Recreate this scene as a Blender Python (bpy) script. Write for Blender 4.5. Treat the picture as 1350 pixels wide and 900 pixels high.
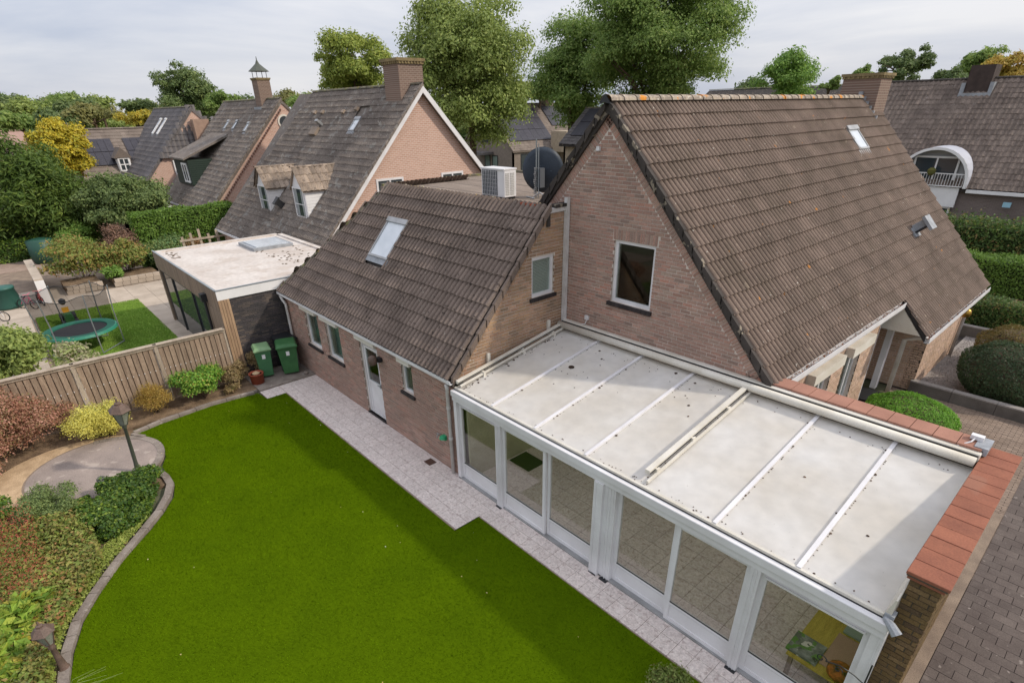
import bpy, bmesh, math, random
import numpy as np
from mathutils import Vector, Matrix
for o in list(bpy.data.objects): bpy.data.objects.remove(o)
scene = bpy.context.scene
col = scene.collection
R = math.radians
# ---------------------------------------------------------------- camera
CAM = Vector((0, 0, 7.6))
yaw, pit, rol = 2.42046913, 0.49159891, 0.02028258
fw = Vector((math.cos(pit)*math.cos(yaw), math.cos(pit)*math.sin(yaw), -math.sin(pit)))
rt = Vector((math.sin(yaw), -math.cos(yaw), 0)); dn = fw.cross(rt)
rt, dn = math.cos(rol)*rt + math.sin(rol)*dn, -math.sin(rol)*rt + math.cos(rol)*dn
cd = bpy.data.cameras.new('camera'); cam = bpy.data.objects.new('camera', cd); col.objects.link(cam)
cam.matrix_world = Matrix(((rt.x, -dn.x, -fw.x, CAM.x), (rt.y, -dn.y, -fw.y, CAM.y), (rt.z, -dn.z, -fw.z, CAM.z), (0, 0, 0, 1)))
cd.sensor_width = 36; cd.lens = 730.13/1350*36; cd.shift_x = 5/1350; cd.shift_y = 85/1350
cd.clip_start = 0.1; cd.clip_end = 3000
scene.camera = cam
scene.render.resolution_x = 1024; scene.render.resolution_y = 682
# ---------------------------------------------------------------- world, sun, exposure
SUN_DIR = Vector((1.0, 0.823, 1.0)).normalized()      # towards the sun
world = bpy.data.worlds.new("World"); scene.world = world; world.use_nodes = True
nt = world.node_tree; nt.nodes.clear()
N = nt.nodes.new
out = N('ShaderNodeOutputWorld'); bg = N('ShaderNodeBackground'); sky = N('ShaderNodeTexSky')
sky.sky_type = 'NISHITA'; sky.sun_disc = False
sky.sun_elevation = math.asin(SUN_DIR.z); sky.sun_rotation = math.atan2(SUN_DIR.x, SUN_DIR.y)
sky.air_density = 1.0; sky.dust_density = 2.0
tc = N('ShaderNodeTexCoord'); mp = N('ShaderNodeMapping'); mp.inputs['Scale'].default_value = (1.0, 1.0, 5.0)
nz = N('ShaderNodeTexNoise'); nz.inputs['Scale'].default_value = 1.7; nz.inputs['Detail'].default_value = 7; nz.inputs['Roughness'].default_value = 0.55
nz.inputs['Distortion'].default_value = 0.35
nt.links.new(tc.outputs['Generated'], mp.inputs[0]); nt.links.new(mp.outputs[0], nz.inputs['Vector'])
rmp = N('ShaderNodeValToRGB'); rmp.color_ramp.elements[0].position = 0.36; rmp.color_ramp.elements[1].position = 0.66
SK = 0.1
rmp.color_ramp.elements[0].color = (4.5, 4.95, 6.1, 1); rmp.color_ramp.elements[1].color = (7.7, 7.65, 7.9, 1)
mx = N('ShaderNodeMix'); mx.data_type = 'RGBA'; mx.inputs[0].default_value = 0.88
nt.links.new(nz.outputs['Fac'], rmp.inputs[0]); nt.links.new(sky.outputs[0], mx.inputs[6]); nt.links.new(rmp.outputs[0], mx.inputs[7])
sx_ = N('ShaderNodeSeparateXYZ'); nt.links.new(tc.outputs['Generated'], sx_.inputs[0])
gr_ = N('ShaderNodeMapRange'); nt.links.new(sx_.outputs[2], gr_.inputs[0])     # overcast sky: steadily brighter with height
for i_, q_ in enumerate((0, 1, 1, 1.95)): gr_.inputs[i_+1].default_value = q_
cg_ = N('ShaderNodeCombineColor'); ml_ = N('ShaderNodeMix'); ml_.data_type = 'RGBA'; ml_.blend_type = 'MULTIPLY'; ml_.inputs[0].default_value = 1
for i_ in range(3): nt.links.new(gr_.outputs[0], cg_.inputs[i_])
nt.links.new(mx.outputs[2], ml_.inputs[6]); nt.links.new(cg_.outputs[0], ml_.inputs[7])
nt.links.new(ml_.outputs[2], bg.inputs[0]); bg.inputs[1].default_value = SK; nt.links.new(bg.outputs[0], out.inputs[0])
sl = bpy.data.lights.new('sun', 'SUN'); sl.energy = 2.6; sl.angle = R(2.8); sl.color = (1.0, 0.91, 0.78)
so = bpy.data.objects.new('sun', sl); col.objects.link(so); so.rotation_euler = SUN_DIR.to_track_quat('Z', 'Y').to_euler()
scene.view_settings.view_transform = 'Standard'; scene.view_settings.look = 'None'
scene.view_settings.exposure = 0.12; scene.view_settings.gamma = 1.0
scene.render.engine = 'CYCLES'
scene.cycles.max_bounces = 8; scene.cycles.transparent_max_bounces = 12
# ---------------------------------------------------------------- materials
MATS = {}
def rgb(h):
    h = h.lstrip('#'); v = [int(h[i:i+2], 16)/255 for i in (0, 2, 4)]
    return tuple((c/12.92 if c <= .04045 else ((c+.055)/1.055)**2.4) for c in v)
def mat(name, c1, c2=None, rough=0.85, scale=3.0, fine=60.0, fineamt=0.25, rnd=0.0, bump=0.0, bscale=80.0, metallic=0.0,
        spots=None, spec=0.3, ramp=None, stretch=None):
    """c1..c2 mixed by large noise; fine noise darkens a little; rnd = value variation per piece; spots = [(scale, threshold, colour, amount)];
    ramp = list of colours picked per piece"""
    if name in MATS: return MATS[name]
    m = bpy.data.materials.new(name); m.use_nodes = True; t = m.node_tree; t.nodes.clear(); L = t.links.new
    def n(k, **kw):
        x = t.nodes.new(k)
        for a, b in kw.items(): setattr(x, a, b)
        return x
    o = n('ShaderNodeOutputMaterial'); p = n('ShaderNodeBsdfPrincipled'); L(p.outputs[0], o.inputs[0])
    p.inputs['Roughness'].default_value = rough; p.inputs['Metallic'].default_value = metallic
    p.inputs['Specular IOR Level'].default_value = spec
    geo = n('ShaderNodeNewGeometry'); pos = geo.outputs['Position']
    if stretch:
        mp = n('ShaderNodeMapping'); mp.inputs['Scale'].default_value = stretch; L(pos, mp.inputs[0]); spos = mp.outputs[0]
    else: spos = pos
    inf = n('ShaderNodeObjectInfo')
    ad = n('ShaderNodeMath', operation='ADD'); L(geo.outputs['Random Per Island'], ad.inputs[0]); L(inf.outputs['Random'], ad.inputs[1])
    fr = n('ShaderNodeMath', operation='FRACT'); L(ad.outputs[0], fr.inputs[0]); rv = fr.outputs[0]
    def mix(fac, a, b, mode='MIX'):
        x = n('ShaderNodeMix', data_type='RGBA', blend_type=mode)
        for s, v in ((0, fac), (6, a), (7, b)):
            if hasattr(v, 'links') or hasattr(v, 'node'): L(v, x.inputs[s])
            elif s == 0: x.inputs[0].default_value = v
            else: x.inputs[s].default_value = (*v[:3], 1)
        return x.outputs[2]
    def noise(sc, det=5, v=spos):
        x = n('ShaderNodeTexNoise'); x.inputs['Scale'].default_value = sc; x.inputs['Detail'].default_value = det; L(v, x.inputs['Vector']); return x.outputs['Fac']
    def maprange(v, a, b, c, d):
        x = n('ShaderNodeMapRange'); L(v, x.inputs[0])
        for i, q in enumerate((a, b, c, d)): x.inputs[i+1].default_value = q
        return x.outputs[0]
    c2 = c2 or tuple(x*0.75 for x in c1)
    if ramp:
        r = n('ShaderNodeValToRGB'); r.color_ramp.interpolation = 'LINEAR'
        e = r.color_ramp.elements
        while len(e) < len(ramp): e.new(0.5)
        for i, c in enumerate(ramp): e[i].position = i/(len(ramp)-1); e[i].color = (*c, 1)
        L(rv, r.inputs[0]); base = mix(maprange(noise(scale), .35, .65, 0, 0.6), r.outputs[0], c2)
    else:
        base = mix(maprange(noise(scale), .32, .68, 0, 1), c1, c2)
    if rnd:
        v = maprange(rv, 0, 1, 1-rnd, 1+rnd); cb = n('ShaderNodeCombineColor')
        for i in range(3): L(v, cb.inputs[i])
        base = mix(1.0, base, cb.outputs[0], 'MULTIPLY')
    if fineamt:
        v = maprange(noise(fine, 4), .3, .7, 1-fineamt, 1+fineamt); cb = n('ShaderNodeCombineColor')
        for i in range(3): L(v, cb.inputs[i])
        base = mix(1.0, base, cb.outputs[0], 'MULTIPLY')
    for sc, th, cc, am in (spots or []):
        base = mix(maprange(noise(sc, 2, pos), th, th+.03, 0, am), base, cc)
    L(base, p.inputs['Base Color'])
    if bump:
        b = n('ShaderNodeBump'); b.inputs['Strength'].default_value = bump; b.inputs['Distance'].default_value = 0.02
        L(noise(bscale, 6), b.inputs['Height']); L(b.outputs[0], p.inputs['Normal'])
    MATS[name] = m; return m
def flat(name, c, rough=0.5, metallic=0.0, spec=0.5):
    return mat(name, c, tuple(x*0.9 for x in c), rough=rough, metallic=metallic, fineamt=0.06, scale=2.0, spec=spec)
def leafmat(name, cols, trans=0.38, rough=0.55):
    """leaf colours picked per leaf, plus light passing through"""
    if name in MATS: return MATS[name]
    m = mat(name, cols[0], tuple(x*0.75 for x in cols[0]), rough=rough, ramp=cols, scale=1.1, fineamt=0.0, spec=0.35)
    t = m.node_tree; p = [x for x in t.nodes if x.type == 'BSDF_PRINCIPLED'][0]; o = [x for x in t.nodes if x.type == 'OUTPUT_MATERIAL'][0]
    tr = t.nodes.new('ShaderNodeBsdfTranslucent'); ms = t.nodes.new('ShaderNodeMixShader'); ms.inputs[0].default_value = trans
    t.links.new(p.inputs['Base Color'].links[0].from_socket, tr.inputs[0])
    t.links.new(p.outputs[0], ms.inputs[1]); t.links.new(tr.outputs[0], ms.inputs[2]); t.links.new(ms.outputs[0], o.inputs[0])
    return m
def glassmat(name, tint=(1, 1, 1), ior=1.5, clear=1.0, dark=(0.02, 0.025, 0.03)):
    if name in MATS: return MATS[name]
    m = bpy.data.materials.new(name); m.use_nodes = True; t = m.node_tree; t.nodes.clear(); L = t.links.new
    o = t.nodes.new('ShaderNodeOutputMaterial'); g = t.nodes.new('ShaderNodeBsdfGlossy'); g.inputs['Roughness'].default_value = 0.02
    tr = t.nodes.new('ShaderNodeBsdfTransparent'); tr.inputs[0].default_value = (*tint, 1)
    df = t.nodes.new('ShaderNodeBsdfDiffuse'); df.inputs[0].default_value = (*dark, 1)
    m1 = t.nodes.new('ShaderNodeMixShader'); m1.inputs[0].default_value = clear; L(df.outputs[0], m1.inputs[1]); L(tr.outputs[0], m1.inputs[2])
    f = t.nodes.new('ShaderNodeFresnel'); gg = t.nodes.new('ShaderNodeNewGeometry'); ir = t.nodes.new('ShaderNodeMapRange')
    ir.inputs[3].default_value = ior; ir.inputs[4].default_value = 1/ior; L(gg.outputs['Backfacing'], ir.inputs[0]); L(ir.outputs[0], f.inputs[0])   # same reflectance from both sides of the sheet
    m2 = t.nodes.new('ShaderNodeMixShader'); L(f.outputs[0], m2.inputs[0]); L(m1.outputs[0], m2.inputs[1]); L(g.outputs[0], m2.inputs[2])
    L(m2.outputs[0], o.inputs[0]); MATS[name] = m; return m
def brickmat(name, axis, c1, c2, mortar):
    """printed brick courses, only for walls too far away to tell the bricks apart"""
    if name in MATS: return MATS[name]
    m = mat(name, c1, c2, rough=0.9, scale=0.8, fineamt=0.12)
    t = m.node_tree; L = t.links.new; p = [x for x in t.nodes if x.type == 'BSDF_PRINCIPLED'][0]
    g = t.nodes.new('ShaderNodeNewGeometry'); s = t.nodes.new('ShaderNodeSeparateXYZ'); c = t.nodes.new('ShaderNodeCombineXYZ')
    L(g.outputs['Position'], s.inputs[0]); L(s.outputs[0 if axis == 'x' else 1], c.inputs[0]); L(s.outputs[2], c.inputs[1])
    b = t.nodes.new('ShaderNodeTexBrick'); L(c.outputs[0], b.inputs[0])
    b.inputs['Color1'].default_value = (*c1, 1); b.inputs['Color2'].default_value = (*c2, 1); b.inputs['Mortar'].default_value = (*mortar, 1)
    b.inputs['Scale'].default_value = 1.0; b.inputs['Brick Width'].default_value = 0.22; b.inputs['Row Height'].default_value = 0.075
    b.inputs['Mortar Size'].default_value = 0.013; b.inputs['Bias'].default_value = -0.1
    src = p.inputs['Base Color'].links[0].from_socket
    x = t.nodes.new('ShaderNodeMix'); x.data_type = 'RGBA'; x.inputs[0].default_value = 0.75
    L(src, x.inputs[6]); L(b.outputs[0], x.inputs[7]); L(x.outputs[2], p.inputs['Base Color'])
    return m
# ---------------------------------------------------------------- object helpers
def tag(o, label=None, cat=None, group=None, kind=None):
    for k, v in (('label', label), ('category', cat), ('group', group), ('kind', kind)):
        if v: o[k] = v
    return o
def wloc(o):
    v = Vector((0, 0, 0))
    while o: v += o.location; o = o.parent
    return v
def thing(name, label, cat, loc, rz=0, group=None):
    o = bpy.data.objects.new(name, None); col.objects.link(o); o.empty_display_size = 0.2
    o.location = loc; o.rotation_euler = (0, 0, rz); return tag(o, label, cat, group)
def link(name, me, m=None, parent=None, loc=(0, 0, 0), rot=None):
    o = bpy.data.objects.new(name, me); col.objects.link(o)
    if m is not None and len(me.materials) == 0: me.materials.append(m)
    if parent: o.parent = parent
    o.location = loc
    if rot is not None: o.rotation_euler = rot
    return o
class MB:
    def __init__(s): s.v = []; s.f = []
    def add(s, vs, fs):
        k = len(s.v); s.v += [tuple(x) for x in vs]; s.f += [tuple(i+k for i in f) for f in fs]; return s
    def hexa(s, p): # 8 points: bottom 4 (ccw), top 4
        return s.add(p, [(3, 2, 1, 0), (4, 5, 6, 7), (0, 1, 5, 4), (1, 2, 6, 5), (2, 3, 7, 6), (3, 0, 4, 7)])
    def box(s, x0, x1, y0, y1, z0, z1):
        return s.hexa([(x0, y0, z0), (x1, y0, z0), (x1, y1, z0), (x0, y1, z0), (x0, y0, z1), (x1, y0, z1), (x1, y1, z1), (x0, y1, z1)])
    def fbox(s, F, u0, u1, z0, z1, n0, n1): # box in a wall frame
        P = lambda u, z, n: F(u, z, n)
        return s.hexa([P(u0, z0, n0), P(u1, z0, n0), P(u1, z0, n1), P(u0, z0, n1), P(u0, z1, n0), P(u1, z1, n0), P(u1, z1, n1), P(u0, z1, n1)])
    def bar(s, a, b, w, h, up=(0, 0, 1)):
        a = Vector(a); b = Vector(b); d = (b-a).normalized(); sd = d.cross(Vector(up)).normalized(); u = sd.cross(d)
        p = []
        for e in (a, b):
            p += [e - sd*w/2 - u*h/2, e + sd*w/2 - u*h/2, e + sd*w/2 + u*h/2, e - sd*w/2 + u*h/2]
        return s.add(p, [(0, 1, 2, 3), (7, 6, 5, 4), (0, 4, 5, 1), (1, 5, 6, 2), (2, 6, 7, 3), (3, 7, 4, 0)])
    def tube(s, pts, r, n=8, caps=True):
        pts = [Vector(p) for p in pts]; rr = r if isinstance(r, (list, tuple)) else [r]*len(pts); k = len(s.v); prev = None
        for i, p in enumerate(pts):
            d = (pts[min(i+1, len(pts)-1)] - pts[max(i-1, 0)]).normalized()
            a = d.cross(Vector((0, 0, 1))) if abs(d.z) < .95 else d.cross(Vector((1, 0, 0)))
            if prev is not None:
                a2 = prev - d*prev.dot(d)
                if a2.length > 1e-4: a = a2
            a.normalize(); prev = a; b = d.cross(a)
            for j in range(n):
                t = 2*math.pi*j/n; s.v.append(tuple(p + a*math.cos(t)*rr[i] + b*math.sin(t)*rr[i]))
        for i in range(len(pts)-1):
            for j in range(n):
                q = (j+1) % n; s.f.append((k+i*n+j, k+i*n+q, k+(i+1)*n+q, k+(i+1)*n+j))
        if caps:
            s.f.append(tuple(k+j for j in reversed(range(n)))); e = k+(len(pts)-1)*n; s.f.append(tuple(e+j for j in range(n)))
        return s
    def lathe(s, c, prof, n=16, sx=1, sy=1, rot=0):
        k = len(s.v)
        for r, z in prof:
            for j in range(n):
                t = 2*math.pi*j/n+rot; s.v.append((c[0]+r*sx*math.cos(t), c[1]+r*sy*math.sin(t), c[2]+z))
        for i in range(len(prof)-1):
            for j in range(n):
                q = (j+1) % n; s.f.append((k+i*n+j, k+i*n+q, k+(i+1)*n+q, k+(i+1)*n+j))
        s.f.append(tuple(k+j for j in reversed(range(n)))); e = k+(len(prof)-1)*n; s.f.append(tuple(e+j for j in range(n)))
        return s
    def prism(s, pts, off): # planar polygon pushed by off
        n = len(pts); k = len(s.v); off = Vector(off)
        s.v += [tuple(p) for p in pts] + [tuple(Vector(p)+off) for p in pts]
        s.f.append(tuple(k+i for i in range(n))); s.f.append(tuple(k+n+i for i in reversed(range(n))))
        for i in range(n):
            j = (i+1) % n; s.f.append((k+i, k+n+i, k+n+j, k+j))
        return s
    def build(s, name, m, parent=None, org=None, smooth=False, kind=None, bevel=0):
        o0 = wloc(parent) if (parent and org is None) else Vector(org or (0, 0, 0))
        me = bpy.data.meshes.new(name); me.from_pydata([tuple(Vector(v)-o0) for v in s.v], [], s.f); me.materials.append(m)
        bm = bmesh.new(); bm.from_mesh(me); bmesh.ops.recalc_face_normals(bm, faces=bm.faces)
        if bevel: bmesh.ops.bevel(bm, geom=bm.edges[:], offset=bevel, segments=1, affect='EDGES')
        bm.to_mesh(me); bm.free()
        if smooth:
            for p in me.polygons: p.use_smooth = True
        o = link(name, me, None, parent)
        if not parent: o.location = o0
        if kind: o['kind'] = kind
        return o
def np_mesh(name, V, F):
    """V (n,3), F (m,k) all same size"""
    me = bpy.data.meshes.new(name); n, m, k = len(V), len(F), F.shape[1]
    me.vertices.add(n); me.vertices.foreach_set('co', np.asarray(V, np.float32).ravel())
    me.loops.add(m*k); me.loops.foreach_set('vertex_index', np.asarray(F, np.int32).ravel())
    me.polygons.add(m); me.polygons.foreach_set('loop_start', np.arange(0, m*k, k, dtype=np.int32))
    me.polygons.foreach_set('use_smooth', np.zeros(m, bool)); me.update(calc_edges=True); return me
def struct(name, mb, m, **kw): return mb.build(name, m, kind='structure', **kw)
def wallframe(O, U, Nn):
    O = Vector(O); U = Vector(U).normalized(); Nn = Vector(Nn).normalized()
    return lambda u, z, n: tuple(O + U*u + Vector((0, 0, 1))*z + Nn*n)
def wall_poly(name, parent, F, outer, holes, thick, m, kind=None):
    """solid wall with real openings; outer and holes in (u,z)"""
    bm = bmesh.new(); edges = []
    for loop in [outer]+[[(a, c), (b, c), (b, d), (a, d)] for a, b, c, d in holes]:
        vs = [bm.verts.new(F(u, z, 0)) for u, z in loop]
        for i in range(len(vs)): edges.append(bm.edges.new((vs[i], vs[(i+1) % len(vs)])))
    nn = Vector(F(0, 0, 1))-Vector(F(0, 0, 0))
    bmesh.ops.triangle_fill(bm, use_beauty=True, edges=edges, normal=nn)
    ext = bmesh.ops.extrude_face_region(bm, geom=bm.faces[:]); vs = [g for g in ext['geom'] if isinstance(g, bmesh.types.BMVert)]
    bmesh.ops.translate(bm, verts=vs, vec=-nn*thick)
    o0 = wloc(parent) if parent else Vector((0, 0, 0)); bmesh.ops.translate(bm, verts=bm.verts[:], vec=-o0)
    bmesh.ops.recalc_face_normals(bm, faces=bm.faces[:])
    me = bpy.data.meshes.new(name); bm.to_mesh(me); bm.free(); o = link(name, me, m, parent)
    if kind: o['kind'] = kind
    return o
def interval(poly, z):
    xs = []
    n = len(poly)
    for i in range(n):
        (a, b), (c, d) = poly[i], poly[(i+1) % n]
        if (b <= z < d) or (d <= z < b): xs.append(a+(z-b)/(d-b)*(c-a))
    return (min(xs), max(xs)) if len(xs) >= 2 else None
def cuboid_verts(a, b, c, d, n0, n1): # u, z, n
    return [(a, c, n0), (b, c, n0), (b, d, n0), (a, d, n0), (a, c, n1), (b, c, n1), (b, d, n1), (a, d, n1)]
CF = np.array([(4, 5, 6, 7), (0, 1, 5, 4), (1, 2, 6, 5), (2, 3, 7, 6), (3, 0, 4, 7)])
def joined_boxes(name, parent, boxes, m, kind='stuff'):
    """boxes: list of 8-point lists in world space (face order of cuboid_verts)"""
    if not boxes: return
    V = np.array(boxes, dtype=float).reshape(-1, 3) - np.array(wloc(parent) if parent else (0, 0, 0))
    n = len(boxes); F = (CF[None] + (np.arange(n)*8)[:, None, None]).reshape(-1, 4)
    me = np_mesh(name, V, F); o = link(name, me, m, parent)
    if kind: o['kind'] = kind
    return o
def brick_field(parent, F, poly, holes, m, course=0.0735, L=0.21, jt=0.0135, proud=0.007, z0=None, store=None, seed=0, skipband=None):
    """real bricks in stretcher bond; appended to store as (centre, full?, frame, box)"""
    rg = random.Random(seed); zs = [p[1] for p in poly]; z = (z0 if z0 is not None else min(zs)); row = 0
    out = []
    while z < max(zs)-0.02:
        a = interval(poly, z+0.004); b = interval(poly, z+course-0.012)
        if a and b:
            lo, hi = max(a[0], b[0]), min(a[1], b[1]); ivs = [(lo, hi)]
            for h in holes:
                if h[2] < z+course-.008 and h[3] > z+.004:
                    nv = []
                    for p, q in ivs:
                        if h[1] <= p or h[0] >= q: nv.append((p, q)); continue
                        if h[0] > p: nv.append((p, h[0]))
                        if h[1] < q: nv.append((h[1], q))
                    ivs = nv
            step = L+jt; off = (row % 2)*step/2 + (0 if row % 4 < 2 else .03)
            for p, q in ivs:
                k = math.floor((p-off)/step)
                while off+k*step < q:
                    u0 = off+k*step; u1 = u0+L; c0, c1 = max(u0, p), min(u1, q); k += 1
                    if c1-c0 < 0.03: continue
                    pr = proud+rg.uniform(-.002, .003); zz = z+rg.uniform(-.001, .001)
                    out.append((c0, c1, zz, zz+course-jt, pr, c1-c0 > L-.002))
        z += course; row += 1
    store.append((F, out))
def rake_band(F, apex, foot, width, store, seed=0, L=0.05, jt=0.012, proud=0.008):
    """bricks set square to the rake, as tumbled brickwork along a gable edge (u,z points)"""
    a = Vector(apex); b = Vector(foot); d = (b-a); n = d.length; d.normalize()
    inn = Vector((-d.y, d.x)); 
    if inn.y > 0: inn = -inn
    k = 0; res = []
    while k*(L+jt) < n-L:
        s = k*(L+jt); p0 = a+d*s; p1 = a+d*(s+L)
        res.append([p0, p1, p1+inn*width, p0+inn*width]); k += 1
    store.append((F, res, proud))
def emit_bricks(parent, stores, bands, m, nparts=300):
    full = []; boxes = []
    for F, L in stores:
        for (a, b, c, d, pr, fu) in L:
            ctr = Vector(F((a+b)/2, (c+d)/2, pr))
            if fu: full.append(((ctr-CAM).length, F, a, b, c, d, pr))
            else: boxes.append([F(*v) for v in cuboid_verts(a, b, c, d, -.02, pr)])
    full.sort(key=lambda t: t[0])
    for t in full[nparts:]:
        _, F, a, b, c, d, pr = t; boxes.append([F(*v) for v in cuboid_verts(a, b, c, d, -.02, pr)])
    if full[:nparts]:
        _, F, a, b, c, d, pr = full[0]; hw, hh = (b-a)/2, (d-c)/2
        me = np_mesh('brick', np.array([(x, y, z) for x, y, z in cuboid_verts(-hw, hw, -hh, hh, -.025, 0)]), CF); me.materials.append(m)
        w0 = wloc(parent)
        for _, F, a, b, c, d, pr in full[:nparts]:
            o = Vector(F((a+b)/2, (c+d)/2, pr)); z = Vector(F(0, 0, 0)); U = Vector(F(1, 0, 0))-z; W = Vector(F(0, 1, 0))-z; Nn = Vector(F(0, 0, 1))-z
            link('brick', me, None, parent, o-w0, Matrix((U, W, Nn)).transposed().to_euler())
    for F, L, pr in bands:
        for q in L: boxes.append([F(p.x, p.y, -.02) for p in q]+[F(p.x, p.y, pr) for p in q])
    joined_boxes('bricks', parent, boxes, m)
# ---------------------------------------------------------------- roof tiles
def tile_mesh(name, w, h, rolls=2, amp=0.035, th=0.028, seg=5, lap=0.035, m=None):
    """one pantile: rolled profile across u, lower edge lifted over the course below; local (u, v, n)"""
    us = [i/(rolls*seg) for i in range(rolls*seg+1)]
    def pf(u):
        q = (u*rolls) % 1.0 if u < 1 else 0.0; q = (q-.16)/.84
        return amp*math.sin(math.pi*q)**.6 if q > 0 else -amp*.10*math.sin(math.pi*(q+.19)/.19)
    prof = [pf(u) for u in us]
    V = []; k = len(us)
    for (v, base) in ((-lap, th), (h, 0.004)):
        for u, p in zip(us, prof): V.append((u*w, v, base+p))
    for u, p in zip(us, prof): V.append((u*w, -lap+.004, base+th+p-.016-base))
    for u, p in zip(us, prof): V.append((u*w, -lap+.11, th+p-.026))
    F = []
    for i in range(k-1):
        F.append((i, i+1, k+i+1, k+i)); F.append((2*k+i, 2*k+i+1, i+1, i)); F.append((3*k+i, 3*k+i+1, 2*k+i+1, 2*k+i))
    me = np_mesh(name, np.array(V), np.array(F))
    for p in me.polygons: p.use_smooth = False
    if m: me.materials.append(m)
    return me
def pip(poly, x, y):
    r = False; n = len(poly)
    for i in range(n):
        (a, b), (c, d) = poly[i], poly[(i+1) % n]
        if (b > y) != (d > y) and x < (c-a)*(y-b)/(d-b)+a: r = not r
    return r
def tiled(parent, O, U, V, poly, w, h, m, nparts=0, excl=(), rolls=2, amp=.035, th=.028, seg=5, name='roof_tile', seed=1, jit=.004):
    """tiles over polygon (u,v); O = eave corner"""
    O = Vector(O); U = Vector(U).normalized(); V = Vector(V).normalized(); Nn = U.cross(V).normalized()
    if Nn.z < 0: raise ValueError('flip')
    us = [p[0] for p in poly]; vs = [p[1] for p in poly]; rg = random.Random(seed)
    me = tile_mesh(name, w, h, rolls, amp, th, seg, m=m)
    spots = []; j = 0; v = min(vs)
    while v < max(vs)-.05:
        u = min(us)
        while u < max(us)-.05:
            cu, cv = u+w/2, v+h/2
            if pip(poly, cu, cv) and not any(a-.02 < cu < b+.02 and c-.06 < cv < d+.06 for a, b, c, d in excl):
                P = O+U*(u+rg.uniform(-jit, jit)*.5)+V*(v+rg.uniform(-jit, jit)*1.5)+Nn*rg.uniform(0, jit)
                spots.append(((P-CAM).length, P))
            u += w
        v += h
    spots.sort(key=lambda t: t[0]); w0 = wloc(parent)
    rot = Matrix((U, V, Nn)).transposed().to_euler()
    for _, P in spots[:nparts]: link(name, me, None, parent, P-w0, rot)
    rest = spots[nparts:]
    if rest:
        base = np.array([v.co[:] for v in me.vertices]); B = np.array([U[:], V[:], Nn[:]]); W = base @ B
        Ps = np.array([p[:] for _, p in rest])-np.array(w0[:])
        # a little twist per tile
        rj = np.random.RandomState(seed).uniform(-jit, jit, (len(rest), 1))*1.0
        VV = (W[None]+Ps[:, None, :]); VV[:, :len(base)//4, 2] += rj
        FF = np.array([p.vertices[:] for p in me.polygons]); k = len(base)
        F = (FF[None]+(np.arange(len(rest))*k)[:, None, None]).reshape(-1, 4)
        o = link(name+'s', np_mesh(name+'s', VV.reshape(-1, 3), F), m, parent); o['kind'] = 'stuff'
def ridge_caps(parent, A, B, m, r=0.11, L=0.42, name='ridge_tile', sides=6, parts=True, lift=0.0):
    A = Vector(A); B = Vector(B); d = (B-A); n = max(1, int(round(d.length/L))); L = d.length/n; d.normalize()
    sd = d.cross(Vector((0, 0, 1))).normalized(); up = sd.cross(d)
    V = []; F = []
    for k, (t, rr) in enumerate(((0, r*1.06), (.05, r*1.06), (.06, r), (L+.02, r*.93))):
        for i in range(sides+1):
            a = math.pi*i/sides; V.append((t, math.cos(a)*rr, math.sin(a)*rr*.75))
    for k in range(3):
        for i in range(sides): F.append((k*(sides+1)+i, k*(sides+1)+i+1, (k+1)*(sides+1)+i+1, (k+1)*(sides+1)+i))
    me = np_mesh(name, np.array(V), np.array(F)); me.materials.append(m)
    w0 = wloc(parent); rot = Matrix((d, sd, up)).transposed().to_euler()
    if parts:
        for i in range(n): link(name, me, None, parent, A+d*(i*L)+up*(lift-.02)-w0, rot)
    else:
        base = np.array(V) @ np.array([d[:], sd[:], up[:]]); Ps = np.array([(A+d*(i*L)+up*(lift-.02)-w0)[:] for i in range(n)])
        k = len(V); FF = (np.array(F)[None]+(np.arange(n)*k)[:, None, None]).reshape(-1, 4)
        o = link(name+'s', np_mesh(name+'s', (base[None]+Ps[:, None]).reshape(-1, 3), FF), m, parent); o['kind'] = 'stuff'
# ---------------------------------------------------------------- windows
def window(parent, F, u0, u1, z0, z1, fm, gm, fwid=0.06, recess=0.08, mull=(), trans=(), sill=None, silln=0.06, blind=None, back=None, name='window', label=None, depth=.06):
    mb = MB(); r = -recess
    mb.fbox(F, u0, u1, z0, z0+fwid, r-depth, r); mb.fbox(F, u0, u1, z1-fwid, z1, r-depth, r)
    mb.fbox(F, u0, u0+fwid, z0+fwid, z1-fwid, r-depth, r); mb.fbox(F, u1-fwid, u1, z0+fwid, z1-fwid, r-depth, r)
    for x in mull: mb.fbox(F, x-fwid*.4, x+fwid*.4, z0+fwid, z1-fwid, r-depth*.8, r-.004)
    for z in trans: mb.fbox(F, u0+fwid, u1-fwid, z-fwid*.35, z+fwid*.35, r-depth*.8, r-.006)
    w = mb.build(name, fm, parent)
    if label: w['label'] = label
    g = MB(); g.fbox(F, u0+fwid*.8, u1-fwid*.8, z0+fwid*.8, z1-fwid*.8, r-.035, r-.028); g.build('pane', gm, w)
    if blind:
        b = MB(); k = z0+fwid
        while k < z1-fwid: b.fbox(F, u0+fwid, u1-fwid, k, k+.022, r-.075, r-.055); k += .034
        b.build('blind', blind, w)
    if back:
        b = MB(); b.fbox(F, u0, u1, z0, z1, r-.2, r-.19); b.build('curtain', back, w)
    if sill:
        s = MB(); s.fbox(F, u0-.06, u1+.06, z0-.075, z0, -recess, silln); s.build('sill', sill, w)
    return w
# ---------------------------------------------------------------- palette

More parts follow.
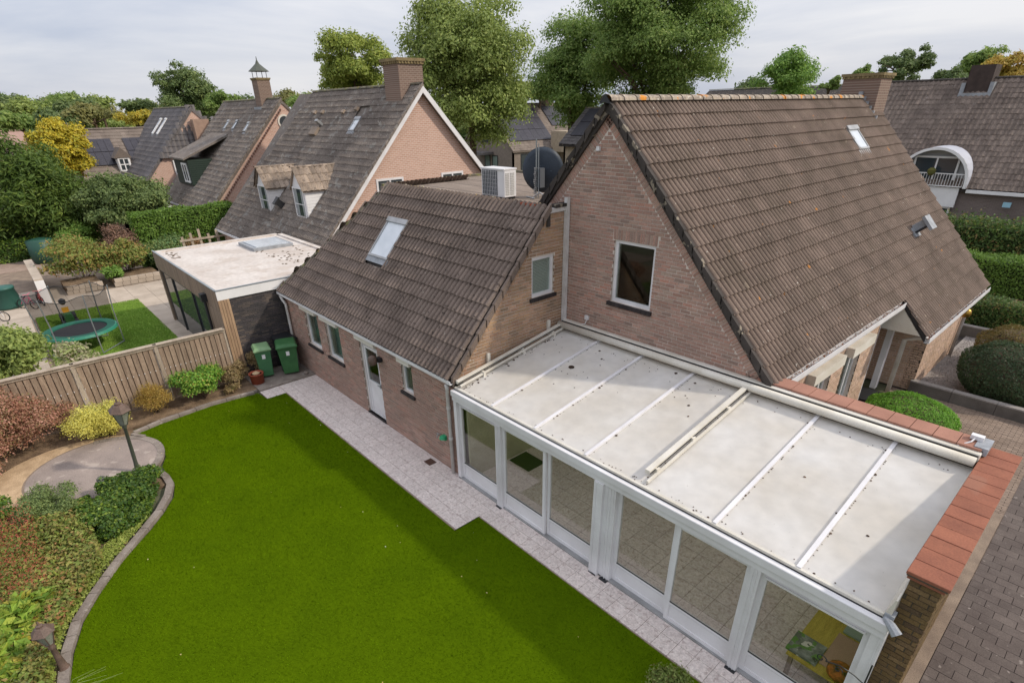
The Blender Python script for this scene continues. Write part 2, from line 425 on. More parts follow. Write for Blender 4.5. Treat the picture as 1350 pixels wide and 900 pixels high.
ORANGE = rgb('#c9822a'); PALE = rgb('#c9c2b4'); MOSS = rgb('#7d7a4a')
M_tile = mat('concrete_roof_tile', rgb('#7c6b5f'), rgb('#65574c'), rough=.9, scale=1.3, fine=45, fineamt=.22, rnd=.06, bump=.35, bscale=120,
             spots=[(5.5, .70, rgb('#a08f7c'), .5), (15.0, .725, PALE, .85), (4.2, .725, ORANGE, .7), (1.1, .60, rgb('#5f5346'), .35), (23, .74, rgb('#2c2622'), .7)])
M_tileg = mat('dark_roof_tile', rgb('#7d6e64'), rgb('#665950'), rough=.88, scale=1.3, fine=45, fineamt=.25, rnd=.09, bump=.35, bscale=120,
              spots=[(7, .70, rgb('#8f8579'), .4), (17.0, .72, PALE, .8), (13, .66, rgb('#2a2420'), .75)])
M_tilen = mat('weathered_grey_roof_tile', rgb('#7d736a'), rgb('#665d56'), rough=.9, scale=.9, fine=20, fineamt=.35, rnd=.10, bump=.3, spots=[(2.8, .62, rgb('#8d8a84'), .6), (6, .68, rgb('#a39c92'), .5)])
M_tilep = mat('pinkish_dormer_tile', rgb('#857668'), rgb('#988878'), rough=.9, rnd=.28, scale=3, fine=30, fineamt=.3, spots=[(6, .6, rgb('#5d5249'), .6)])
M_tiled = mat('anthracite_roof_tile', rgb('#6c6766'), rgb('#5c5756'), rough=.7, rnd=.12, scale=.7, fineamt=.15)
M_tileb = mat('brown_flat_roof_tile', rgb('#84786e'), rgb('#6b6058'), rough=.9, rnd=.14, scale=.7, fineamt=.2)
M_tiler = mat('grey_brown_neighbour_tile', rgb('#76695f'), rgb('#63574f'), rough=.85, rnd=.2, scale=.8, fineamt=.3, fine=15, spots=[(4, .68, rgb('#9a8f88'), .5)])
M_ridge = mat('lichened_ridge_tile', rgb('#9a8d7f'), rgb('#80756a'), rough=.95, scale=4, fine=35, fineamt=.3, rnd=.15, spots=[(9, .52, rgb('#b3a48f'), .6), (2.6, .60, ORANGE, .9), (14, .64, PALE, .8)])
M_ridgeg = mat('mossy_ridge_tile', rgb('#77705f'), rgb('#5a554a'), rough=.95, scale=3, fine=35, fineamt=.3, rnd=.2, spots=[(5, .58, MOSS, .7), (9, .66, rgb('#b48a55'), .7), (14, .68, PALE, .7)])
M_verge = mat('dark_verge_tile', rgb('#46403c'), rgb('#38332f'), rough=.85, rnd=.15, scale=3, spots=[(6, .64, rgb('#9b8f7d'), .6)])
M_brick = mat('red_brown_brick', rgb('#a0857a'), rgb('#93796d'), rough=.92, fine=70, fineamt=.22, scale=1.2, bump=.4, bscale=150,
              ramp=[rgb('#8f7468'), rgb('#b08a7b'), rgb('#988072'), rgb('#b89585'), rgb('#877469'), rgb('#b08473'), rgb('#a48f80'), rgb('#957364')])
M_mortar = mat('grey_mortar', rgb('#d0c4b8'), rgb('#b8aca0'), rough=.95, scale=2, fineamt=.15)
M_brickd = mat('weathered_tan_brick', rgb('#86705c'), rgb('#6f5b4a'), rough=.92, fine=70, fineamt=.25, scale=1.3, bump=.4,
               ramp=[rgb('#a5826a'), rgb('#bb9776'), rgb('#a68a6c'), rgb('#bf9a80'), rgb('#917c66')])
M_bricky = mat('yellow_brown_garden_brick', rgb('#6d5c42'), rgb('#55482f'), rough=.92, fine=50, fineamt=.3, scale=1.5,
               ramp=[rgb('#5f4c38'), rgb('#7a6340'), rgb('#6b5539'), rgb('#826a4a'), rgb('#574638')])
M_mortard = mat('dark_mortar', rgb('#5d5548'), rgb('#4c453a'), rough=.95, scale=2)
M_bricklit = mat('red_brown_brick_lit', rgb('#b8a08a'), rgb('#a58c76'), rough=.92, fine=70, fineamt=.2, scale=1.2, ramp=[rgb('#a88c78'), rgb('#c4a68e'), rgb('#b39a84'), rgb('#c9ab98'), rgb('#9f8a7a')])  # lighter tan copy of the house brick, sunlight put into its colour
M_brickn = brickmat('pink_neighbour_brick', 'y', rgb('#c09a88'), rgb('#ad8775'), rgb('#ccbcae'))
M_bricknx = brickmat('pink_neighbour_brick_front', 'x', rgb('#c09a88'), rgb('#ad8775'), rgb('#ccbcae'))
M_bricks2 = brickmat('grey_brown_far_brick', 'x', rgb('#7d706a'), rgb('#6a5e59'), rgb('#857b74'))
M_black = mat('black_glazed_brick', rgb('#4b4646'), rgb('#3d3a3a'), rough=.6, fine=40, fineamt=.25, scale=2, ramp=[rgb('#464243'), rgb('#575050'), rgb('#3c3a3b'), rgb('#6e6259'), rgb('#454041')])
M_blackm = flat('black_mortar', rgb('#2a2828'), rough=.9)
M_white = mat('white_painted_frame', rgb('#dedcdc'), rgb('#d0cdcc'), rough=.45, scale=2, fineamt=.04, spec=.4)
M_cream = mat('cream_painted_board', rgb('#d8d3c8'), rgb('#c6bfb0'), rough=.6, scale=2, fineamt=.08)
M_whiteb = flat('white_board', rgb('#e6e4e2'), rough=.6)
M_pipe = mat('white_plastic_pipe', rgb('#cfccc9'), rgb('#b5b0aa'), rough=.5, scale=4, fineamt=.1)
M_sheet = mat('weathered_polycarbonate_sheet', rgb('#ebe8e3'), rgb('#d9d1c4'), rough=.5, scale=.7, fine=5, fineamt=.08,
              spots=[(26, .73, rgb('#9a9182'), .5)])
M_glass = glassmat('clear_window_glass', tint=(.88, .92, .90), ior=1.5)
M_glassc = glassmat('conservatory_glass', tint=(.95, .96, .93), ior=1.65)
M_glassd = glassmat('dark_window_glass', ior=1.6, clear=0.0, dark=(.045, .055, .06))
M_skyl = mat('pale_roof_window_blind', rgb('#cfd4d8'), rgb('#c0c6cb'), rough=.15, fineamt=.02, spec=.8)
M_sill = mat('dark_sill_tile', rgb('#3a3433'), rgb('#2e2928'), rough=.7, rnd=.15)
M_blind = flat('pale_slatted_blind', rgb('#c3c6c0'))
M_curt = flat('grey_green_curtain', rgb('#76847c'), rough=.9)
M_dark = flat('dark_interior', rgb('#1b1a18'), rough=.95)
M_alu = mat('weathered_aluminium', rgb('#a8a8a8'), rgb('#8d8d8c'), rough=.4, metallic=.5, fineamt=.1)
M_lead = mat('grey_lead_flashing', rgb('#9da0a4'), rgb('#84878a'), rough=.6, scale=5, fineamt=.15)
M_steel = flat('galvanised_steel', rgb('#9aa0a2'), rough=.4, metallic=.6)
M_blackp = flat('black_plastic', rgb('#222326'), rough=.5)
M_ptile = mat('crazed_pink_paving_tile', rgb('#d5cac3'), rgb('#c8bbb4'), rough=.75, scale=9, fine=30, fineamt=.14, rnd=.05, bump=.25, bscale=25,
              spots=[(14, .60, rgb('#a08d86'), .5), (31, .64, rgb('#8b7770'), .4)])
M_joint = mat('sandy_joint', rgb('#8d7c6b'), rgb('#76675a'), rough=.95)
M_paver = mat('grey_concrete_paver', rgb('#645a54'), rgb('#574d48'), rough=.9, scale=2, fine=60, fineamt=.18, rnd=.12, bump=.3, spots=[(9, .70, rgb('#a3988f'), .5), (3, .66, rgb('#857a72'), .4)])
M_paverj = mat('dark_paver_joint', rgb('#3d3633'), rgb('#2f2a27'), rough=.95)
M_clink = mat('small_brown_clinker', rgb('#8b7a6c'), rgb('#786759'), rough=.9, scale=.8, fine=40, fineamt=.2, rnd=.16)
M_cop = mat('red_clay_coping', rgb('#935d47'), rgb('#81503e'), rough=.8, scale=2.2, fine=50, fineamt=.14, rnd=.09, bump=.2, spots=[(1.4, .58, rgb('#8d6553'), .5), (27, .76, rgb('#3c2b24'), .6)])
M_copp = mat('pink_clay_coping', rgb('#a17563'), rgb('#8d6555'), rough=.85, scale=2.2, fine=50, fineamt=.12, rnd=.08)
M_lawn = mat('artificial_turf_backing', (.070, .115, .002), (.058, .098, .002), spec=0.0, rough=1, scale=1.2, fine=160, fineamt=.35)
M_blade = mat('artificial_turf_blade', (.112, .195, .003), (.074, .140, .003), rough=1, scale=.45, fineamt=.12, fine=2.2, rnd=.3, spec=0.0)
M_kerb = mat('weathered_kerb_stone', rgb('#8f857c'), rgb('#766b62'), rough=.95, scale=3, fine=40, fineamt=.2, rnd=.1, spots=[(7, .66, rgb('#b3aaa0'), .5)])
M_soil = mat('dry_garden_soil', rgb('#8a745c'), rgb('#5d4c3c'), rough=.98, scale=3, fine=40, fineamt=.35, bump=.6, bscale=30)
M_sand = mat('pale_sand', rgb('#c4a987'), rgb('#a98f70'), rough=.98, scale=4, fine=40, fineamt=.2, bump=.5, bscale=30)
M_patio = mat('worn_patio_stone', rgb('#9b8d84'), rgb('#82766f'), rough=.95, scale=1.6, fine=30, fineamt=.15, bump=.3, spots=[(2.5, .62, rgb('#b5a89c'), .5)])
M_ground = mat('suburban_ground', rgb('#6f6a58'), rgb('#565c40'), rough=.98, scale=.15, fine=3, fineamt=.3)
M_gravel = mat('grey_gravel', rgb('#9a928c'), rgb('#857d78'), rough=.95, scale=20, fine=90, fineamt=.4, bump=.8, bscale=60)
M_asph = mat('grey_road', rgb('#6e6a68'), rgb('#5f5c5a'), rough=.95, scale=1)
M_slab = mat('beige_garden_slab', rgb('#b5a797'), rgb('#a39585'), rough=.85, scale=1.5, fineamt=.1, rnd=.09)
M_wood = mat('weathered_fence_wood', rgb('#a08c78'), rgb('#857160'), rough=.9, fine=20, fineamt=.3, scale=2.5, rnd=.16, stretch=(6, 6, .7), bump=.25)
M_woodl = mat('grey_silver_fence_wood', rgb('#b3a593'), rgb('#9a8a78'), rough=.9, fine=20, fineamt=.25, scale=2, rnd=.1, stretch=(3, 3, .7))
M_clad = mat('brown_timber_cladding', rgb('#92816f'), rgb('#7c6a59'), rough=.85, fine=20, fineamt=.2, scale=2, rnd=.14, stretch=(8, 8, .6))
M_cladl = mat('pale_timber_cladding', rgb('#a98d70'), rgb('#937860'), rough=.85, fine=20, fineamt=.2, scale=2, rnd=.1, stretch=(8, 8, .6))
M_flat = mat('stained_white_roofing', rgb('#cdc5bd'), rgb('#b8ada3'), rough=.8, scale=.8, fine=8, fineamt=.1, spots=[(1.6, .60, rgb('#b3a496'), .35), (5, .70, rgb('#9a8876'), .5)])
M_felt = mat('brown_grey_roofing_felt', rgb('#8a7c70'), rgb('#75685d'), rough=.95, scale=.9, fine=14, fineamt=.2, stretch=(1, 3, 1))
M_solar = mat('solar_panel', rgb('#3d3b42'), rgb('#333138'), rough=.45, fineamt=.05, rnd=.08, spec=.35)
M_green = mat('green_bin_plastic', rgb('#3f6d40'), rgb('#345e37'), rough=.5, scale=4, fineamt=.1)
M_greenl = mat('faded_green_bin_lid', rgb('#7d9a72'), rgb('#6b8a62'), rough=.55, scale=4, fineamt=.1)
M_green2 = mat('mid_green_bin_plastic', rgb('#4a7a52'), rgb('#3d6a47'), rough=.5, scale=4, fineamt=.1)
M_terra = mat('terracotta_plastic', rgb('#a4543c'), rgb('#8e4632'), rough=.6, scale=4)
M_bark = mat('brown_bark', rgb('#6b5a48'), rgb('#4d4034'), rough=.95, scale=5, fine=30, fineamt=.3, bump=.6)
M_iron = flat('dark_green_cast_iron', rgb('#4b4f44'), rough=.6)
M_copper = mat('weathered_copper', rgb('#6d5a50'), rgb('#57483f'), rough=.6, scale=8)
def G(*h): return [tuple(min(.8, c*1.35) for c in rgb(x)) for x in h]
L_oak = leafmat('mid_green_tree_leaf', G('#627a3c', '#82984e', '#718846', '#a0ac62', '#566c36', '#90a25a'), trans=.5)
L_birch = leafmat('olive_birch_leaf', G('#6d7e40', '#8c994f', '#7b8a46', '#a0a860', '#64763c'))
L_dark = leafmat('dark_conifer_needle', G('#55663c', '#72814c', '#617442', '#8a9458'))
L_yel = leafmat('yellow_autumn_leaf', G('#ab9c2c', '#c4b034', '#8c9034', '#bda234', '#74823a'), trans=.35)
L_lime = leafmat('light_green_leaf', G('#64843a', '#7c9a44', '#557432', '#8ea650'))
L_far = leafmat('far_tree_leaf', G('#56683c', '#6b7a48', '#4d6038', '#7a8452'))
L_green = leafmat('glossy_green_leaf', G('#4c7a28', '#7ea53a', '#3c6422', '#9abf4c', '#a5884a'), rough=.4)
L_ivy = leafmat('ivy_leaf', G('#35501f', '#557428', '#425f26', '#8a9c38', '#2c421c', '#6c8430'), rough=.4)
L_rust = leafmat('rusty_pink_leaf', G('#a5705e', '#8c6a50', '#c79a88', '#6d7040', '#a87e6a', '#5a5a34', '#b98a78'))
L_gold = leafmat('variegated_yellow_leaf', G('#cbbd50', '#ddd27c', '#a8a24a', '#d2c670', '#6f7c3c'), trans=.3)
L_ochre = leafmat('ochre_leaf', G('#a88a40', '#8a7636', '#b59a50', '#7c7038', '#966a3e'))
L_pers = leafmat('bed_foliage_leaf', G('#74823c', '#5d7030', '#939c4a', '#8f7a48', '#4c5f28', '#9c6a4a', '#808a40'), trans=.3)
L_dry = leafmat('dried_flower_leaf', G('#94805e', '#7a6a4a', '#a89066', '#6e7038', '#856a52'))
L_hedge = leafmat('hedge_leaf', G('#56722c', '#6d8a38', '#486226', '#7f9a42'))
L_hedged = leafmat('dark_laurel_leaf', G('#3c5528', '#587034', '#32481f', '#6a8040', '#8a6a44'))
L_box = leafmat('box_ball_leaf', G('#34452c', '#46583a', '#3c4e30', '#5a6a48', '#5e4a3a'))
L_thuja = leafmat('bright_conifer_spray', G('#5f8a30', '#7ba83c', '#4d7426', '#92bb4a'))
L_maple = leafmat('maple_garden_leaf', G('#7a8a42', '#65783a', '#94924a', '#a8774e', '#57703a'))
t = M_ptile.node_tree; p = [x for x in t.nodes if x.type == 'BSDF_PRINCIPLED'][0]; g = t.nodes.new('ShaderNodeNewGeometry')   # crazed pattern of the stamped tiles
v = t.nodes.new('ShaderNodeTexVoronoi'); v.feature = 'DISTANCE_TO_EDGE'; v.inputs['Scale'].default_value = 13; v.inputs['Randomness'].default_value = 1
nz_ = t.nodes.new('ShaderNodeTexNoise'); nz_.inputs['Scale'].default_value = 9; t.links.new(g.outputs['Position'], nz_.inputs['Vector'])
va = t.nodes.new('ShaderNodeVectorMath'); va.operation = 'MULTIPLY_ADD'; va.inputs[1].default_value = (.09, .09, .09); t.links.new(nz_.outputs['Color'], va.inputs[0]); t.links.new(g.outputs['Position'], va.inputs[2]); t.links.new(va.outputs[0], v.inputs['Vector'])
mr = t.nodes.new('ShaderNodeMapRange'); t.links.new(v.outputs['Distance'], mr.inputs[0])
for i_, q_ in enumerate((.0, .035, .55, 0)): mr.inputs[i_+1].default_value = q_
mi = t.nodes.new('ShaderNodeMix'); mi.data_type = 'RGBA'; t.links.new(mr.outputs[0], mi.inputs[0]); t.links.new(p.inputs['Base Color'].links[0].from_socket, mi.inputs[6]); mi.inputs[7].default_value = (*rgb('#8f7d76'), 1); t.links.new(mi.outputs[2], p.inputs['Base Color'])
# ---------------------------------------------------------------- foliage
def leaf_cloud(name, P, D, size, rng, m, parent=None, kind=None, asp=.55, org=None, flatz=0.0, tagk=None):
    n = len(P); D = D/np.linalg.norm(D, axis=1, keepdims=True)
    T = rng.normal(size=(n, 3)); T -= (T*D).sum(1, keepdims=True)*D; T /= np.linalg.norm(T, axis=1, keepdims=True)
    B = np.cross(D, T); s = (size*(0.6+0.8*rng.random(n)))[:, None]
    V = np.empty((n, 4, 3)); V[:, 0] = P-T*s*.5; V[:, 1] = P+B*s*asp*.5+D*s*.08; V[:, 2] = P+T*s*.5; V[:, 3] = P-B*s*asp*.5+D*s*.08
    V = V.reshape(-1, 3); o0 = np.array(wloc(parent)[:] if parent and org is None else (org or (0, 0, 0)))
    F = np.arange(4*n).reshape(n, 4); o = link(name, np_mesh(name, V-o0, F), m, parent)
    if not parent: o.location = Vector(o0)
    if kind: o['kind'] = kind
    return o
def lobes(rng, c, r, k, lr, up=.0):
    d = rng.normal(size=(k, 3)); d /= np.linalg.norm(d, axis=1, keepdims=True); d[:, 2] = d[:, 2]*.9+up
    q = rng.random((k, 1))**.4
    C = np.array(c)+d*np.array(r)*q*(1-lr*.75); Rr = lr*np.array(r).mean()*(0.7+.6*rng.random(k)); return C, Rr
def cloud(rng, n, C, Rr, shell=.55, vert=.85, droop=0):
    i = rng.choice(len(C), n, p=(Rr**2)/(Rr**2).sum()); d = rng.normal(size=(n, 3)); d /= np.linalg.norm(d, axis=1, keepdims=True)
    d[:, 2] = np.where(d[:, 2] < -.3, -d[:, 2]*.5, d[:, 2])
    q = shell+(1-shell)*rng.random((n, 1)); q *= 1+.12*rng.normal(size=(n, 1))
    P = C[i]+d*Rr[i][:, None]*q*np.array((1, 1, vert)); P[:, 2] -= droop*rng.random(n)
    D = d+rng.normal(size=(n, 3))*.55+np.array((0, 0, .35)); return P, D
def tree(name, label, cat, base, top, rad, crown0, n, leaf, lm, seed, group=None, k=26, lr=.34, shape=(1, 1), bark=None, vert=.85, droop=0, asp=.55):
    """tapered trunk, limbs to the lobes, crown of separate leaves; crown0 = lowest z of crown"""
    rng = np.random.RandomState(seed); bx, by = base[0], base[1]
    t = thing(name, label, cat, base, group=group)
    h = top-crown0; c = (bx, by, crown0+h*.5); r = (rad*shape[0], rad*shape[1], h*.5)
    C, Rr = lobes(rng, c, r, k, lr)
    tr = MB(); tw = .035*(top-base[2])*.55+.06
    tr.tube([(bx, by, base[2]-.1), (bx+.05, by, base[2]+(crown0-base[2])*.6), (bx-.08, by+.1, crown0+h*.25), (bx+.1, by, crown0+h*.7)], [tw, tw*.8, tw*.55, tw*.15], 8)
    for j in range(0, k, max(1, k//9)):
        z0 = crown0+h*(.05+.35*rng.random()); e = C[j]; mid = (np.array((bx, by, z0))*.5+e*.5)+np.array((0, 0, h*.05))
        tr.tube([(bx, by, z0), tuple(mid), tuple(e)], [tw*.35, tw*.22, tw*.06], 5)
    tr.build('trunk', bark or M_bark, t, smooth=True)
    P, D = cloud(rng, n, C, Rr, vert=vert, droop=droop); leaf_cloud('crown', P, D, leaf, rng, lm, t, asp=asp)
    return t
def shrub(name, label, cat, c, r, n, leaf, lm, seed, group=None, k=14, lr=.45, stems=True, asp=.55, shell=.5, vert=.9, spiky=0):
    """c = centre on the ground; r = (rx, ry, height)"""
    rng = np.random.RandomState(seed); t = thing(name, label, cat, c, group=group)
    C, Rr = lobes(rng, (c[0], c[1], c[2]+r[2]*.5), (r[0], r[1], r[2]*.55), k, lr); Rr = np.minimum(Rr, r[2]*.6); C[:, 2] = np.maximum(C[:, 2], c[2]+Rr*.35)
    P, D = cloud(rng, n, C, Rr, shell=shell, vert=vert)
    if spiky: P[:, 2] += spiky*rng.random(n)**3
    P[:, 2] = np.maximum(P[:, 2], c[2]+.01+rng.random(n)*.04)
    leaf_cloud('foliage', P, D, leaf, rng, lm, t, asp=asp)
    if stems:
        m = MB()
        for j in range(0, k, 2): m.tube([(c[0]+rng.uniform(-.1, .1), c[1]+rng.uniform(-.1, .1), c[2]), tuple(C[j])], [.014, .005], 4, caps=False)
        m.build('stem', M_bark, t)
    return t
def ball(label, c, r, n, leaf, lm, seed, asp=.55):
    """clipped rounded shrub: leaves on a slightly lumpy ellipsoid"""
    rng = np.random.RandomState(seed); t = thing('clipped_ball', label, 'shrub', c)
    d = rng.normal(size=(n, 3)); d /= np.linalg.norm(d, axis=1, keepdims=True); lump = 1+.035*np.sin(d[:, 0]*7+d[:, 2]*5)+.03*np.sin(d[:, 1]*9)
    P = np.array((c[0], c[1], c[2]+r[2]*.48))+d*np.array((r[0], r[1], r[2]*.52))*(lump*(.93+.09*rng.random(n)))[:, None]; P[:, 2] = np.maximum(P[:, 2], .03)
    leaf_cloud('foliage', P, d+rng.normal(size=(n, 3))*.5, leaf, rng, lm, t, asp=asp)
    MB().lathe((c[0], c[1], c[2]+r[2]*.48), [(r[0]*.5, -r[2]*.4), (r[0]*.8, 0), (r[0]*.5, r[2]*.38)], 12).build('branches', M_bark, t); return t
def hedge(label, x0, x1, y0, y1, z1, n, leaf, lm, seed, name='hedge', z0=0, group=None, wob=.05):
    rng = np.random.RandomState(seed); t = thing(name, label, 'hedge', ((x0+x1)/2, (y0+y1)/2, z0), group=group)
    dx, dy, dz = x1-x0, y1-y0, z1-z0; A = np.array([dx*dy, dx*dz, dx*dz, dy*dz, dy*dz]); f = rng.choice(5, n, p=A/A.sum())
    u, v = rng.random(n), rng.random(n); P = np.empty((n, 3)); D = np.zeros((n, 3))
    P[:, 0] = x0+dx*u; P[:, 1] = y0+dy*v; P[:, 2] = z1; D[f == 0] = (0, 0, 1)
    for q, (ax, val, s) in enumerate(((1, y0, -1), (1, y1, 1), (0, x0, -1), (0, x1, 1))):
        s_ = f == q+1; P[s_, 2] = z0+dz*v[s_]; P[s_, ax] = val
        if ax == 0: P[s_, 1] = y0+dy*u[s_]
        D[s_, ax] = s
    P += rng.normal(size=(n, 3))*wob; P[:, 2] += .06*np.sin(P[:, 0]*3.1+P[:, 1]*2.3)
    P[:, 2] = np.maximum(P[:, 2], z0+.02); D += rng.normal(size=(n, 3))*.6+np.array((0, 0, .2))
    leaf_cloud('foliage', P, D, leaf, rng, lm, t)
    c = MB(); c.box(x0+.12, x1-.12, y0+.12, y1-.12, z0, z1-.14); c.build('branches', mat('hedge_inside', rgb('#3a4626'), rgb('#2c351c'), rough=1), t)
    return t
# ================================================================ ground and lawn
struct('ground', MB().box(-900, 500, -500, 900, -.4, -.06), M_ground)
LAWN = [(-.6, 5.6), (-7.4, 5.6), (-7.4, 4.97), (-16.05, 4.97), (-16.05, 4.40), (-16.65, 4.34), (-16.75, 3.01), (-16.60, 1.62), (-16.40, .87), (-16.03, 1.21), (-15.13, 1.36), (-14.6, 1.28), (-14.2, 1.1),
        (-13.75, 1.12), (-13.15, 1.13), (-12.65, .99), (-12.19, .69), (-11.77, .35), (-11.31, -.09), (-11.05, -.33), (-10.38, -.80), (-9.86, -1.10), (-9.23, -1.31), (-8.63, -1.44), (-7, -1.6), (-3, -1.8), (2, -1.8), (2, 5.6)]
bm = bmesh.new(); vs = [bm.verts.new((x, y, 0)) for x, y in LAWN]; es = [bm.edges.new((vs[i], vs[(i+1) % len(vs)])) for i in range(len(vs))]
bmesh.ops.triangle_fill(bm, edges=es, use_beauty=True, normal=(0, 0, 1)); me = bpy.data.meshes.new('lawn'); bm.to_mesh(me); bm.free()
link('lawn', me, M_lawn)['kind'] = 'structure'
rng = np.random.RandomState(3); nb = 330000
xy = np.stack([rng.uniform(-16.8, 0.5, nb), rng.uniform(-1.8, 5.6, nb)], 1)
px, py = xy[:, 0], xy[:, 1]; ins = np.zeros(nb, bool)
for i in range(len(LAWN)):
    (a, b), (c, d) = LAWN[i], LAWN[(i+1) % len(LAWN)]
    if b == d: continue
    ins ^= ((b > py) != (d > py)) & (px < (c-a)*(py-b)/(d-b)+a)
xy = xy[ins]; n = len(xy)
hd = np.sqrt(xy[:, 0]**2+xy[:, 1]**2+57); w = .002+.00035*hd*rng.random(n)
ang = rng.random(n)*6.283; lean = rng.normal(size=(n, 2))*.012+np.array((.006, -.004)); hh = .018+.012*rng.random(n)
V = np.zeros((n, 3, 3)); V[:, 0, :2] = xy-np.stack([np.cos(ang), np.sin(ang)], 1)*w[:, None]; V[:, 1, :2] = xy+np.stack([np.cos(ang), np.sin(ang)], 1)*w[:, None]
V[:, 2, :2] = xy+lean; V[:, 2, 2] = hh
tag(link('grass', np_mesh('grass', V.reshape(-1, 3), np.arange(3*n).reshape(n, 3)), M_blade), 'short bright green artificial turf blades covering the back lawn', 'grass', kind='stuff')
# few fallen leaves and petals on the lawn
mb = MB(); rg = random.Random(5)
for i in range(34):
    x, y = rg.uniform(-16, -3), rg.uniform(-.8, 5.2); a = rg.random()*6; s = rg.uniform(.008, .02)
    mb.add([(x+s*math.cos(a+k*1.57), y+s*math.sin(a+k*1.57)*.7, .045+.006*(k % 2)) for k in range(4)], [(0, 1, 2, 3)])
tag(mb.build('fallen_leaves', leafmat('fallen_leaf', G('#d8c79a', '#c9a050', '#e8e2d0'))), 'scattered tiny dry leaves and petals on the green lawn', 'leaves', kind='stuff')
# ---- paved path of square tiles beside the garage and conservatory
mb = MB(); mb.box(-17.4, -7.38, 4.97, 6.25, -.055, .0); mb.box(-16.66, -16.05, 4.40, 4.97, -.055, 0); mb.box(-7.38, 1.2, 5.6, 6.25, -.055, 0)
path = struct('path', mb, M_joint)
TS = .309
pt = MB().box(0, TS-.006, 0, TS-.006, -.02, .014).build('paving_tile', M_ptile, path); tme = pt.data; bpy.data.objects.remove(pt)
rg = random.Random(1)
for i in range(56):
    for j in range(4):
        x = -16.66+i*TS; y = 6.24-(j+1)*TS
        if x > .3 or (j > 1 and x+TS > -7.3): continue
        link('paving_tile', tme, None, path, (x, y, rg.uniform(-.001, .0015)))
for i in range(2):
    for j in range(2): link('paving_tile', tme, None, path, (-16.66+i*TS, 4.97-(j+1)*.28, .0))
mb = MB(); mb.box(-9.93, -9.68, 5.93, 6.14, .014, .022)
for k in range(5): mb.box(-9.91+k*.048, -9.885+k*.048, 5.95, 6.12, .022, .03)
tag(mb.build('drain_grate', flat('rusty_iron_grate', rgb('#5a4034'), rough=.8)), 'small square rusty drain grate in the path near the downpipe', 'drain')
# ---- kerb of the planted bed
kerb_pts = [(-16.70, 4.25), (-16.84, 3.05), (-16.70, 1.66), (-16.50, .95)]
def kerb_run(parent, pts, width, h, step=.42):
    seg = []
    P = [Vector((x, y, 0)) for x, y in pts]; k = 0
    for a, b in zip(P[:-1], P[1:]):
        L = (b-a).length; n = max(1, round(L/step)); d = (b-a).normalized(); nn = Vector((-d.y, d.x, 0))
        for i in range(n):
            p, q = a+d*(L*i/n+.006), a+d*(L*(i+1)/n-.006); z = h+rg.uniform(-.006, .006)
            MB().hexa([tuple(v)for v in (p-nn*width/2+Vector((0, 0, -.05)), q-nn*width/2+Vector((0, 0, -.05)), q+nn*width/2+Vector((0, 0, -.05)), p+nn*width/2+Vector((0, 0, -.05)),
                       p-nn*width/2+Vector((0, 0, z)), q-nn*width/2+Vector((0, 0, z)), q+nn*width/2+Vector((0, 0, z)), p+nn*width/2+Vector((0, 0, z)))]).build('kerb_stone', M_kerb, parent)
kb = struct('garden_kerb', MB().box(-16.9, -16.86, 4.3, 4.4, -.05, .02), M_kerb)
kerb_run(kb, kerb_pts, .13, .07); kerb_run(kb, [(-16.46, .9), (-16.28, .98), (-16.08, 1.12)], .1, .07, .2)
kerb_run(kb, [(-13.95, .98), (-13.6, 1.06), (-13.2, 1.06), (-12.76, .9), (-12.28, .62), (-11.83, .24), (-11.36, -.16), (-11.1, -.38), (-10.44, -.86), (-9.92, -1.18), (-9.27, -1.4), (-8.6, -1.52), (-7, -1.7)], .15, .06)
struct('planting_bed_soil', MB().box(-18.2, -16.9, -6, 6.2, -.055, .02).box(-16.9, -7.0, -6, -1.55, -.055, .02).box(-16.9, -13.3, -1.6, .98, -.055, .012).box(-13.3, -11.6, -1.6, -.1, -.055, .012).box(-11.6, -10.2, -1.6, -1.05, -.055, .012), M_soil)
mb = MB(); mb.lathe((-15.25, -.1, 0), [(1.42, -.02), (1.42, .034)], 40)
struct('round_patio', mb, M_patio)
mb = MB(); mb.lathe((-15.55, -.55, 0), [(1.75, -.02), (1.75, .027)], 30, sx=.85, sy=1.0); struct('sand_edge', mb, M_sand)
kp = struct('patio_rim', MB().lathe((-15.25, -.1, 0), [(1.47, -.05), (1.47, .03)], 40), M_joint)
for k in range(46):
    a0 = R(-72)+k*R(5.6); a1 = a0+R(5.3); r0, r1 = 1.31, 1.475
    if a1 > R(175): break
    MB().hexa([(-15.25+r*math.cos(a), -.1+r*math.sin(a), z) for z in (-.02, .045) for r, a in ((r0, a0), (r1, a0), (r1, a1), (r0, a1))]).build('rim_stone', M_kerb, kp)
# concrete slab under the bins
struct('bin_slab', MB().box(-18.1, -16.68, 4.42, 6.25, -.05, .05), M_kerb)
# ================================================================ main house
RX, RZ, SL = -7.79, 7.70, 1.113; YB = 9.67
house = thing('house', 'large brick house with steep brown tiled roof and gable facing the conservatory', 'house', (RX, 16.5, 0))
sl = math.hypot(1, SL); eX, eZ = -3.63, RZ-SL*(-3.63-RX); vlen = (eX-RX)*sl
def rp(x, dz=0): return RZ-SL*abs(x-RX)+dz
dk = MB(); D = -.05
dk.prism([(RX, 9.6, rp(RX, D)), (eX, 9.6, rp(eX, D)), (eX, 9.6, rp(eX, D-.14)), (RX, 9.6, rp(RX, D-.16)), (2*RX-eX, 9.6, rp(eX, D-.14)), (2*RX-eX, 9.6, rp(eX, D))], (0, 14.0, 0))
xl = eX+3*.366/sl
dk.prism([(eX, 16.95, rp(eX, D)), (xl, 16.95, rp(xl, D)), (xl, 16.95, rp(xl, D-.12)), (eX, 16.95, rp(eX, D-.14))], (0, 6.65, 0))
roof = dk.build('roof', M_verge, house)
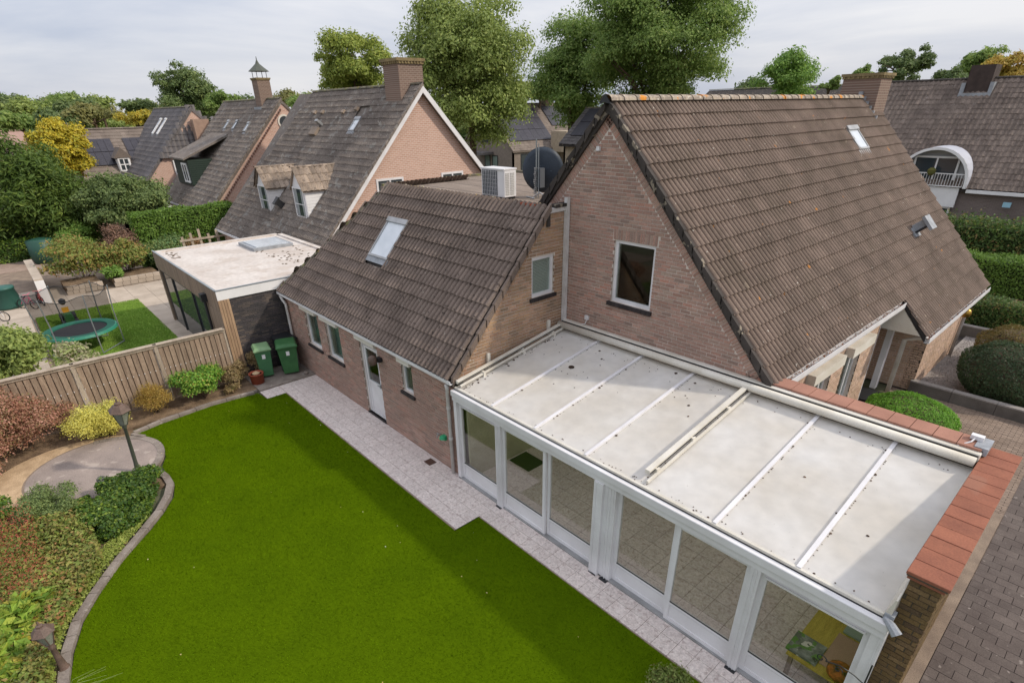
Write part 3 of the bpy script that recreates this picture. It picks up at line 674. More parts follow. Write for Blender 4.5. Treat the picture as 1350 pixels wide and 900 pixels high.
sky_m = (10.12, 10.98, 5.55, 6.45)  # placeholder, real roof-window rect computed below
def uvM(x, y): return (y-9.62, (eX-x)*sl)
tiled(roof, (eX, 9.62, eZ-D*0-.0), (0, 1, 0), (-1, 0, SL), [(0, 0), (7.28, 0), (7.28, -3*.366), (13.9, -3*.366), (13.9, vlen), (0, vlen)], .302, vlen/17, M_tile, 300,
      excl=[(10.15, 10.9, 4.33, 5.15)], amp=.055, th=.042, seg=7)
tiled(roof, (2*RX-eX, 23.5, eZ), (0, -1, 0), (1, 0, SL), [(0, 0), (13.9, 0), (13.9, vlen), (0, vlen)], .302, vlen/17, M_tile, 0, seg=2, name='roof_tile')
ridge_caps(roof, (RX, 9.5, RZ+.03), (RX, 22.5, RZ+.03), M_ridge, r=.14, L=.40)
def verge(parent, A, B, n, m, w=.05, h=.17, name='verge_tile'):
    A = Vector(A); B = Vector(B); d = (B-A)/n; side = Vector((0, -1, 0))
    for i in range(n):
        p = A+d*i; q = A+d*(i+1.08); up = Vector((0, 0, 1))
        MB().hexa([tuple(v) for v in (p+side*w-up*h*.55, q+side*w-up*h*1.0, q-side*.03-up*h*1.0, p-side*.03-up*h*.55, p+side*w+up*.02, q+side*w+up*.055, q-side*.03+up*.055, p-side*.03+up*.02)]).build(name, m, parent)
verge(roof, (RX+.05, 9.6, RZ-.02), (eX, 9.6, eZ+.02), 17, M_verge)
verge(roof, (RX-.05, 9.6, RZ-.02), (2*RX-eX, 9.6, eZ+.02), 17, M_verge)
MB().prism([(RX-.02, 9.49, RZ+.13), (RX-.17, 9.49, RZ-.05), (RX-.02, 9.49, RZ-.02), (RX+.14, 9.49, RZ-.05)], (0, .02, 0)).build('ridge_end', M_blackp, roof)
# roof window and vent on the right slope
def on_roof(F, u0, u1, v0, v1): pass
def roofframe(O, U, V):
    O = Vector(O); U = Vector(U).normalized(); V = Vector(V).normalized(); Nn = U.cross(V)
    return lambda u, v, n: tuple(O+U*u+V*v+Nn*n)
FR = roofframe((eX, 9.62, eZ), (0, 1, 0), (-1, 0, SL))
def rooflight(parent, F, u0, u1, v0, v1, fm, gm, up=.09, fw=.06, name='roof_window'):
    m = MB(); m.fbox(F, u0, u1, v0, v0+fw, -.03, up); m.fbox(F, u0, u0+fw, v0+fw, v1-fw, -.03, up); m.fbox(F, u1-fw, u1, v0+fw, v1-fw, -.03, up)
    m.fbox(F, u0-.01, u1+.01, v1-fw*1.6, v1+.05, -.03, up+.03); w = m.build(name, fm, parent)
    g = MB(); g.fbox(F, u0+fw, u1-fw, v0+fw, v1-fw, 0, up-.02); g.build('pane', gm, w)
    g = MB(); g.fbox(F, u0-.05, u1+.05, v0-.16, v0, .04, .055); g.build('flashing', M_lead, w); return w
rooflight(roof, FR, 10.12, 10.92, 4.36, 5.12, M_alu, M_skyl)
vt = MB(); vt.fbox(FR, 10.3, 10.75, 1.3, 1.6, .0, .09); vt.fbox(FR, 10.42, 10.66, 1.45, 1.66, .09, .42); vt.fbox(FR, 10.32, 10.76, 1.28, 1.72, .42, .5)
vo = vt.build('roof_vent', M_lead, roof); MB().fbox(FR, 10.4, 10.68, 1.40, 1.46, .09, .41).build('vent_opening', M_blackp, vo)
# orange-brown leaf litter in the gutter and white gutters
for (x, y0, y1) in ((eX+.06, 9.66, 16.98), (xl+.06, 16.96, 23.55)):
    z = rp(x)+.0; g = MB(); g.box(x-.06, x-.045, y0, y1, z-.12, z-.0); g.box(x+.045, x+.06, y0, y1, z-.12, z+.0); g.box(x-.06, x+.06, y0, y1, z-.135, z-.115); g.build('gutter', M_white, house)
    l = MB(); rg2 = random.Random(7)
    for k in range(int((y1-y0)*28)):
        a = rg2.uniform(y0, y1); b = x+rg2.uniform(-.05, .04); s = rg2.uniform(.01, .025); c = rg2.random()*3
        l.add([(b+s*math.cos(c+j*1.57), a+s*math.sin(c+j*1.57)*1.5, z-.03+rg2.random()*.03) for j in range(4)], [(0, 1, 2, 3)])
    l.build('gutter_leaves', leafmat('gutter_leaf', G('#7a4a30', '#5c3c28', '#94603c', '#463026')), house, kind='stuff')
# gable wall facing the garden (-Y)
FG = wallframe((0, YB, 0), (1, 0, 0), (0, -1, 0))
XW = -3.85; XL = 2*RX-XW
gpoly = [(XL, 0), (XW, 0), (XW, rp(XW)-.22), (RX, RZ-.22), (XL, rp(XW)-.22)]
wn = (-7.47, -6.42, 3.79, 5.13)
door_in = (-6.6, -4.4, 0, 2.2)
stores = []; bands = []
wall_poly('wall', house, FG, gpoly, [wn, door_in], .25, M_mortar)
bp2 = [(XL+.1, 2.3), (XW, 2.3), (XW, rp(XW)-.42), (RX, RZ-.45), (XL+.1, rp(XL+.1)-.42)]
# coursed bricks only where they are in view; a soldier course over the window
brick_field(house, FG, [(-9.4, 2.4), (XW, 2.4), (XW, rp(XW)-.47), (RX, RZ-.47), (-9.4, rp(-9.4)-.47)], [wn, (wn[0]-.05, wn[1]+.05, wn[3], wn[3]+.21)], M_brick, store=stores, seed=2)
L = [];
for k in range(18): L.append((wn[0]-.03+k*.0615, wn[0]-.03+k*.0615+.05, wn[3]+.004, wn[3]+.205, .008, False))
stores.append((FG, L))
rake_band(FG, (RX+.02, RZ-.23), (XW, rp(XW)-.23), .17, bands); rake_band(FG, (-9.7, rp(-9.7)-.23), (RX-.02, RZ-.23), .17, bands)
emit_bricks(house, stores, bands, M_brick, 300)
window(house, FG, *wn, M_white, M_glass, fwid=.075, recess=.05, sill=None, back=None, mull=())
sl_ = MB()
for k in range(10): MB().fbox(FG, wn[0]-.06+k*.117, wn[0]+.05+k*.117, wn[2]-.085, wn[2]-.005, -.05, .07).build('sill_tile', M_sill, house)
MB().fbox(FG, -8.06, -7.98, 6.82, 6.90, .0, .06).build('wall_sensor', M_white, house)
MB().fbox(FG, -8.15, -8.05, 3.2, 3.3, .0, .06).build('junction_box', M_white, house)
MB().tube([(-8.1, YB-.03, 3.2), (-8.12, YB-.06, 3.1), (-8.3, YB-.08, 3.02)], .012, 5).build('cable', M_white, house)
# interior of the room behind the gable window: floor, back wall
MB().box(-9.5, -6.1, 12.5, 12.6, 2.9, 5.3).box(-9.5, -4.6, 9.95, 12.5, 2.85, 2.9).build('room', flat('warm_room_wall', rgb('#8a7560'), rough=.9), house)
# entrance side (+X)
FE = wallframe((XW, 0, 0), (0, 1, 0), (1, 0, 0))
w1 = (12.25, 13.6, .95, 2.2); w2 = (14.35, 15.45, .15, 2.2); top = rp(XW)-.2
wall_poly('wall', house, FE, [(YB, 0), (16.55, 0), (16.55, top), (YB, top)], [w1, w2], .3, M_mortar)
FE2 = wallframe((-3.1, 0, 0), (0, 1, 0), (1, 0, 0)); t2 = rp(-3.1)-.2
wall_poly('wall', house, FE2, [(18.7, 0), (23.3, 0), (23.3, t2), (18.7, t2)], [], .3, M_mortar)
FS = wallframe((0, 18.7, 0), (1, 0, 0), (0, -1, 0))
wall_poly('wall', house, FS, [(-4.5, 0), (-3.1, 0), (-3.1, t2), (-4.0, 2.9), (-4.5, 2.9)], [], .1, M_mortar)
FD = wallframe((-4.3, 0, 0), (0, 1, 0), (1, 0, 0)); dr = (16.95, 18.0, 0, 2.15)
wall_poly('wall', house, FD, [(16.5, 0), (18.8, 0), (18.8, 2.9), (16.5, 2.9)], [dr], .2, M_mortar)
stores = []
brick_field(house, FE, [(9.9, .0), (16.55, .0), (16.55, top), (9.9, top)], [w1, w2], M_brick, store=stores, seed=4)
brick_field(house, FE2, [(18.7, 0), (23.3, 0), (23.3, t2), (18.7, t2)], [], M_brick, store=stores, seed=5)
brick_field(house, FS, [(-4.3, 0), (-3.1, 0), (-3.1, t2), (-4.3, t2)], [], M_brick, store=stores, seed=6)
brick_field(house, FD, [(16.55, 0), (18.7, 0), (18.7, 2.9), (16.55, 2.9)], [dr], M_brick, store=stores, seed=7)
emit_bricks(house, stores, [], M_bricklit, 0)  # entrance walls use the copy with sunlight in its colour
window(house, FE, *w1, M_white, M_glass, fwid=.07, recess=.1, mull=(13.3,), back=M_curt)
window(house, FE, *w2, M_white, M_glass, fwid=.07, recess=.1, mull=(15.15,), back=M_curt)
for (a, b) in ((12.0, 13.7), (14.2, 15.65)): MB().fbox(FE, a, b, 2.2, 2.44, .01, .20).build('shutter_box', M_cream, house)
dd = MB(); dd.fbox(FD, dr[0], dr[0]+.09, 0, 2.15, -.1, .03); dd.fbox(FD, dr[1]-.09, dr[1], 0, 2.15, -.1, .03); dd.fbox(FD, dr[0]+.09, dr[1]-.09, 2.05, 2.15, -.1, .03)
dd.fbox(FD, dr[0]+.09, dr[1]-.09, .02, 2.05, -.07, -.03); do = dd.build('door', M_white, house)
MB().fbox(FD, dr[0]+.18, dr[0]+.24, .95, 1.15, -.03, .04).build('handle', M_steel, do)
MB().fbox(FD, dr[0]+.35, dr[1]-.3, .5, 1.9, -.03, -.025).build('pane', M_glassd, do)
MB().box(-4.2, -3.5, 17.0, 17.9, .0, .03).build('doormat', M_blackp, house)
MB().box(-4.0, -3.85, 18.05, 18.25, 0, 2.22).build('porch_post', M_white, house); MB().box(-3.95, -3.85, 16.57, 16.62, 0, 2.4).build('porch_post', M_white, house)
MB().prism([(-3.68, 16.92, rp(-3.68)-.14), (-3.0, 16.92, rp(-3.0)-.16), (-4.1, 16.92, rp(-3.0)-.16), (-4.1, 16.92, 2.9)], (0, .05, 0)).build('porch_panel', M_cream, house)
MB().box(-4.3, -3.0, 16.97, 18.7, 2.22, 2.27).build('porch_ceiling', M_cream, house)
verge(roof, (eX+.02, 16.95, eZ+.02), (xl, 16.95, rp(xl)+.02), 3, M_blackp, name='verge_tile')
MB().tube([(-2.86, 17.02, rp(xl)-.1), (-3.05, 17.12, 2.1), (-3.37, 17.28, 1.92), (-3.37, 17.3, 0)], .06, 10).build('downpipe', M_pipe, house, smooth=True)
MB().tube([(-2.92, 22.5, rp(xl)-.12), (-3.02, 22.5, 2.0), (-3.02, 22.5, 0)], .05, 10).build('downpipe', M_pipe, house, smooth=True)
wl = MB().lathe((-2.88, 21.5, 1.78), [(.03, -.14), (.12, -.1), (.15, .0), (.12, .1), (.03, .16)], 10).build('wall_lamp', flat('brass', rgb('#a8843c'), rough=.3, metallic=.8), house, smooth=True)
MB().box(-3.1, -2.98, 21.42, 21.58, 1.68, 1.82).build('lamp_bracket', M_blackp, wl)
wall_poly('wall', house, wallframe((0, 23.3, 0), (-1, 0, 0), (0, 1, 0)), [(-XL, 0), (3.1, 0), (3.1, 2.2), (-RX, RZ-.3), (-XL, 2.2)][::1], [], .25, M_mortar)
wall_poly('wall', house, wallframe((XL, 0, 0), (0, -1, 0), (-1, 0, 0)), [(-23.3, 0), (-YB, 0), (-YB, top), (-23.3, top)], [], .25, M_mortar)
def chimney(parent, x0, x1, y0, y1, z0, z1, bm_, cm, cap=.12, name='chimney', flash=None, dent=True):
    m = MB(); m.box(x0, x1, y0, y1, z0, z1-cap*2.2); c = m.build(name, bm_, parent)
    k = MB(); k.box(x0-cap*.5, x1+cap*.5, y0-cap*.5, y1+cap*.5, z1-cap*2.2, z1-cap*1.2); k.box(x0-cap, x1+cap, y0-cap, y1+cap, z1-cap*1.2, z1)
    if dent:
        n = int((x1-x0)/.14)
        for i in range(n): k.box(x0+i*(x1-x0)/n, x0+i*(x1-x0)/n+.06, y0-cap*.85, y0-cap*.5, z1-cap*2.1, z1-cap*1.2)
        n = int((y1-y0)/.14)
        for i in range(n): k.box(x1+cap*.5, x1+cap*.85, y0+i*(y1-y0)/n, y0+i*(y1-y0)/n+.06, z1-cap*2.1, z1-cap*1.2)
    k.build('chimney_cap', cm, c)
    if flash:
        f = MB(); f.box(x0-.14, x1+.14, y0-.14, y1+.14, flash[0], flash[1]); f.build('flashing', M_lead, c)
    return c
M_chb = brickmat('chimney_brick', 'y', rgb('#7d665a'), rgb('#6b574d'), rgb('#948678'))
M_chc = mat('lichened_chimney_cap', rgb('#8d7c58'), rgb('#6f6248'), rough=.95, scale=3, fine=30, fineamt=.3)
ch = chimney(house, -8.5, -7.35, 22.7, 23.7, 5.8, 8.42, M_chb, M_chc, cap=.07)
fl = MB()
for k in range(6): fl.box(-7.2, -7.17, 22.66, 22.72, 7.0, 7.1); fl.box(-7.9+k*.12, -7.78+k*.12, 22.62, 22.70, 7.5-k*.14, 7.9-k*.14)
fl.build('flashing', M_lead, ch)
MB().box(-7.22, -6.62, 22.3, 22.75, 6.35, 7.15).build('flashing', M_lead, ch) if False else None
# ================================================================ garage wing
GE, GZ, GS = 6.16, 2.522, 1.11; gl = math.hypot(1, GS)
gar = thing('garage_wing', 'low brick garage wing with steep dark tiled roof and hipped end beside the path', 'building', (-13.4, 7.5, 0))
def gz(y, d=0): return GZ+GS*(y-GE)+d
XR, XH = -8.82, -18.25; d0 = -.05
dk = MB()
A = [(XH, GE, gz(GE, d0)), (XR, GE, gz(GE, d0)), (XR, 9.0, gz(9.0, d0)), (XH+2.9, 9.0, gz(9.0, d0))]
dk.add(A+[(XH, 12, gz(GE, d0)), (XH, 11.9, gz(GE, d0))], [(0, 1, 2, 3)])
dk.add([(XH, GE, gz(GE, d0)), (XH+2.9, 9.0, gz(9.0, d0)), (XH+2.9, 12, gz(9.0, d0)), (XH, 12, gz(GE, d0))], [(0, 1, 2, 3)])
dk.prism([(XR, GE, gz(GE, d0)), (XR, 9.0, gz(9.0, d0)), (XR, 9.0, gz(9.0, d0-.15)), (XR, GE, gz(GE, d0-.12))], (-.1, 0, 0))
dk.box(XH+2.9, XR, 9.0, 9.1, 5.3, gz(9.0, d0))
groof = dk.build('roof', M_verge, gar)
LG = 2.9*gl; hG = LG/12
FGR = roofframe((XH, GE, GZ), (1, 0, 0), (0, 1, GS))
tiled(groof, (XH, GE, GZ), (1, 0, 0), (0, 1, GS), [(0, 0), (9.43, 0), (9.43, LG), (2.85, LG)], .302, hG, M_tileg, 300, excl=[(3.93, 4.92, 2.03, 3.22)], amp=.056, th=.044, seg=7)
tiled(groof, (XH, 12, GZ), (0, -1, 0), (1, 0, GS), [(0, 0), (5.9, 0), (3.0, LG), (0, LG)], .302, hG, M_tileg, 0, seg=2)
ridge_caps(groof, (XH, GE, GZ+.03), (XH+2.9, 9.0, gz(9.0)+.03), M_ridgeg, r=.09, L=.36, name='hip_tile')
for i in range(12): # dark verge on the right rake
    y0 = GE+i*2.9/12; y1 = y0+2.9/12*1.1
    MB().hexa([(XR-.02, y0, gz(y0)-.14), (XR+.05, y0, gz(y0)-.14), (XR+.05, y1, gz(y1)-.14), (XR-.02, y1, gz(y1)-.14), (XR-.02, y0, gz(y0)+.065), (XR+.05, y0, gz(y0)+.065), (XR+.05, y1, gz(y1)+.03), (XR-.02, y1, gz(y1)+.03)]).build('verge_tile', M_tileg, groof)
ridge_caps(groof, (XH+2.95, 9.05, gz(9.0)-.01), (-9.6, 9.05, gz(9.0)-.01), M_ridgeg, r=.07, L=.4, name='ridge_tile')
rooflight(groof, FGR, 3.95, 4.93, 2.05, 3.22, M_alu, M_skyl)
rg = random.Random(11); mb = MB()
for i in range(150):
    x = rg.uniform(-15.2, -9.3); y = rg.uniform(9.03, 9.25); s = rg.uniform(.015, .05)
    mb.lathe((x, y, 5.66+rg.random()*.06), [(s, 0), (s*.7, s*.7)], 5)
mb.build('moss_clumps', mat('roof_moss', rgb('#8f8a52'), rgb('#a09070'), rough=1, ramp=G('#7d7a4a', '#a88a4a', '#c4b9a4', '#5f5c40')), groof, kind='stuff')
MB().box(-9.75, -9.2, 8.98, 9.15, 5.66, 5.74).build('flashing', mat('orange_flashing_patch', rgb('#b4583a'), rgb('#8a4a36')), groof)
FF = wallframe((0, 6.25, 0), (1, 0, 0), (0, -1, 0))
XWL, XWR = -18.05, -8.86
g1 = (-16.60, -15.72, 1.14, 2.30); g2 = (-15.20, -14.31, 1.14, 2.30); gd = (-13.14, -12.2, .06, 2.2); g4 = (-11.05, -10.58, 1.46, 2.29)
holes = [g1, g2, gd, g4]
fp = [(XWL, 0), (XWR, 0), (XWR, 2.44), (XWL, 2.44)]
wall_poly('wall', gar, FF, fp, holes, .25, M_mortar)
FX = wallframe((XWR, 0, 0), (0, 1, 0), (1, 0, 0)); g5 = (8.56, 9.27, 3.78, 4.68)
sp = [(6.25, 0), (YB-.01, 0), (YB-.01, 5.62), (9.02, 5.62), (9.0, gz(9.0)-.12), (6.25, gz(6.25)-.12)]
sp = [(6.25, 0), (YB-.01, 0), (YB-.01, 5.56), (8.97, 5.56), (6.25, gz(6.25)-.12)]
wall_poly('wall', gar, FX, sp, [g5, (6.8, 9.2, .0, 2.3)], .25, M_mortar)
wall_poly('wall', gar, wallframe((XWL, 0, 0), (0, -1, 0), (-1, 0, 0)), [(-12, 0), (-6.25, 0), (-6.25, 2.4), (-12, 2.4)], [], .25, M_mortar)
stores = []; bands = []
brick_field(gar, FX, [(6.25, 2.5), (YB-.01, 2.5), (YB-.01, 5.45), (9.0, 5.45), (6.25, gz(6.25)-.26)], [g5], M_brickd, store=stores, seed=8)
rake_band(FX, (8.97, gz(8.97)-.13), (6.25, gz(6.25)-.13), .12, bands)
L = [(8.98+k*.0615, 9.03+k*.0615, 5.45, 5.56, .006, False) for k in range(11)]
stores.append((FX, L))
emit_bricks(gar, stores, bands, M_brickd, 150)
stores = []
brick_field(gar, FF, fp, holes+[(g1[0]-.14, g1[1]+.02, 2.2, 2.5), (g2[0]-.2, g2[1]+.02, 2.2, 2.5)], M_brick, store=stores, seed=9)
emit_bricks(gar, stores, [], M_brick, 150)
for g, lb in ((g1, None), (g2, None)): window(gar, FF, *g, M_white, M_glass, fwid=.055, recess=.06, back=M_curt, blind=None)
window(gar, FF, *g4, M_white, M_glass, fwid=.05, recess=.06, back=M_curt)
window(gar, FX, *g5, M_white, M_glass, fwid=.07, recess=.04, blind=M_blind, back=M_dark)
for g, F, mm in ((g1, FF, 7), (g2, FF, 7), (g4, FF, 4), (g5, FX, 7)):
    n = mm; w = (g[1]-g[0]+.14)/n
    for k in range(n): MB().fbox(F, g[0]-.07+k*w, g[0]-.07+(k+1)*w-.008, g[2]-.085, g[2]-.005, -.06, .06).build('sill_tile', M_sill, gar)
for a, b in ((g1[0]-.16, g1[1]+.01), (g2[0]-.18, g2[1]+.01), (gd[0]-.1, gd[1]+.0), (g4[0]-.05, g4[1]+.03)): MB().fbox(FF, a, b, 2.255, 2.43, .012, .09).build('shutter_box', M_cream, gar)
# door
dd = MB(); r = -.05; a, b, c, e = gd
dd.fbox(FF, a, a+.07, c, e, r-.07, r); dd.fbox(FF, b-.07, b, c, e, r-.07, r); dd.fbox(FF, a+.07, b-.07, e-.07, e, r-.07, r); dd.fbox(FF, a+.07, b-.07, c, c+.06, r-.07, r)
dd.fbox(FF, a+.09, a+.17, c+.06, e-.09, r-.06, r-.01); dd.fbox(FF, b-.17, b-.09, c+.06, e-.09, r-.06, r-.01); dd.fbox(FF, a+.17, b-.17, e-.17, e-.09, r-.06, r-.01); dd.fbox(FF, a+.17, b-.17, 1.0, 1.08, r-.06, r-.01)
door = dd.build('door', M_white, gar)
MB().fbox(FF, a+.17, b-.17, c+.07, 1.0, r-.05, r-.025).build('door_panel', M_white, door); MB().fbox(FF, a+.17, b-.17, 1.08, e-.17, r-.04, r-.03).build('pane', M_glass, door)
MB().fbox(FF, b-.15, b-.11, 1.03, 1.13, r-.01, r+.03).fbox(FF, b-.27, b-.11, 1.07, 1.09, r+.02, r+.035).build('handle', M_steel, door)
MB().fbox(FF, a-.02, b+.02, .0, .06, -.15, .03).build('threshold', M_sill, gar); MB().fbox(FF, a, b, 0, 2.3, -.9, -.88).build('curtain', M_curt, gar)
# gutter, soffit, pipes, lamp
g = MB(); y = GE-.02; z = GZ-.01; g.box(XH, XR+.03, y-.055, y-.043, z-.07, z); g.box(XH, XR+.03, y-.055, y+.05, z-.08, z-.07); g.build('gutter', M_white, gar)
MB().box(XWL-.1, XWR, 6.16, 6.24, 2.40, 2.43).build('soffit', M_cream, gar)
MB().tube([(-8.98, GE-.04, 2.38), (-8.98, GE-.02, 2.25), (-9.03, 6.17, 2.1), (-9.03, 6.17, 0)], .042, 10).build('downpipe', M_pipe, gar, smooth=True)
for z in (1.75, .95): MB().tube([(-9.03, 6.17, z), (-9.03, 6.17, z+.06)], .05, 10).build('pipe_clip', M_pipe, gar)
MB().tube([(-18.1, GE-.03, 2.38), (-17.95, 6.12, 2.3), (-17.87, 6.17, 2.15), (-17.85, 6.17, 0)], .042, 10).build('downpipe', M_pipe, gar, smooth=True)
lp = MB().lathe((-12.02, 6.0, 2.02), [(.05, .14), (.10, .10), (.115, .0), (.09, -.1), (.04, -.12)], 12).build('wall_lamp', M_copper, gar, smooth=True)
MB().box(-12.1, -11.94, 6.12, 6.24, 1.95, 2.06).build('lamp_bracket', M_blackp, lp)
MB().box(-8.87, -8.78, 9.02, 9.64, 5.6, 5.68).build('fascia', M_pipe, gar)
for k in range(2): MB().box(-8.95, -8.76, 9.2+k*.24, 9.42+k*.24, 5.68, 5.75).build('edge_tile', M_verge, gar)
MB().box(-8.84, -8.75, 9.55, 9.645, 2.96, 5.86).build('downpipe', M_pipe, gar)
# green hose tap holder
t = thing('hose_holder', 'small green plastic hose holder with tap on the garage wall beside the downpipe', 'hose holder', (-9.4, 6.25, .8))
MB().lathe((-9.36, 6.17, .84), [(.02, -.02), (.09, -.01), (.07, .05), (.02, .06)], 12).box(-9.4, -9.3, 6.18, 6.24, .78, .9).build('reel', flat('bright_green_plastic', rgb('#2f9a6a')), t)
MB().tube([(-9.55, 6.24, .85), (-9.55, 6.15, .85), (-9.55, 6.13, .78)], .016, 6).tube([(-9.6, 6.17, .88), (-9.5, 6.17, .88)], .01, 5).build('tap', M_alu, t)
# ================================================================ flat roof behind the garage, with outdoor unit and dish
fb = thing('flat_roof_building', 'flat roofed brick block with brown grey felt behind the garage roof', 'building', (-12.6, 11.6, 0))
wall_poly('wall', fb, wallframe((0, 9.12, 0), (1, 0, 0), (0, -1, 0)), [(-15.9, 0), (-9.4, 0), (-9.4, 5.5), (-15.9, 5.5)], [], .2, M_mortar)
MB().box(-16.0, -15.8, 9.12, 14.5, 0, 5.5).box(-15.8, -9.4, 14.3, 14.5, 0, 5.5).build('wall', M_brickn, fb)
MB().box(-16.05, -9.4, 9.1, 14.55, 5.5, 5.6).build('roof_deck', M_felt, fb)
k = MB(); k.box(-16.1, -15.95, 9.15, 14.6, 5.55, 5.67); k.box(-15.95, -9.4, 14.45, 14.6, 5.55, 5.67); k.build('roof_edging', M_ridgeg, fb)
for i in range(5): MB().box(-15.9, -9.5, 10.1+i*.95, 10.115+i*.95, 5.6, 5.607).build('felt_seam', M_kerb, fb)
ac = thing('air_conditioner', 'white outdoor air conditioning unit with grille on the flat roof', 'air conditioner', (-11.35, 9.85, 5.6))
x0, x1, y0, y1, z0, z1 = -11.8, -10.92, 9.6, 10.02, 5.66, 6.32
MB().box(x0, x1, y0+.02, y1, z0, z1-.03).build('casing', M_white, ac, bevel=.01); MB().box(x0-.01, x1+.01, y0, y1+.01, z1-.03, z1).build('top', M_white, ac)
MB().box(x0+.06, x1-.26, y0+.005, y0+.03, z0+.04, z1-.05).build('grille_back', flat('dark_grille', rgb('#55585c')), ac)
g = MB()
for k in range(9): g.box(x0+.06+k*.065, x0+.063+k*.065, y0-.006, y0+.004, z0+.04, z1-.05)
for k in range(7): g.box(x0+.06, x1-.26, y0-.008, y0-.002, z0+.04+k*.09, z0+.043+k*.09)
g.build('grille', M_white, ac)
g = MB()
for c_ in range(2):
    for k in range(13): g.box(x1-.004, x1+.012, y0+.06+c_*.16, y0+.18+c_*.16, z0+.06+k*.04, z0+.08+k*.04)
g.build('side_louvres', flat('louvre_grey', rgb('#b9b7b2')), ac)
MB().box(x0+.05, x0+.15, y0, y1, 5.6, 5.67).box(x1-.15, x1-.05, y0, y1, 5.6, 5.67).build('feet', M_blackp, ac)
MB().tube([(x0, 9.75, 6.1), (x0-.05, 9.75, 6.05), (x0-.06, 9.75, 5.62), (x0-.1, 9.5, 5.62)], .025, 6).box(x0-.06, x0, 9.68, 9.8, 6.0, 6.16).build('pipes', M_blackp, ac)
ds = thing('satellite_dish', 'large dark blue satellite dish on a metal mast near the gable verge', 'satellite dish', (-10.6, 10.45, 5.6))
mb = MB(); c = Vector((-10.6, 10.62, 6.2)); nd = Vector((-.62, .74, .22)).normalized(); a_ = nd.cross(Vector((0, 0, 1))).normalized(); b_ = a_.cross(nd)
k = 0; rings = 6; seg = 28; vs = []; fs = []
for i in range(rings+1):
    q = i/rings
    for j in range(seg):
        t = 2*math.pi*j/seg; vs.append(c+a_*math.cos(t)*.52*q+b_*math.sin(t)*.56*q+nd*(.13*q*q))
for i in range(rings):
    for j in range(seg): fs.append((i*seg+j, i*seg+(j+1) % seg, (i+1)*seg+(j+1) % seg, (i+1)*seg+j))
mb.add([tuple(v) for v in vs], fs); dsh = mb.build('dish', mat('dark_blue_dish', rgb('#3b444f'), rgb('#333b45'), rough=.5, spots=[(12, .7, rgb('#66707a'), .6)]), ds, smooth=True)
mo = dsh.modifiers.new('s', 'SOLIDIFY'); mo.thickness = .012
MB().tube([(-10.62, 10.42, 5.6), (-10.62, 10.42, 6.95)], .016, 8).tube([(-10.54, 10.42, 5.6), (-10.56, 10.44, 6.85)], .012, 6).build('mast', M_steel, ds)
MB().box(-10.68, -10.5, 10.44, 10.6, 5.85, 6.3).build('motor_bracket', flat('grey_bracket', rgb('#56595e')), ds)
rg = random.Random(4); m = MB()
for k in range(14): zz = 5.7+k*.045; m.box(-10.66+rg.uniform(-.03, .02), -10.62+rg.uniform(0, .03), 10.38, 10.43, zz, zz+.03)
m.build('clamps', M_alu, ds)
MB().tube([(-10.6, 10.3, 5.64), (-10.45, 10.38, 5.75), (-10.3, 10.5, 5.64)], .02, 5).tube([(-10.9, 10.35, 5.62), (-10.5, 10.25, 5.62)], .02, 5).build('base_frame', M_alu, ds)
# ================================================================ conservatory
con = thing('conservatory', 'long white framed glass conservatory with pale sheet roof and sliding doors', 'conservatory', (-4.6, 8.0, 0))
CX0, CX1 = -8.80, -.46
def cz(y, d=0): return 2.33+.1538*(y-6.2)+d
def slab(mb, x0, x1, y0, y1, d0, d1): return mb.hexa([(x0, y0, cz(y0, d0)), (x1, y0, cz(y0, d0)), (x1, y1, cz(y1, d0)), (x0, y1, cz(y1, d0)), (x0, y0, cz(y0, d1)), (x1, y0, cz(y0, d1)), (x1, y1, cz(y1, d1)), (x0, y1, cz(y1, d1))])
M_sh = M_sheet
t = M_sh.node_tree; p = [x for x in t.nodes if x.type == 'BSDF_PRINCIPLED'][0]; o = [x for x in t.nodes if x.type == 'OUTPUT_MATERIAL'][0]
tr = t.nodes.new('ShaderNodeBsdfTranslucent'); ms = t.nodes.new('ShaderNodeMixShader'); ms.inputs[0].default_value = .34
tr.inputs[0].default_value = (1, .97, .9, 1); t.links.new(p.outputs[0], ms.inputs[1]); t.links.new(tr.outputs[0], ms.inputs[2]); t.links.new(ms.outputs[0], o.inputs[0])
ribs = [-7.575, -6.35, -5.105, -3.945, -2.69, -1.51]; xs = [CX0]+ribs+[CX1]
for a, b in zip(xs[:-1], xs[1:]): MB().add([(x_, y_, cz(y_, .004)) for x_, y_ in ((a+.004, 6.24), (b-.004, 6.24), (b-.004, 9.5), (a+.004, 9.5))], [(0, 1, 2, 3)]).build('roof_panel', M_sh, con)
for x in ribs:
    if abs(x+3.945) < .01: continue
    slab(MB(), x-.03, x+.03, 6.22, 9.5, .006, .045).build('roof_rib', M_white, con)
m = MB(); slab(m, CX0, CX1, 6.2, 6.24, -.02, .03); m.build('front_bead', M_cream, con)
m = MB(); m.box(CX0, CX1+.02, 6.19, 6.21, 2.27, 2.32); m.build('gutter_gap', M_blackp, con)
m = MB(); m.box(CX0-.02, CX1+.04, 6.10, 6.19, 2.18, 2.31); m.box(CX0-.02, CX1+.04, 6.13, 6.24, 2.06, 2.18); m.build('header', M_white, con, bevel=.008)
for x in ribs:
    MB().box(x-.04, x+.04, 6.22, 9.5, 2.2, 2.26).build('rafter', M_white, con) if False else None
    r_ = MB(); slab(r_, x-.03, x+.03, 6.3, 9.6, -.1, -.012); r_.build('rafter', M_white, con)
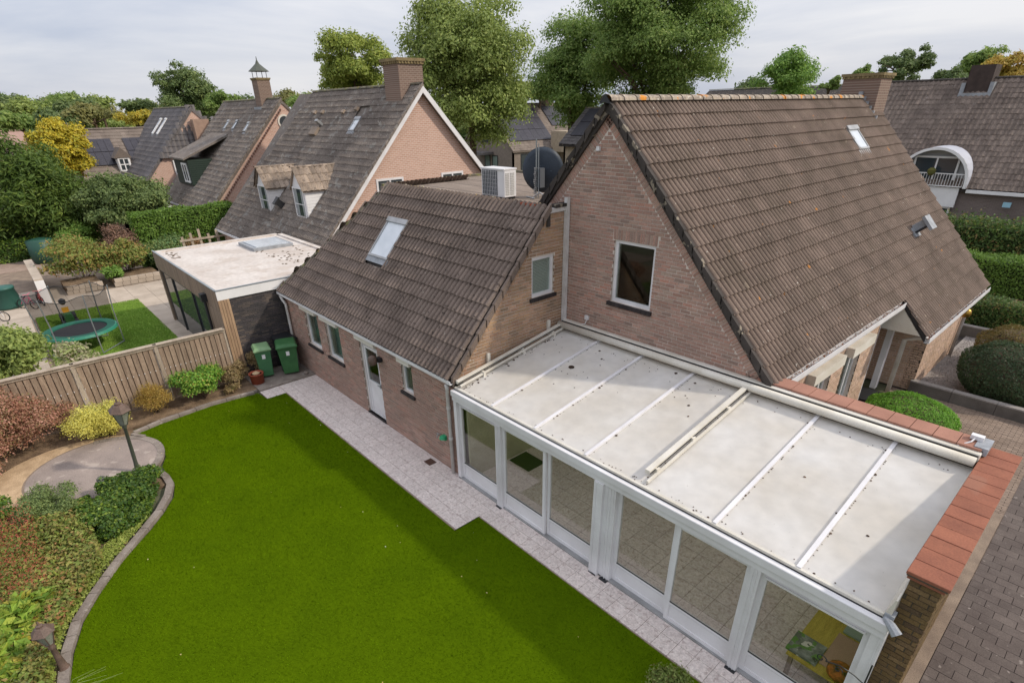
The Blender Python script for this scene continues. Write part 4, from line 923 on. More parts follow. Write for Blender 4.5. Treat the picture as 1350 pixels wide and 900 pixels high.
# posts, sliding doors and fixed panes
FC = wallframe((0, 6.25, 0), (1, 0, 0), (0, -1, 0))
def post(a, b, n0, n1, grooves=()):
    m = MB(); m.fbox(FC, a, b, 0, 2.06, n0, n1); 
    for g in grooves: m.fbox(FC, g-.006, g+.006, .03, 2.05, n1, n1+.012)
    return m.build('post', M_white, con)
post(-8.82, -8.72, -.08, .09); post(-7.4, -7.24, -.04, .12, (-7.36, -7.31, -7.27)); post(-4.79, -4.60, .0, .14, (-4.74,)); post(-4.6, -4.36, -.08, .09, (-4.52, -4.46, -4.40)); post(-2.04, -1.90, -.02, .11, (-2.0, -1.95)); post(-.56, -.42, -.08, .09, (-.46,))
for x in (-7.33, -4.7, -4.45, -1.97): MB().fbox(FC, x-.08, x+.08, .0, .03, .0, .16).build('post_foot', M_blackp, con)
def glazed(a, b, n, name, top=2.05, fw=.07, kick=.40, hd=.0):
    m = MB(); m.fbox(FC, a, a+fw, .04, top, n-.05, n); m.fbox(FC, b-fw, b, .04, top, n-.05, n); m.fbox(FC, a+fw, b-fw, top-fw-hd, top, n-.05, n-.003)
    m.fbox(FC, a+fw, b-fw, kick, kick+fw*.8, n-.05, n-.003); m.fbox(FC, a+fw, b-fw, .04, .12, n-.05, n-.003)
    if hd: m.fbox(FC, a+fw-.02, b-fw+.02, top-fw-hd, top-fw-hd+.03, n, n+.02)
    w = m.build(name, M_white, con)
    g = MB(); g.fbox(FC, a+fw, b-fw, kick+fw*.8, top-fw-hd, n-.03, n-.022); g.build('pane', M_glassc, w)
    g = MB(); g.fbox(FC, a+fw, b-fw, .12, kick, n-.035, n-.018); g.build('kick_panel', M_white, w)
    e = MB(); e.fbox(FC, a+fw-.006, b-fw+.006, kick+fw*.8, kick+fw*.8+.01, n-.02, n-.001); e.fbox(FC, a+fw+.02, b-fw-.02, .385, .392, n-.018, n-.014); e.build('seal', M_blackp, w)
    return w
glazed(-8.72, -7.4, .02, 'fixed_window', top=2.06, hd=.06)
glazed(-7.24, -6.02, .06, 'sliding_door'); glazed(-6.02, -4.79, .0, 'sliding_door')
glazed(-4.36, -3.22, .0, 'sliding_door'); glazed(-3.22, -2.04, .06, 'sliding_door')
glazed(-1.9, -.56, .02, 'fixed_window', top=2.06, hd=.07)
m = MB(); m.fbox(FC, CX0, CX1, .0, .045, -.12, .09); m.build('threshold', M_alu, con)
# floor and back wall inside
fb2 = MB().box(CX0, CX1, 6.3, 9.67, -.05, .0).build('floor', M_joint, con)
cnt = 0
ft = MB().box(0, .385, 0, .385, -.02, .012).build('floor_tile', M_ptile, fb2, org=(0, 0, 0)); fme = ft.data; bpy.data.objects.remove(ft)
for i in range(21):
    for j in range(8): link('floor_tile', fme, None, fb2, Vector((CX0+.08+i*.392, 6.42+j*.392, 0))-wloc(fb2))
# wall below the big gable inside, plus pale plaster look of the inner side walls
wall_poly('inner_wall', con, wallframe((0, 9.64, 0), (1, 0, 0), (0, -1, 0)), [(-8.6, 0), (CX1, 0), (CX1, 2.7), (-8.6, 2.7)], [(-6.5, -4.5, 0, 2.15)], .04, M_mortar)
MB().box(-8.62, -8.58, 6.35, 9.6, .0, 2.25).build('inner_wall', mat('olive_inner_wall', rgb('#b5b096'), rgb('#a8a388'), rough=.9), con)
dmat = thing('door_mat', 'dark green door mat on the tiled floor inside the conservatory', 'mat', (-8.2, 7.8, 0))
MB().box(-8.52, -7.85, 7.5, 8.05, .012, .03).build('mat', flat('dark_green_mat', rgb('#1f2a1a'), rough=.95), dmat)
# things inside the right bay
tb = thing('table', 'low yellow wooden table seen through the rightmost conservatory pane', 'table', (-1.05, 7.3, 0))
MB().box(-1.42, -.62, 6.55, 8.1, .52, .56).build('table_top', mat('yellow_wood', rgb('#b7a24a'), rgb('#a08c3c'), rough=.6, stretch=(8, .8, 1), scale=2, fine=20), tb)
for x in (-1.36, -.68):
    for y in (6.62, 8.03): MB().box(x-.03, x+.03, y-.03, y+.03, .012, .52).build('leg', M_wood, tb)
ct = thing('picture_canvas', 'square printed canvas of stones and green herbs lying on the yellow table', 'canvas', (-1.25, 6.85, .56))
MB().box(-1.46, -1.04, 6.6, 7.02, .56, .6).build('canvas', mat('herb_print', rgb('#8a8c88'), rgb('#4f5450'), rough=.5, scale=9, fine=14, fineamt=.4, spots=[(7, .55, rgb('#4f7a2e'), .9), (5, .62, rgb('#c9c4ba'), .9), (11, .66, rgb('#1f1f22'), .9)]), ct)
cl = thing('table_runner', 'dusty pink cloth lying across the middle of the yellow table', 'cloth', (-.95, 7.2, .56))
MB().box(-1.03, -.70, 6.7, 7.45, .565, .58).build('cloth', flat('dusty_pink_cloth', rgb('#a98674'), rough=.9), cl)
cl = thing('grey_green_tray', 'grey green rectangular tray at the back right of the yellow table', 'tray', (-.82, 7.7, .56))
MB().box(-1.0, -.63, 7.5, 8.0, .565, .6).build('tray', flat('grey_green_tray', rgb('#8a9a8c'), rough=.5), cl)
ob = thing('striped_pouf', 'orange and black patterned round cushion beside the yellow table', 'cushion', (-.72, 6.62, .56))
MB().lathe((-.75, 6.66, .58), [(.1, 0), (.17, .06), (.17, .14), (.1, .2)], 12).build('cushion', mat('orange_black_pattern', rgb('#b5622a'), rgb('#1d1613'), scale=12, rough=.8), ob, smooth=True)
# right side wall carrying the conservatory, with wide red coping
rw = thing('coping_wall', 'brown brick side wall with wide red clay coping right of the conservatory', 'wall', (-.29, 8.2, 0))
FRW = wallframe((-.47, 0, 0), (0, -1, 0), (-1, 0, 0))
MB().box(-.45, -.15, 6.45, 10.0, 0, 2.92).build('core', M_mortard, rw)
m = MB(); m.prism([(-.45, 6.1, 0), (-.15, 6.1, 0), (-.15, 6.45, 0), (-.45, 6.45, 0)], (0, 0, .9)); m.build('buttress_core', M_mortard, rw)
stores = []
FRE = wallframe((0, 6.45, 0), (1, 0, 0), (0, -1, 0)); FRR = wallframe((-.15, 0, 0), (0, 1, 0), (1, 0, 0)); FB1 = wallframe((0, 6.1, 0), (1, 0, 0), (0, -1, 0))
brick_field(rw, FRE, [(-.45, .9), (-.15, .9), (-.15, 2.92), (-.45, 2.92)], [], M_bricky, store=stores, seed=21, proud=.01)
brick_field(rw, FB1, [(-.45, 0), (-.15, 0), (-.15, .9), (-.45, .9)], [], M_bricky, store=stores, seed=22, proud=.01)
brick_field(rw, FRR, [(6.1, 0), (6.45, 0), (6.45, .9), (6.1, .9)], [], M_bricky, store=stores, seed=24)
brick_field(rw, FRR, [(6.45, 0), (10.0, 0), (10.0, 2.92), (6.45, 2.92)], [], M_bricky, store=stores, seed=23)
emit_bricks(rw, stores, [], M_bricky, 120)
rg = random.Random(9); L0, L1 = 6.33, 10.1; n = 13
for k in range(n):
    y0 = L0+(L1-L0)*k/n; y1 = L0+(L1-L0)*(k+1)/n-.008; dz = rg.uniform(-.003, .004)
    m = MB(); m.box(-.50, -.085, y0, y1, 2.93+dz, 2.975+dz); m.build('coping_tile', M_cop, rw, bevel=.006)
MB().box(-.49, -.1, L0, L1, 2.915, 2.935).build('coping_bed', M_mortard, rw)
MB().box(-.48, -.12, 6.36, 6.45, 2.86, 2.915).build('coping_drip', M_cop, rw)
m = MB(); m.hexa([(-.53, 6.2, 2.34), (-.455, 6.2, 2.34), (-.455, 9.4, 2.82), (-.53, 9.4, 2.82), (-.47, 6.2, 2.62), (-.452, 6.2, 2.62), (-.452, 9.4, 2.93), (-.47, 9.4, 2.93)]); m.build('side_flashing', M_cream, con)
MB().tube([(-.5, 6.18, 2.34), (-.42, 6.12, 2.33), (-.33, 6.08, 2.27)], [.03, .05, .06], 8).box(-.52, -.42, 6.18, 6.3, 2.32, 2.4).build('lead_patch', M_lead, con)
MB().box(-.15, .02, 5.9, 13.5, -.05, .05).build('wall_foot', M_joint, rw)
# iron scroll and overgrown pot at the wall end
sc = thing('iron_scroll', 'black wrought iron scroll bracket beside the wall end at the bottom right', 'scroll', (-.5, 6.0, 1.4))
def spiral(c, r, turns, ax, s=1):
    return [(c[0]+ax[0]*r*(1-k/26)*math.cos(s*k*turns*6.28/26), c[1]+ax[1]*r*(1-k/26)*math.cos(s*k*turns*6.28/26), c[2]+r*(1-k/26)*math.sin(s*k*turns*6.28/26)) for k in range(23)]
MB().tube([(-.42, 6.05, 1.35), (-.55, 6.0, 1.45), (-.7, 5.96, 1.5), (-.85, 5.92, 1.48)], .008, 5).tube(spiral((-.9, 5.9, 1.5), .07, 1.3, (1, 0)), .007, 5).tube(spiral((-.7, 5.95, 1.43), .05, 1.3, (1, 0)), .007, 5).tube([(-.42, 6.05, 1.0), (-.42, 6.05, 1.7)], .01, 5).build('scroll', M_blackp, sc)
# low brick garden wall with pink coping in line with the gable
gw = thing('garden_wall', 'dark brick garden wall with pink coping tiles behind the conservatory awning', 'wall', (-2.2, 9.8, 0))
MB().box(-3.84, -.47, 9.68, 9.98, 0, 3.04).build('core', M_mortard, gw)
stores = []; brick_field(gw, wallframe((0, 9.68, 0), (1, 0, 0), (0, -1, 0)), [(-3.84, 2.4), (-.47, 2.4), (-.47, 3.04), (-3.84, 3.04)], [], M_brick, store=stores, seed=31)
emit_bricks(gw, stores, [], mat('dark_soot_brick', rgb('#5c4538'), rgb('#4b382f'), rough=.9, rnd=.25), 60)
for k in range(11):
    x0 = -3.9+k*.308; MB().box(x0, x0+.30, 9.62, 10.02, 3.06+rg.uniform(-.002, .003), 3.10).build('coping_tile', M_copp, gw, bevel=.005)
MB().box(-3.9, -.5, 9.64, 10.0, 3.03, 3.065).build('coping_bed', M_mortard, gw)
MB().box(-.62, -.45, 9.66, 10.04, 3.0, 3.115).build('lead_wrap', M_lead, gw)
jb = thing('junction_box', 'small white junction box with cable on the coping corner', 'junction box', (-.62, 9.9, 3.1))
MB().box(-.72, -.56, 9.86, 9.96, 3.115, 3.18).build('box', M_white, jb); MB().tube([(-.66, 9.86, 3.14), (-.68, 9.75, 3.12), (-.8, 9.62, 3.06)], .012, 6).build('cable', M_white, jb)
# awning: cassette along the wall and two guide rails over the glass roof
aw = thing('awning', 'closed white awning cassette with guide rails over the conservatory roof', 'awning', (-4.6, 9.5, 2.9))
m = MB(); m.box(-8.78, -.5, 9.53, 9.66, 2.93, 3.06); m.build('cassette', M_cream, aw, bevel=.01)
m = MB(); m.box(-8.78, -.52, 9.515, 9.53, 2.95, 3.04); m.build('gap', M_blackp, aw)
MB().tube([(-8.8, 9.43, 2.975), (-.52, 9.43, 2.975)], .075, 14).build('front_tube', M_cream, aw, smooth=True)
def rail(x, w, y0=6.22, y1=9.4, nm='guide_rail', d=.12):
    m = MB(); slab(m, x-w/2, x+w/2, y0, y1, d, d+.07); m.build(nm, M_cream, aw)
    m = MB(); slab(m, x+w/2, x+w/2+.012, y0, y1, d+.015, d+.03); m.build('rail_groove', M_blackp, aw)
rail(-8.72, .07); slab(MB(), -8.66, -8.62, 6.25, 9.4, .06, .10).build('guide_rail', M_cream, aw)
rail(-3.99, .09, 6.42, d=.09); slab(MB(), -3.915, -3.88, 6.3, 9.4, .03, .075).build('guide_rail', M_cream, aw)
for y in (6.9, 8.1, 9.1): MB().box(-8.8, -8.6, y-.03, y+.03, cz(y), cz(y)+.12).build('bracket', M_cream, aw)
for y in (7.2, 9.1): MB().box(-8.85, -8.80, y-.04, y+.04, cz(y)+.02, cz(y)+.36).build('bracket', M_cream, aw)
for y in (6.6, 7.6, 8.7): MB().box(-4.0, -3.9, y-.04, y+.04, cz(y), cz(y)+.12).build('bracket', M_cream, aw)
# dirt and dry leaves lying on the roof sheets
rg = random.Random(8); m = MB()
spots = [(-7.31, 8.27, .07), (-7.27, 9.15, .03), (-5.40, 9.3, .04), (-4.90, 9.2, .03), (-4.58, 8.49, .03), (-7.0, 8.9, .03), (-6.3, 8.0, .03), (-4.4, 8.2, .025), (-2.2, 7.9, .02), (-1.1, 7.3, .02)]
spots += [(r_-.05+rg.uniform(0, .1), rg.uniform(6.4, 9.3), rg.uniform(.012, .03)) for r_ in ribs for _ in range(9)] + [(rg.uniform(-8.6, -4.1), rg.uniform(7.5, 9.3), rg.uniform(.008, .018)) for _ in range(30)]
spots += [(r_+.045, rg.uniform(6.3, 9.35), rg.uniform(.006, .014)) for r_ in ribs for _ in range(20)] + [(rg.uniform(-8.6, -.7), 6.29+rg.uniform(-.02, .05), rg.uniform(.006, .016)) for _ in range(60)] + [(rg.uniform(-8.6, -.7), rg.uniform(9.1, 9.33), rg.uniform(.005, .014)) for _ in range(45)]
spots += [(-8.6+rg.uniform(-.05, .1), rg.uniform(6.3, 9.3), rg.uniform(.01, .03)) for _ in range(40)]
for x, y, s in spots:
    z = cz(y)+.007; m.lathe((x, y, z), [(s, 0), (s*.9, s*.25), (s*.4, s*.45)], 6, sx=rg.uniform(.6, 1.2), rot=rg.random()*3)
tag(m.build('leaf_debris', mat('brown_debris', rgb('#5a4636'), rgb('#3a2e26'), rough=1, rnd=.4)), 'dark dry leaves and moss lumps scattered on the conservatory roof', 'leaves', kind='stuff')
# ================================================================ drive with large grey pavers (right)
dv = struct('driveway', MB().box(-.15, 3.5, 5.0, 17.2, -.055, -.01), M_paverj)
pv = MB().box(0, .292, 0, .194, -.03, .006).build('paver', M_paver, dv); pme = pv.data; bpy.data.objects.remove(pv)
cands = []; halves = []
for j in range(60):
    y = 6.4+j*.2
    for i in range(12):
        x = .03+i*.3+(-.15 if j % 2 else 0)
        if x < .02: halves.append(y); continue
        cands.append(((x*x+y*y)**.5, x, y))
cands.sort()
# keep the ones the picture shows: near the wall and beyond
vis = [c for c in cands if c[1] < .05+ (c[2]-6.4)*.36]
for _, x, y in vis[:300]: link('paver', pme, None, dv, (x, y, rg.uniform(-.002, .003)), (rg.uniform(-.004, .004), rg.uniform(-.004, .004), 0))
jb_ = [[(x+a, y+b, z) for (a, b, z) in ((0, 0, -.03), (.292, 0, -.03), (.292, .194, -.03), (0, .194, -.03), (0, 0, .006), (.292, 0, .006), (.292, .194, .006), (0, .194, .006))] for _, x, y in vis[300:]]
jb_ += [[(.03+a, y+b, z) for (a, b, z) in ((0, 0, -.03), (.142, 0, -.03), (.142, .194, -.03), (0, .194, -.03), (0, 0, .006), (.142, 0, .006), (.142, .194, .006), (0, .194, .006))] for y in halves]
o_ = joined_boxes('pavers', dv, jb_, M_paver)
# clinker drive behind, in front of the entrance
fy = struct('front_path', MB().box(-3.6, 3.5, 10.1, 24.9, -.055, -.02).box(-3.9, -3.0, 10.1, 17.6, -.055, -.02), M_paverj)
bx = []
for j in range(0, 130):
    y = 11.0+j*.066
    if y > 18.55: break
    for i in range(18):
        x = -3.6+i*.215+(.107 if j % 2 else 0)
        if x > .0: break
        z = rg.uniform(-.002, .002)
        bx.append([(x+a, y+b, z+c) for (a, b, c) in ((0, 0, -.05), (.205, 0, -.05), (.205, .058, -.05), (0, .058, -.05), (0, 0, .0), (.205, 0, .0), (.205, .058, .0), (0, .058, .0))])
joined_boxes('clinkers', fy, bx, M_clink)
struct('gravel_bed', MB().box(-3.1, 3, 18.85, 25.0, -.03, .02), M_gravel)
rng = np.random.RandomState(12); npb = 9000
bx = []
P = np.stack([rng.uniform(-3.0, 0.5, npb), rng.uniform(18.9, 24.9, npb), np.full(npb, .02)], 1); s = rng.uniform(.012, .03, npb)
O8 = np.array([(1, 0, 0), (-.5, .8, 0), (-.5, -.8, 0), (0, 0, .8)]); V = P[:, None, :]+O8[None]*s[:, None, None]; a = rng.random(npb)*6.28
ca, sa = np.cos(a)[:, None], np.sin(a)[:, None]; dx, dy = V[:, :, 0]-P[:, None, 0], V[:, :, 1]-P[:, None, 1]
V[:, :, 0] = P[:, None, 0]+dx*ca-dy*sa; V[:, :, 1] = P[:, None, 1]+dx*sa+dy*ca
F = np.array([(0, 1, 3), (1, 2, 3), (2, 0, 3)])[None]+(np.arange(npb)*4)[:, None, None]
tag(link('gravel', np_mesh('gravel', V.reshape(-1, 3), F.reshape(-1, 3)), mat('gravel_stone', rgb('#aaa19b'), rgb('#857d78'), rough=.95, rnd=.35)), 'pale grey loose gravel in the front bed beside the house', 'gravel', kind='stuff')
M_conc = mat('dark_concrete_edge', rgb('#6e6760'), rgb('#544e48'), rough=.95, scale=2, fineamt=.2); M_conct = mat('concrete_edge_top', rgb('#98918b'), rgb('#857e78'), rough=.95, scale=2)
for nm, lb, x0, x1, y0, y1, h in (('retaining_kerb', 'dark concrete retaining edge between the clinker path and gravel bed', -3.15, 3, 18.6, 18.78, .35), ('retaining_kerb', 'dark concrete retaining edge along the far side of the gravel bed', -3.4, 3, 25.0, 25.2, .4)):
    t = thing(nm, lb, 'kerb', ((x0+x1)/2, y0, 0))
    for k in range(6):
        a = x0+(x1-x0)*k/6; b = x0+(x1-x0)*(k+1)/6-.01
        e = MB().box(a, b, y0, y1, -.05, h-.04).build('block', M_conc, t); MB().box(a, b, y0-.01, y1+.01, h-.04, h).build('cap', M_conct, e)
struct('far_pavement', MB().box(-12, 5, 25.2, 30.2, -.055, -.01), mat('dusty_pavement', rgb('#8f8177'), rgb('#7d7068'), rough=.95, fineamt=.15))
struct('planting_strip', MB().box(-14, 5, 30.2, 47, -.055, -.0), M_soil)
# ================================================================ neighbouring houses
def xhouse(name, label, x0, x1, ye, yr, ze, zr, mt, mw_side, mw_front, tw=.3, th=.36, rolls=2, amp=.045, seg=2, barge=None, excl=(), rough=0, ridge=M_ridgeg, left_kink=None, cat='house', tiles=True, vgm=None, group=None, over=.25, lift=.03):
    """house with its ridge along X; slope facing the camera side (-Y) is tiled"""
    t = thing(name, label, cat, ((x0+x1)/2, yr, 0), group=group); s = (zr-ze)/(yr-ye); n = math.hypot(1, s); L = (yr-ye)*n; yb = 2*yr-ye
    d = MB(); dd = -.05
    d.prism([(x0, ye, ze+dd), (x0, yr, zr+dd), (x0, yb, ze+dd), (x0, yb, ze+dd-.15), (x0, yr, zr+dd-.2), (x0, ye, ze+dd-.15)], (x1-x0, 0, 0))
    rf = d.build('roof', vgm or M_verge, t)
    rows = max(1, round(L/th)); hh = L/rows
    poly = [(0, 0), (x1-x0, 0), (x1-x0, L), (left_kink or 0, L)] if left_kink is not None else [(0, 0), (x1-x0, 0), (x1-x0, L), (0, L)]
    if tiles: tiled(rf, (x0, ye, ze), (1, 0, 0), (0, 1, s), poly, tw, hh, mt, 0, excl=excl, rolls=rolls, amp=amp, th=lift, seg=seg, jit=.01)
    ridge_caps(rf, (x0+(left_kink or 0), yr, zr+.02), (x1, yr, zr+.02), ridge, r=.12, L=.42, parts=False, sides=4)
    xr = x1-over; xl_ = x0+over
    wall_poly('wall', t, wallframe((xr, 0, 0), (0, 1, 0), (1, 0, 0)), [(ye+over, 0), (yb-over, 0), (yb-over, ze-.05), (yr, zr-.22), (ye+over, ze-.05)], [], .2, mw_side)
    wall_poly('wall', t, wallframe((xl_, 0, 0), (0, -1, 0), (-1, 0, 0)), [(-yb+over, 0), (-ye-over, 0), (-ye-over, ze-.05), (-yr, zr-.22), (-yb+over, ze-.05)], [], .2, mw_side)
    MB().box(xl_, xr, ye+over, ye+over+.2, 0, ze+.05).build('wall', mw_front, t); MB().box(xl_, xr, yb-over-.2, yb-over, 0, ze+.05).build('wall', mw_front, t)
    if barge:
        b = MB()
        for sg in (1, -1):
            ya = yr; yb_ = yr-sg*(yr-ye)
            b.hexa([(x1-.02, ya, zr-.02-.30), (x1+.03, ya, zr-.02-.30), (x1+.03, yb_, ze-.02-.30), (x1-.02, yb_, ze-.02-.30), (x1-.02, ya, zr-.03), (x1+.03, ya, zr-.03), (x1+.03, yb_, ze-.03), (x1-.02, yb_, ze-.03)])
        b.build('bargeboard', barge, t)
    nv = rows
    vm = vgm or mt
    for k in range(nv):
        ya = ye+(yr-ye)*k/nv; yc = ye+(yr-ye)*(k+1.07)/nv; za = ze+(zr-ze)*k/nv; zc = ze+(zr-ze)*(k+1.07)/nv
        if k % 1 == 0: MB().hexa([(x1-.02, ya, za-.06), (x1+.07, ya, za-.06), (x1+.07, yc, zc-.06), (x1-.02, yc, zc-.06), (x1-.02, ya, za+.10), (x1+.07, ya, za+.10), (x1+.07, yc, zc+.06), (x1-.02, yc, zc+.06)]).build('verge_tile', vm, rf)
    t['_'] = 1; del t['_']
    F = roofframe((x0, ye, ze), (1, 0, 0), (0, 1, s))
    return t, rf, F, s
def uvx(x, y, x0, ye, s): return (x-x0, (y-ye)*math.hypot(1, s))
# ---- neighbour with white dormers
x0, x1, ye, yr, ze, zr = -35.6, -23.0, 9.35, 15.65, 1.9, 8.62
s = (zr-ze)/(yr-ye)
t, rf, F, s = xhouse('neighbour_house', 'neighbour brick house with two white dormers and white bargeboards on its pink gable', x0, x1, ye, yr, ze, zr, M_tilen, M_brickn, M_bricknx,
                     barge=M_white, left_kink=1.9, excl=[(8.5, 9.4, 7.4, 8.2)], seg=3, vgm=M_tilen)
u, v = uvx(-26.9, 14.0, x0, ye, s); rooflight(rf, F, u, u+.55, v-.1, v+.62, M_alu, M_skyl)
for (x, y) in ((-30.9, 14.6), (-28.6, 14.6), (-27.4, 14.7), (-31.8, 14.6)):
    u, v = uvx(x, y, x0, ye, s); m = MB(); m.fbox(F, u, u+.25, v, v+.18, .02, .16); m.build('roof_vent', M_tilep, rf)
u, v = uvx(-30.7, 13.9, x0, ye, s); m = MB(); m.fbox(F, u, u+.7, v-.3, v+.15, .02, .18); m.build('flue_base', M_tilep, rf); m = MB(); m.fbox(F, u+.45, u+.75, v+.3, v+.42, .05, .4); m.build('flue', M_alu, rf)
u, v = uvx(-29.0, 10.9, x0, ye, s); m = MB(); m.fbox(F, u, u+.14, v-.15, v+.15, .02, .4); m.fbox(F, u-.08, u+.22, v-.2, v+.2, .4, .48); m.build('roof_vent', M_blackp, rf)
chimney(rf, -25.0, -23.75, 15.0, 16.25, 7.3, 9.62, M_chb, M_chc, cap=.1, flash=(7.35, 7.75))
def dormer(parent, xa, xb, yf, zb, zs, za):
    """gabled white dormer, front at yf, walls to zs, ridge za, running back into the roof"""
    yk = lambda z: ye+(z-ze)/s
    m = MB(); m.hexa([(xa, yf, zb), (xb, yf, zb), (xb, yf+.05, zb), (xa, yf+.05, zb), (xa, yf, zs), (xb, yf, zs), (xb, yk(zs)+.3, zs), (xa, yk(zs)+.3, zs)])
    xm = (xa+xb)/2; m.prism([(xa, yf, zs), (xb, yf, zs), (xm, yf, za-.12)], (0, .1, 0)); dm = m.build('dormer', M_white, parent)
    k = MB()
    for i in range(10):
        z = zb+.12+i*.13
        if z > zs: break
        k.box(xb, xb+.012, yf+.03, yk(z)+.05, z, z+.115)
    k.build('side_cladding', M_whiteb, dm)
    f = wallframe((0, yf, 0), (1, 0, 0), (0, -1, 0)); w = MB(); a, b = xa+.14, xb-.12
    w.fbox(f, a, b, zb+.18, zs-.02, .002, .01); w.build('window', M_glassd, dm)
    w = MB(); w.fbox(f, a-.06, a, zb+.12, zs+.04, 0, .05); w.fbox(f, b, b+.06, zb+.12, zs+.04, 0, .05); w.fbox(f, a, b, zb+.12, zb+.2, 0, .05); w.fbox(f, a, b, zs-.03, zs+.04, 0, .05); w.fbox(f, a, b, (zb+zs)/2, (zb+zs)/2+.03, .01, .03); w.build('window_frame', M_white, dm)
    c = MB(); c.fbox(f, a+.02, a+.3, zb+.22, zs-.05, .011, .013); c.fbox(f, b-.3, b-.02, zb+.22, zs-.05, .011, .013); c.build('curtain', flat('mid_grey_curtain', rgb('#8b8f90')), dm)
    MB().box(xa-.02, xb+.02, yf-.2, yf, zb-.08, zb+.03).build('lead_apron', M_lead, dm)
    h = (za-zs+.08); wd = (xb-xa)/2+.12; n = math.hypot(wd, h); yl = yk(za)-yf+.5
    for sg in (1, -1):
        xe = xm+sg*wd; V = Vector((-sg*wd, 0, h)).normalized(); U = Vector((0, sg, 0)); O = Vector((xe, yf-.15 if sg > 0 else yf-.15+yl, zs-.08))
        pl = [(0, 0), (yl-.45, 0), (yl, n), (0, n)] if sg > 0 else [(.45, 0), (yl, 0), (yl, n), (0, n)]
        tiled(dm, O, U, V, pl, .27, n/3, M_tilep, 0, rolls=1, amp=.05, th=.03, seg=4, jit=.008)
    dk_ = MB(); dk_.prism([(xm-wd, yf-.1, zs-.10), (xm, yf-.1, za-.03), (xm+wd, yf-.1, zs-.10), (xm+wd, yf-.1, zs-.14), (xm, yf-.1, za-.08), (xm-wd, yf-.1, zs-.14)], (0, yl-.1, 0)); dk_.build('dormer_roof', M_tilep, dm)
    ridge_caps(dm, (xm, yf-.2, za), (xm, yf-.2+yl, za), M_tilep, r=.09, L=.36, parts=False)
dormer(rf, -31.15, -29.85, 10.62, 3.05, 4.42, 5.3)
dormer(rf, -26.95, -25.7, 10.72, 3.2, 4.62, 5.5)
F2 = wallframe((x1-.25, 0, 0), (0, 1, 0), (1, 0, 0))
for a, b in ((13.0, 14.4), (16.5, 17.8)): window(t, F2, a, b, 4.0, 5.0, M_white, M_glassd, fwid=.09, recess=-.03, mull=((a+b)/2,))
MB().box(x0, x1-.2, ye-.12, ye-.0, ze-.12, ze-.02).build('gutter', M_white, t)
MB().tube([(x0+.1, ye-.05, ze-.1), (x0+.1, ye-.05, 0)], .05, 8).build('downpipe', M_white, t)
# ---- next house beyond: brick gable edge, green dormer and capped chimney
x0, x1, ye, yr, ze, zr = -48.6, -38.0, 9.7, 15.45, 2.35, 8.42
t, rf, F, s = xhouse('distant_house', 'brick house with dark green clad dormer, round gable window and capped chimney', x0, x1, ye, yr, ze, zr, M_tilen, M_brickn, M_bricknx, seg=2, vgm=M_tilen, over=.06)
c = chimney(rf, -41.0, -40.1, 15.0, 15.8, 7.5, 9.6, M_chb, M_chc, cap=.06, flash=(7.7, 8.0), dent=False)
MB().lathe((-40.55, 15.4, 9.95), [(.62, 0), (.35, .22), (.12, .42), (.03, .62), (.015, .8)], 10).build('chimney_hood', M_iron, c)
m = MB()
for dx in (-.35, .35):
    for dy in (-.3, .3): m.tube([(-40.55+dx, 15.4+dy, 9.55), (-40.55+dx, 15.4+dy, 9.97)], .02, 4)
m.build('hood_post', M_iron, c)
f = wallframe((x1-.06, 0, 0), (0, 1, 0), (1, 0, 0)); m = MB()
vs = [f(15.43+.42*math.cos(k*math.pi/8), 7.15+.42*math.sin(k*math.pi/8), .05) for k in range(16)]; m.prism(vs, (-.06, 0, 0)); rw_ = m.build('round_window', M_cream, t)
vs = [f(15.43+.32*math.cos(k*math.pi/8), 7.15+.32*math.sin(k*math.pi/8), .06) for k in range(16)]; MB().prism(vs, (-.02, 0, 0)).build('pane', M_glassd, rw_)
m = MB()
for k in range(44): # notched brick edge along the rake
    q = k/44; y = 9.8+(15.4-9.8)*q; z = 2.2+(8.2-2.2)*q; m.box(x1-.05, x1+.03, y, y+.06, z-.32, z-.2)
m.build('rake_dentils', flat('dark_brown_brick', rgb('#6b4a3c')), t)  # dentils in one even dark brown
for (x, y) in ((-44.7, 14.2), (-43.0, 14.2), (-40.6, 14.1)):
    u, v = uvx(x, y, x0, ye, s); rooflight(rf, F, u, u+.4, v-.55, v+.1, M_alu, M_skyl, up=.12)
m = MB(); yk = lambda z: ye+(z-ze)/s
za, zb_ = 5.05, 3.5
m.hexa([(-46.5, 10.6, zb_), (-43.2, 10.6, zb_), (-43.2, 10.7, zb_), (-46.5, 10.7, zb_), (-46.5, 10.6, za), (-43.2, 10.6, za), (-43.2, yk(za)+.2, za), (-46.5, yk(za)+.2, za)])
dm = m.build('dormer', flat('dark_green_cladding', rgb('#202e25'), rough=.7), rf)
m = MB()
for k in range(12): z = zb_+.05+k*.125; m.box(-43.2, -43.17, 10.6, yk(z)+.05, z, z+.1)
m.build('side_cladding', flat('dark_green_board', rgb('#24352a'), rough=.7), dm)
m = MB(); m.hexa([(-46.7, 10.35, za), (-43.0, 10.35, za), (-43.0, 13.5, 6.35), (-46.7, 13.5, 6.35), (-46.7, 10.35, za+.1), (-43.0, 10.35, za+.1), (-43.0, 13.5, 6.5), (-46.7, 13.5, 6.5)]); m.build('dormer_roof', M_tilen, dm)
window(dm, wallframe((0, 10.6, 0), (1, 0, 0), (0, -1, 0)), -44.7, -43.5, 3.65, 4.85, M_whiteb, M_glassd, fwid=.12, recess=-.06, mull=(-44.1,))
MB().box(x0, x1, ye-.12, ye, ze-.12, ze-.02).build('gutter', M_white, t)
cn = thing('white_awning', 'row of flat white canopy panels beside the green dormer house', 'awning', (-49, 8.8, 0))
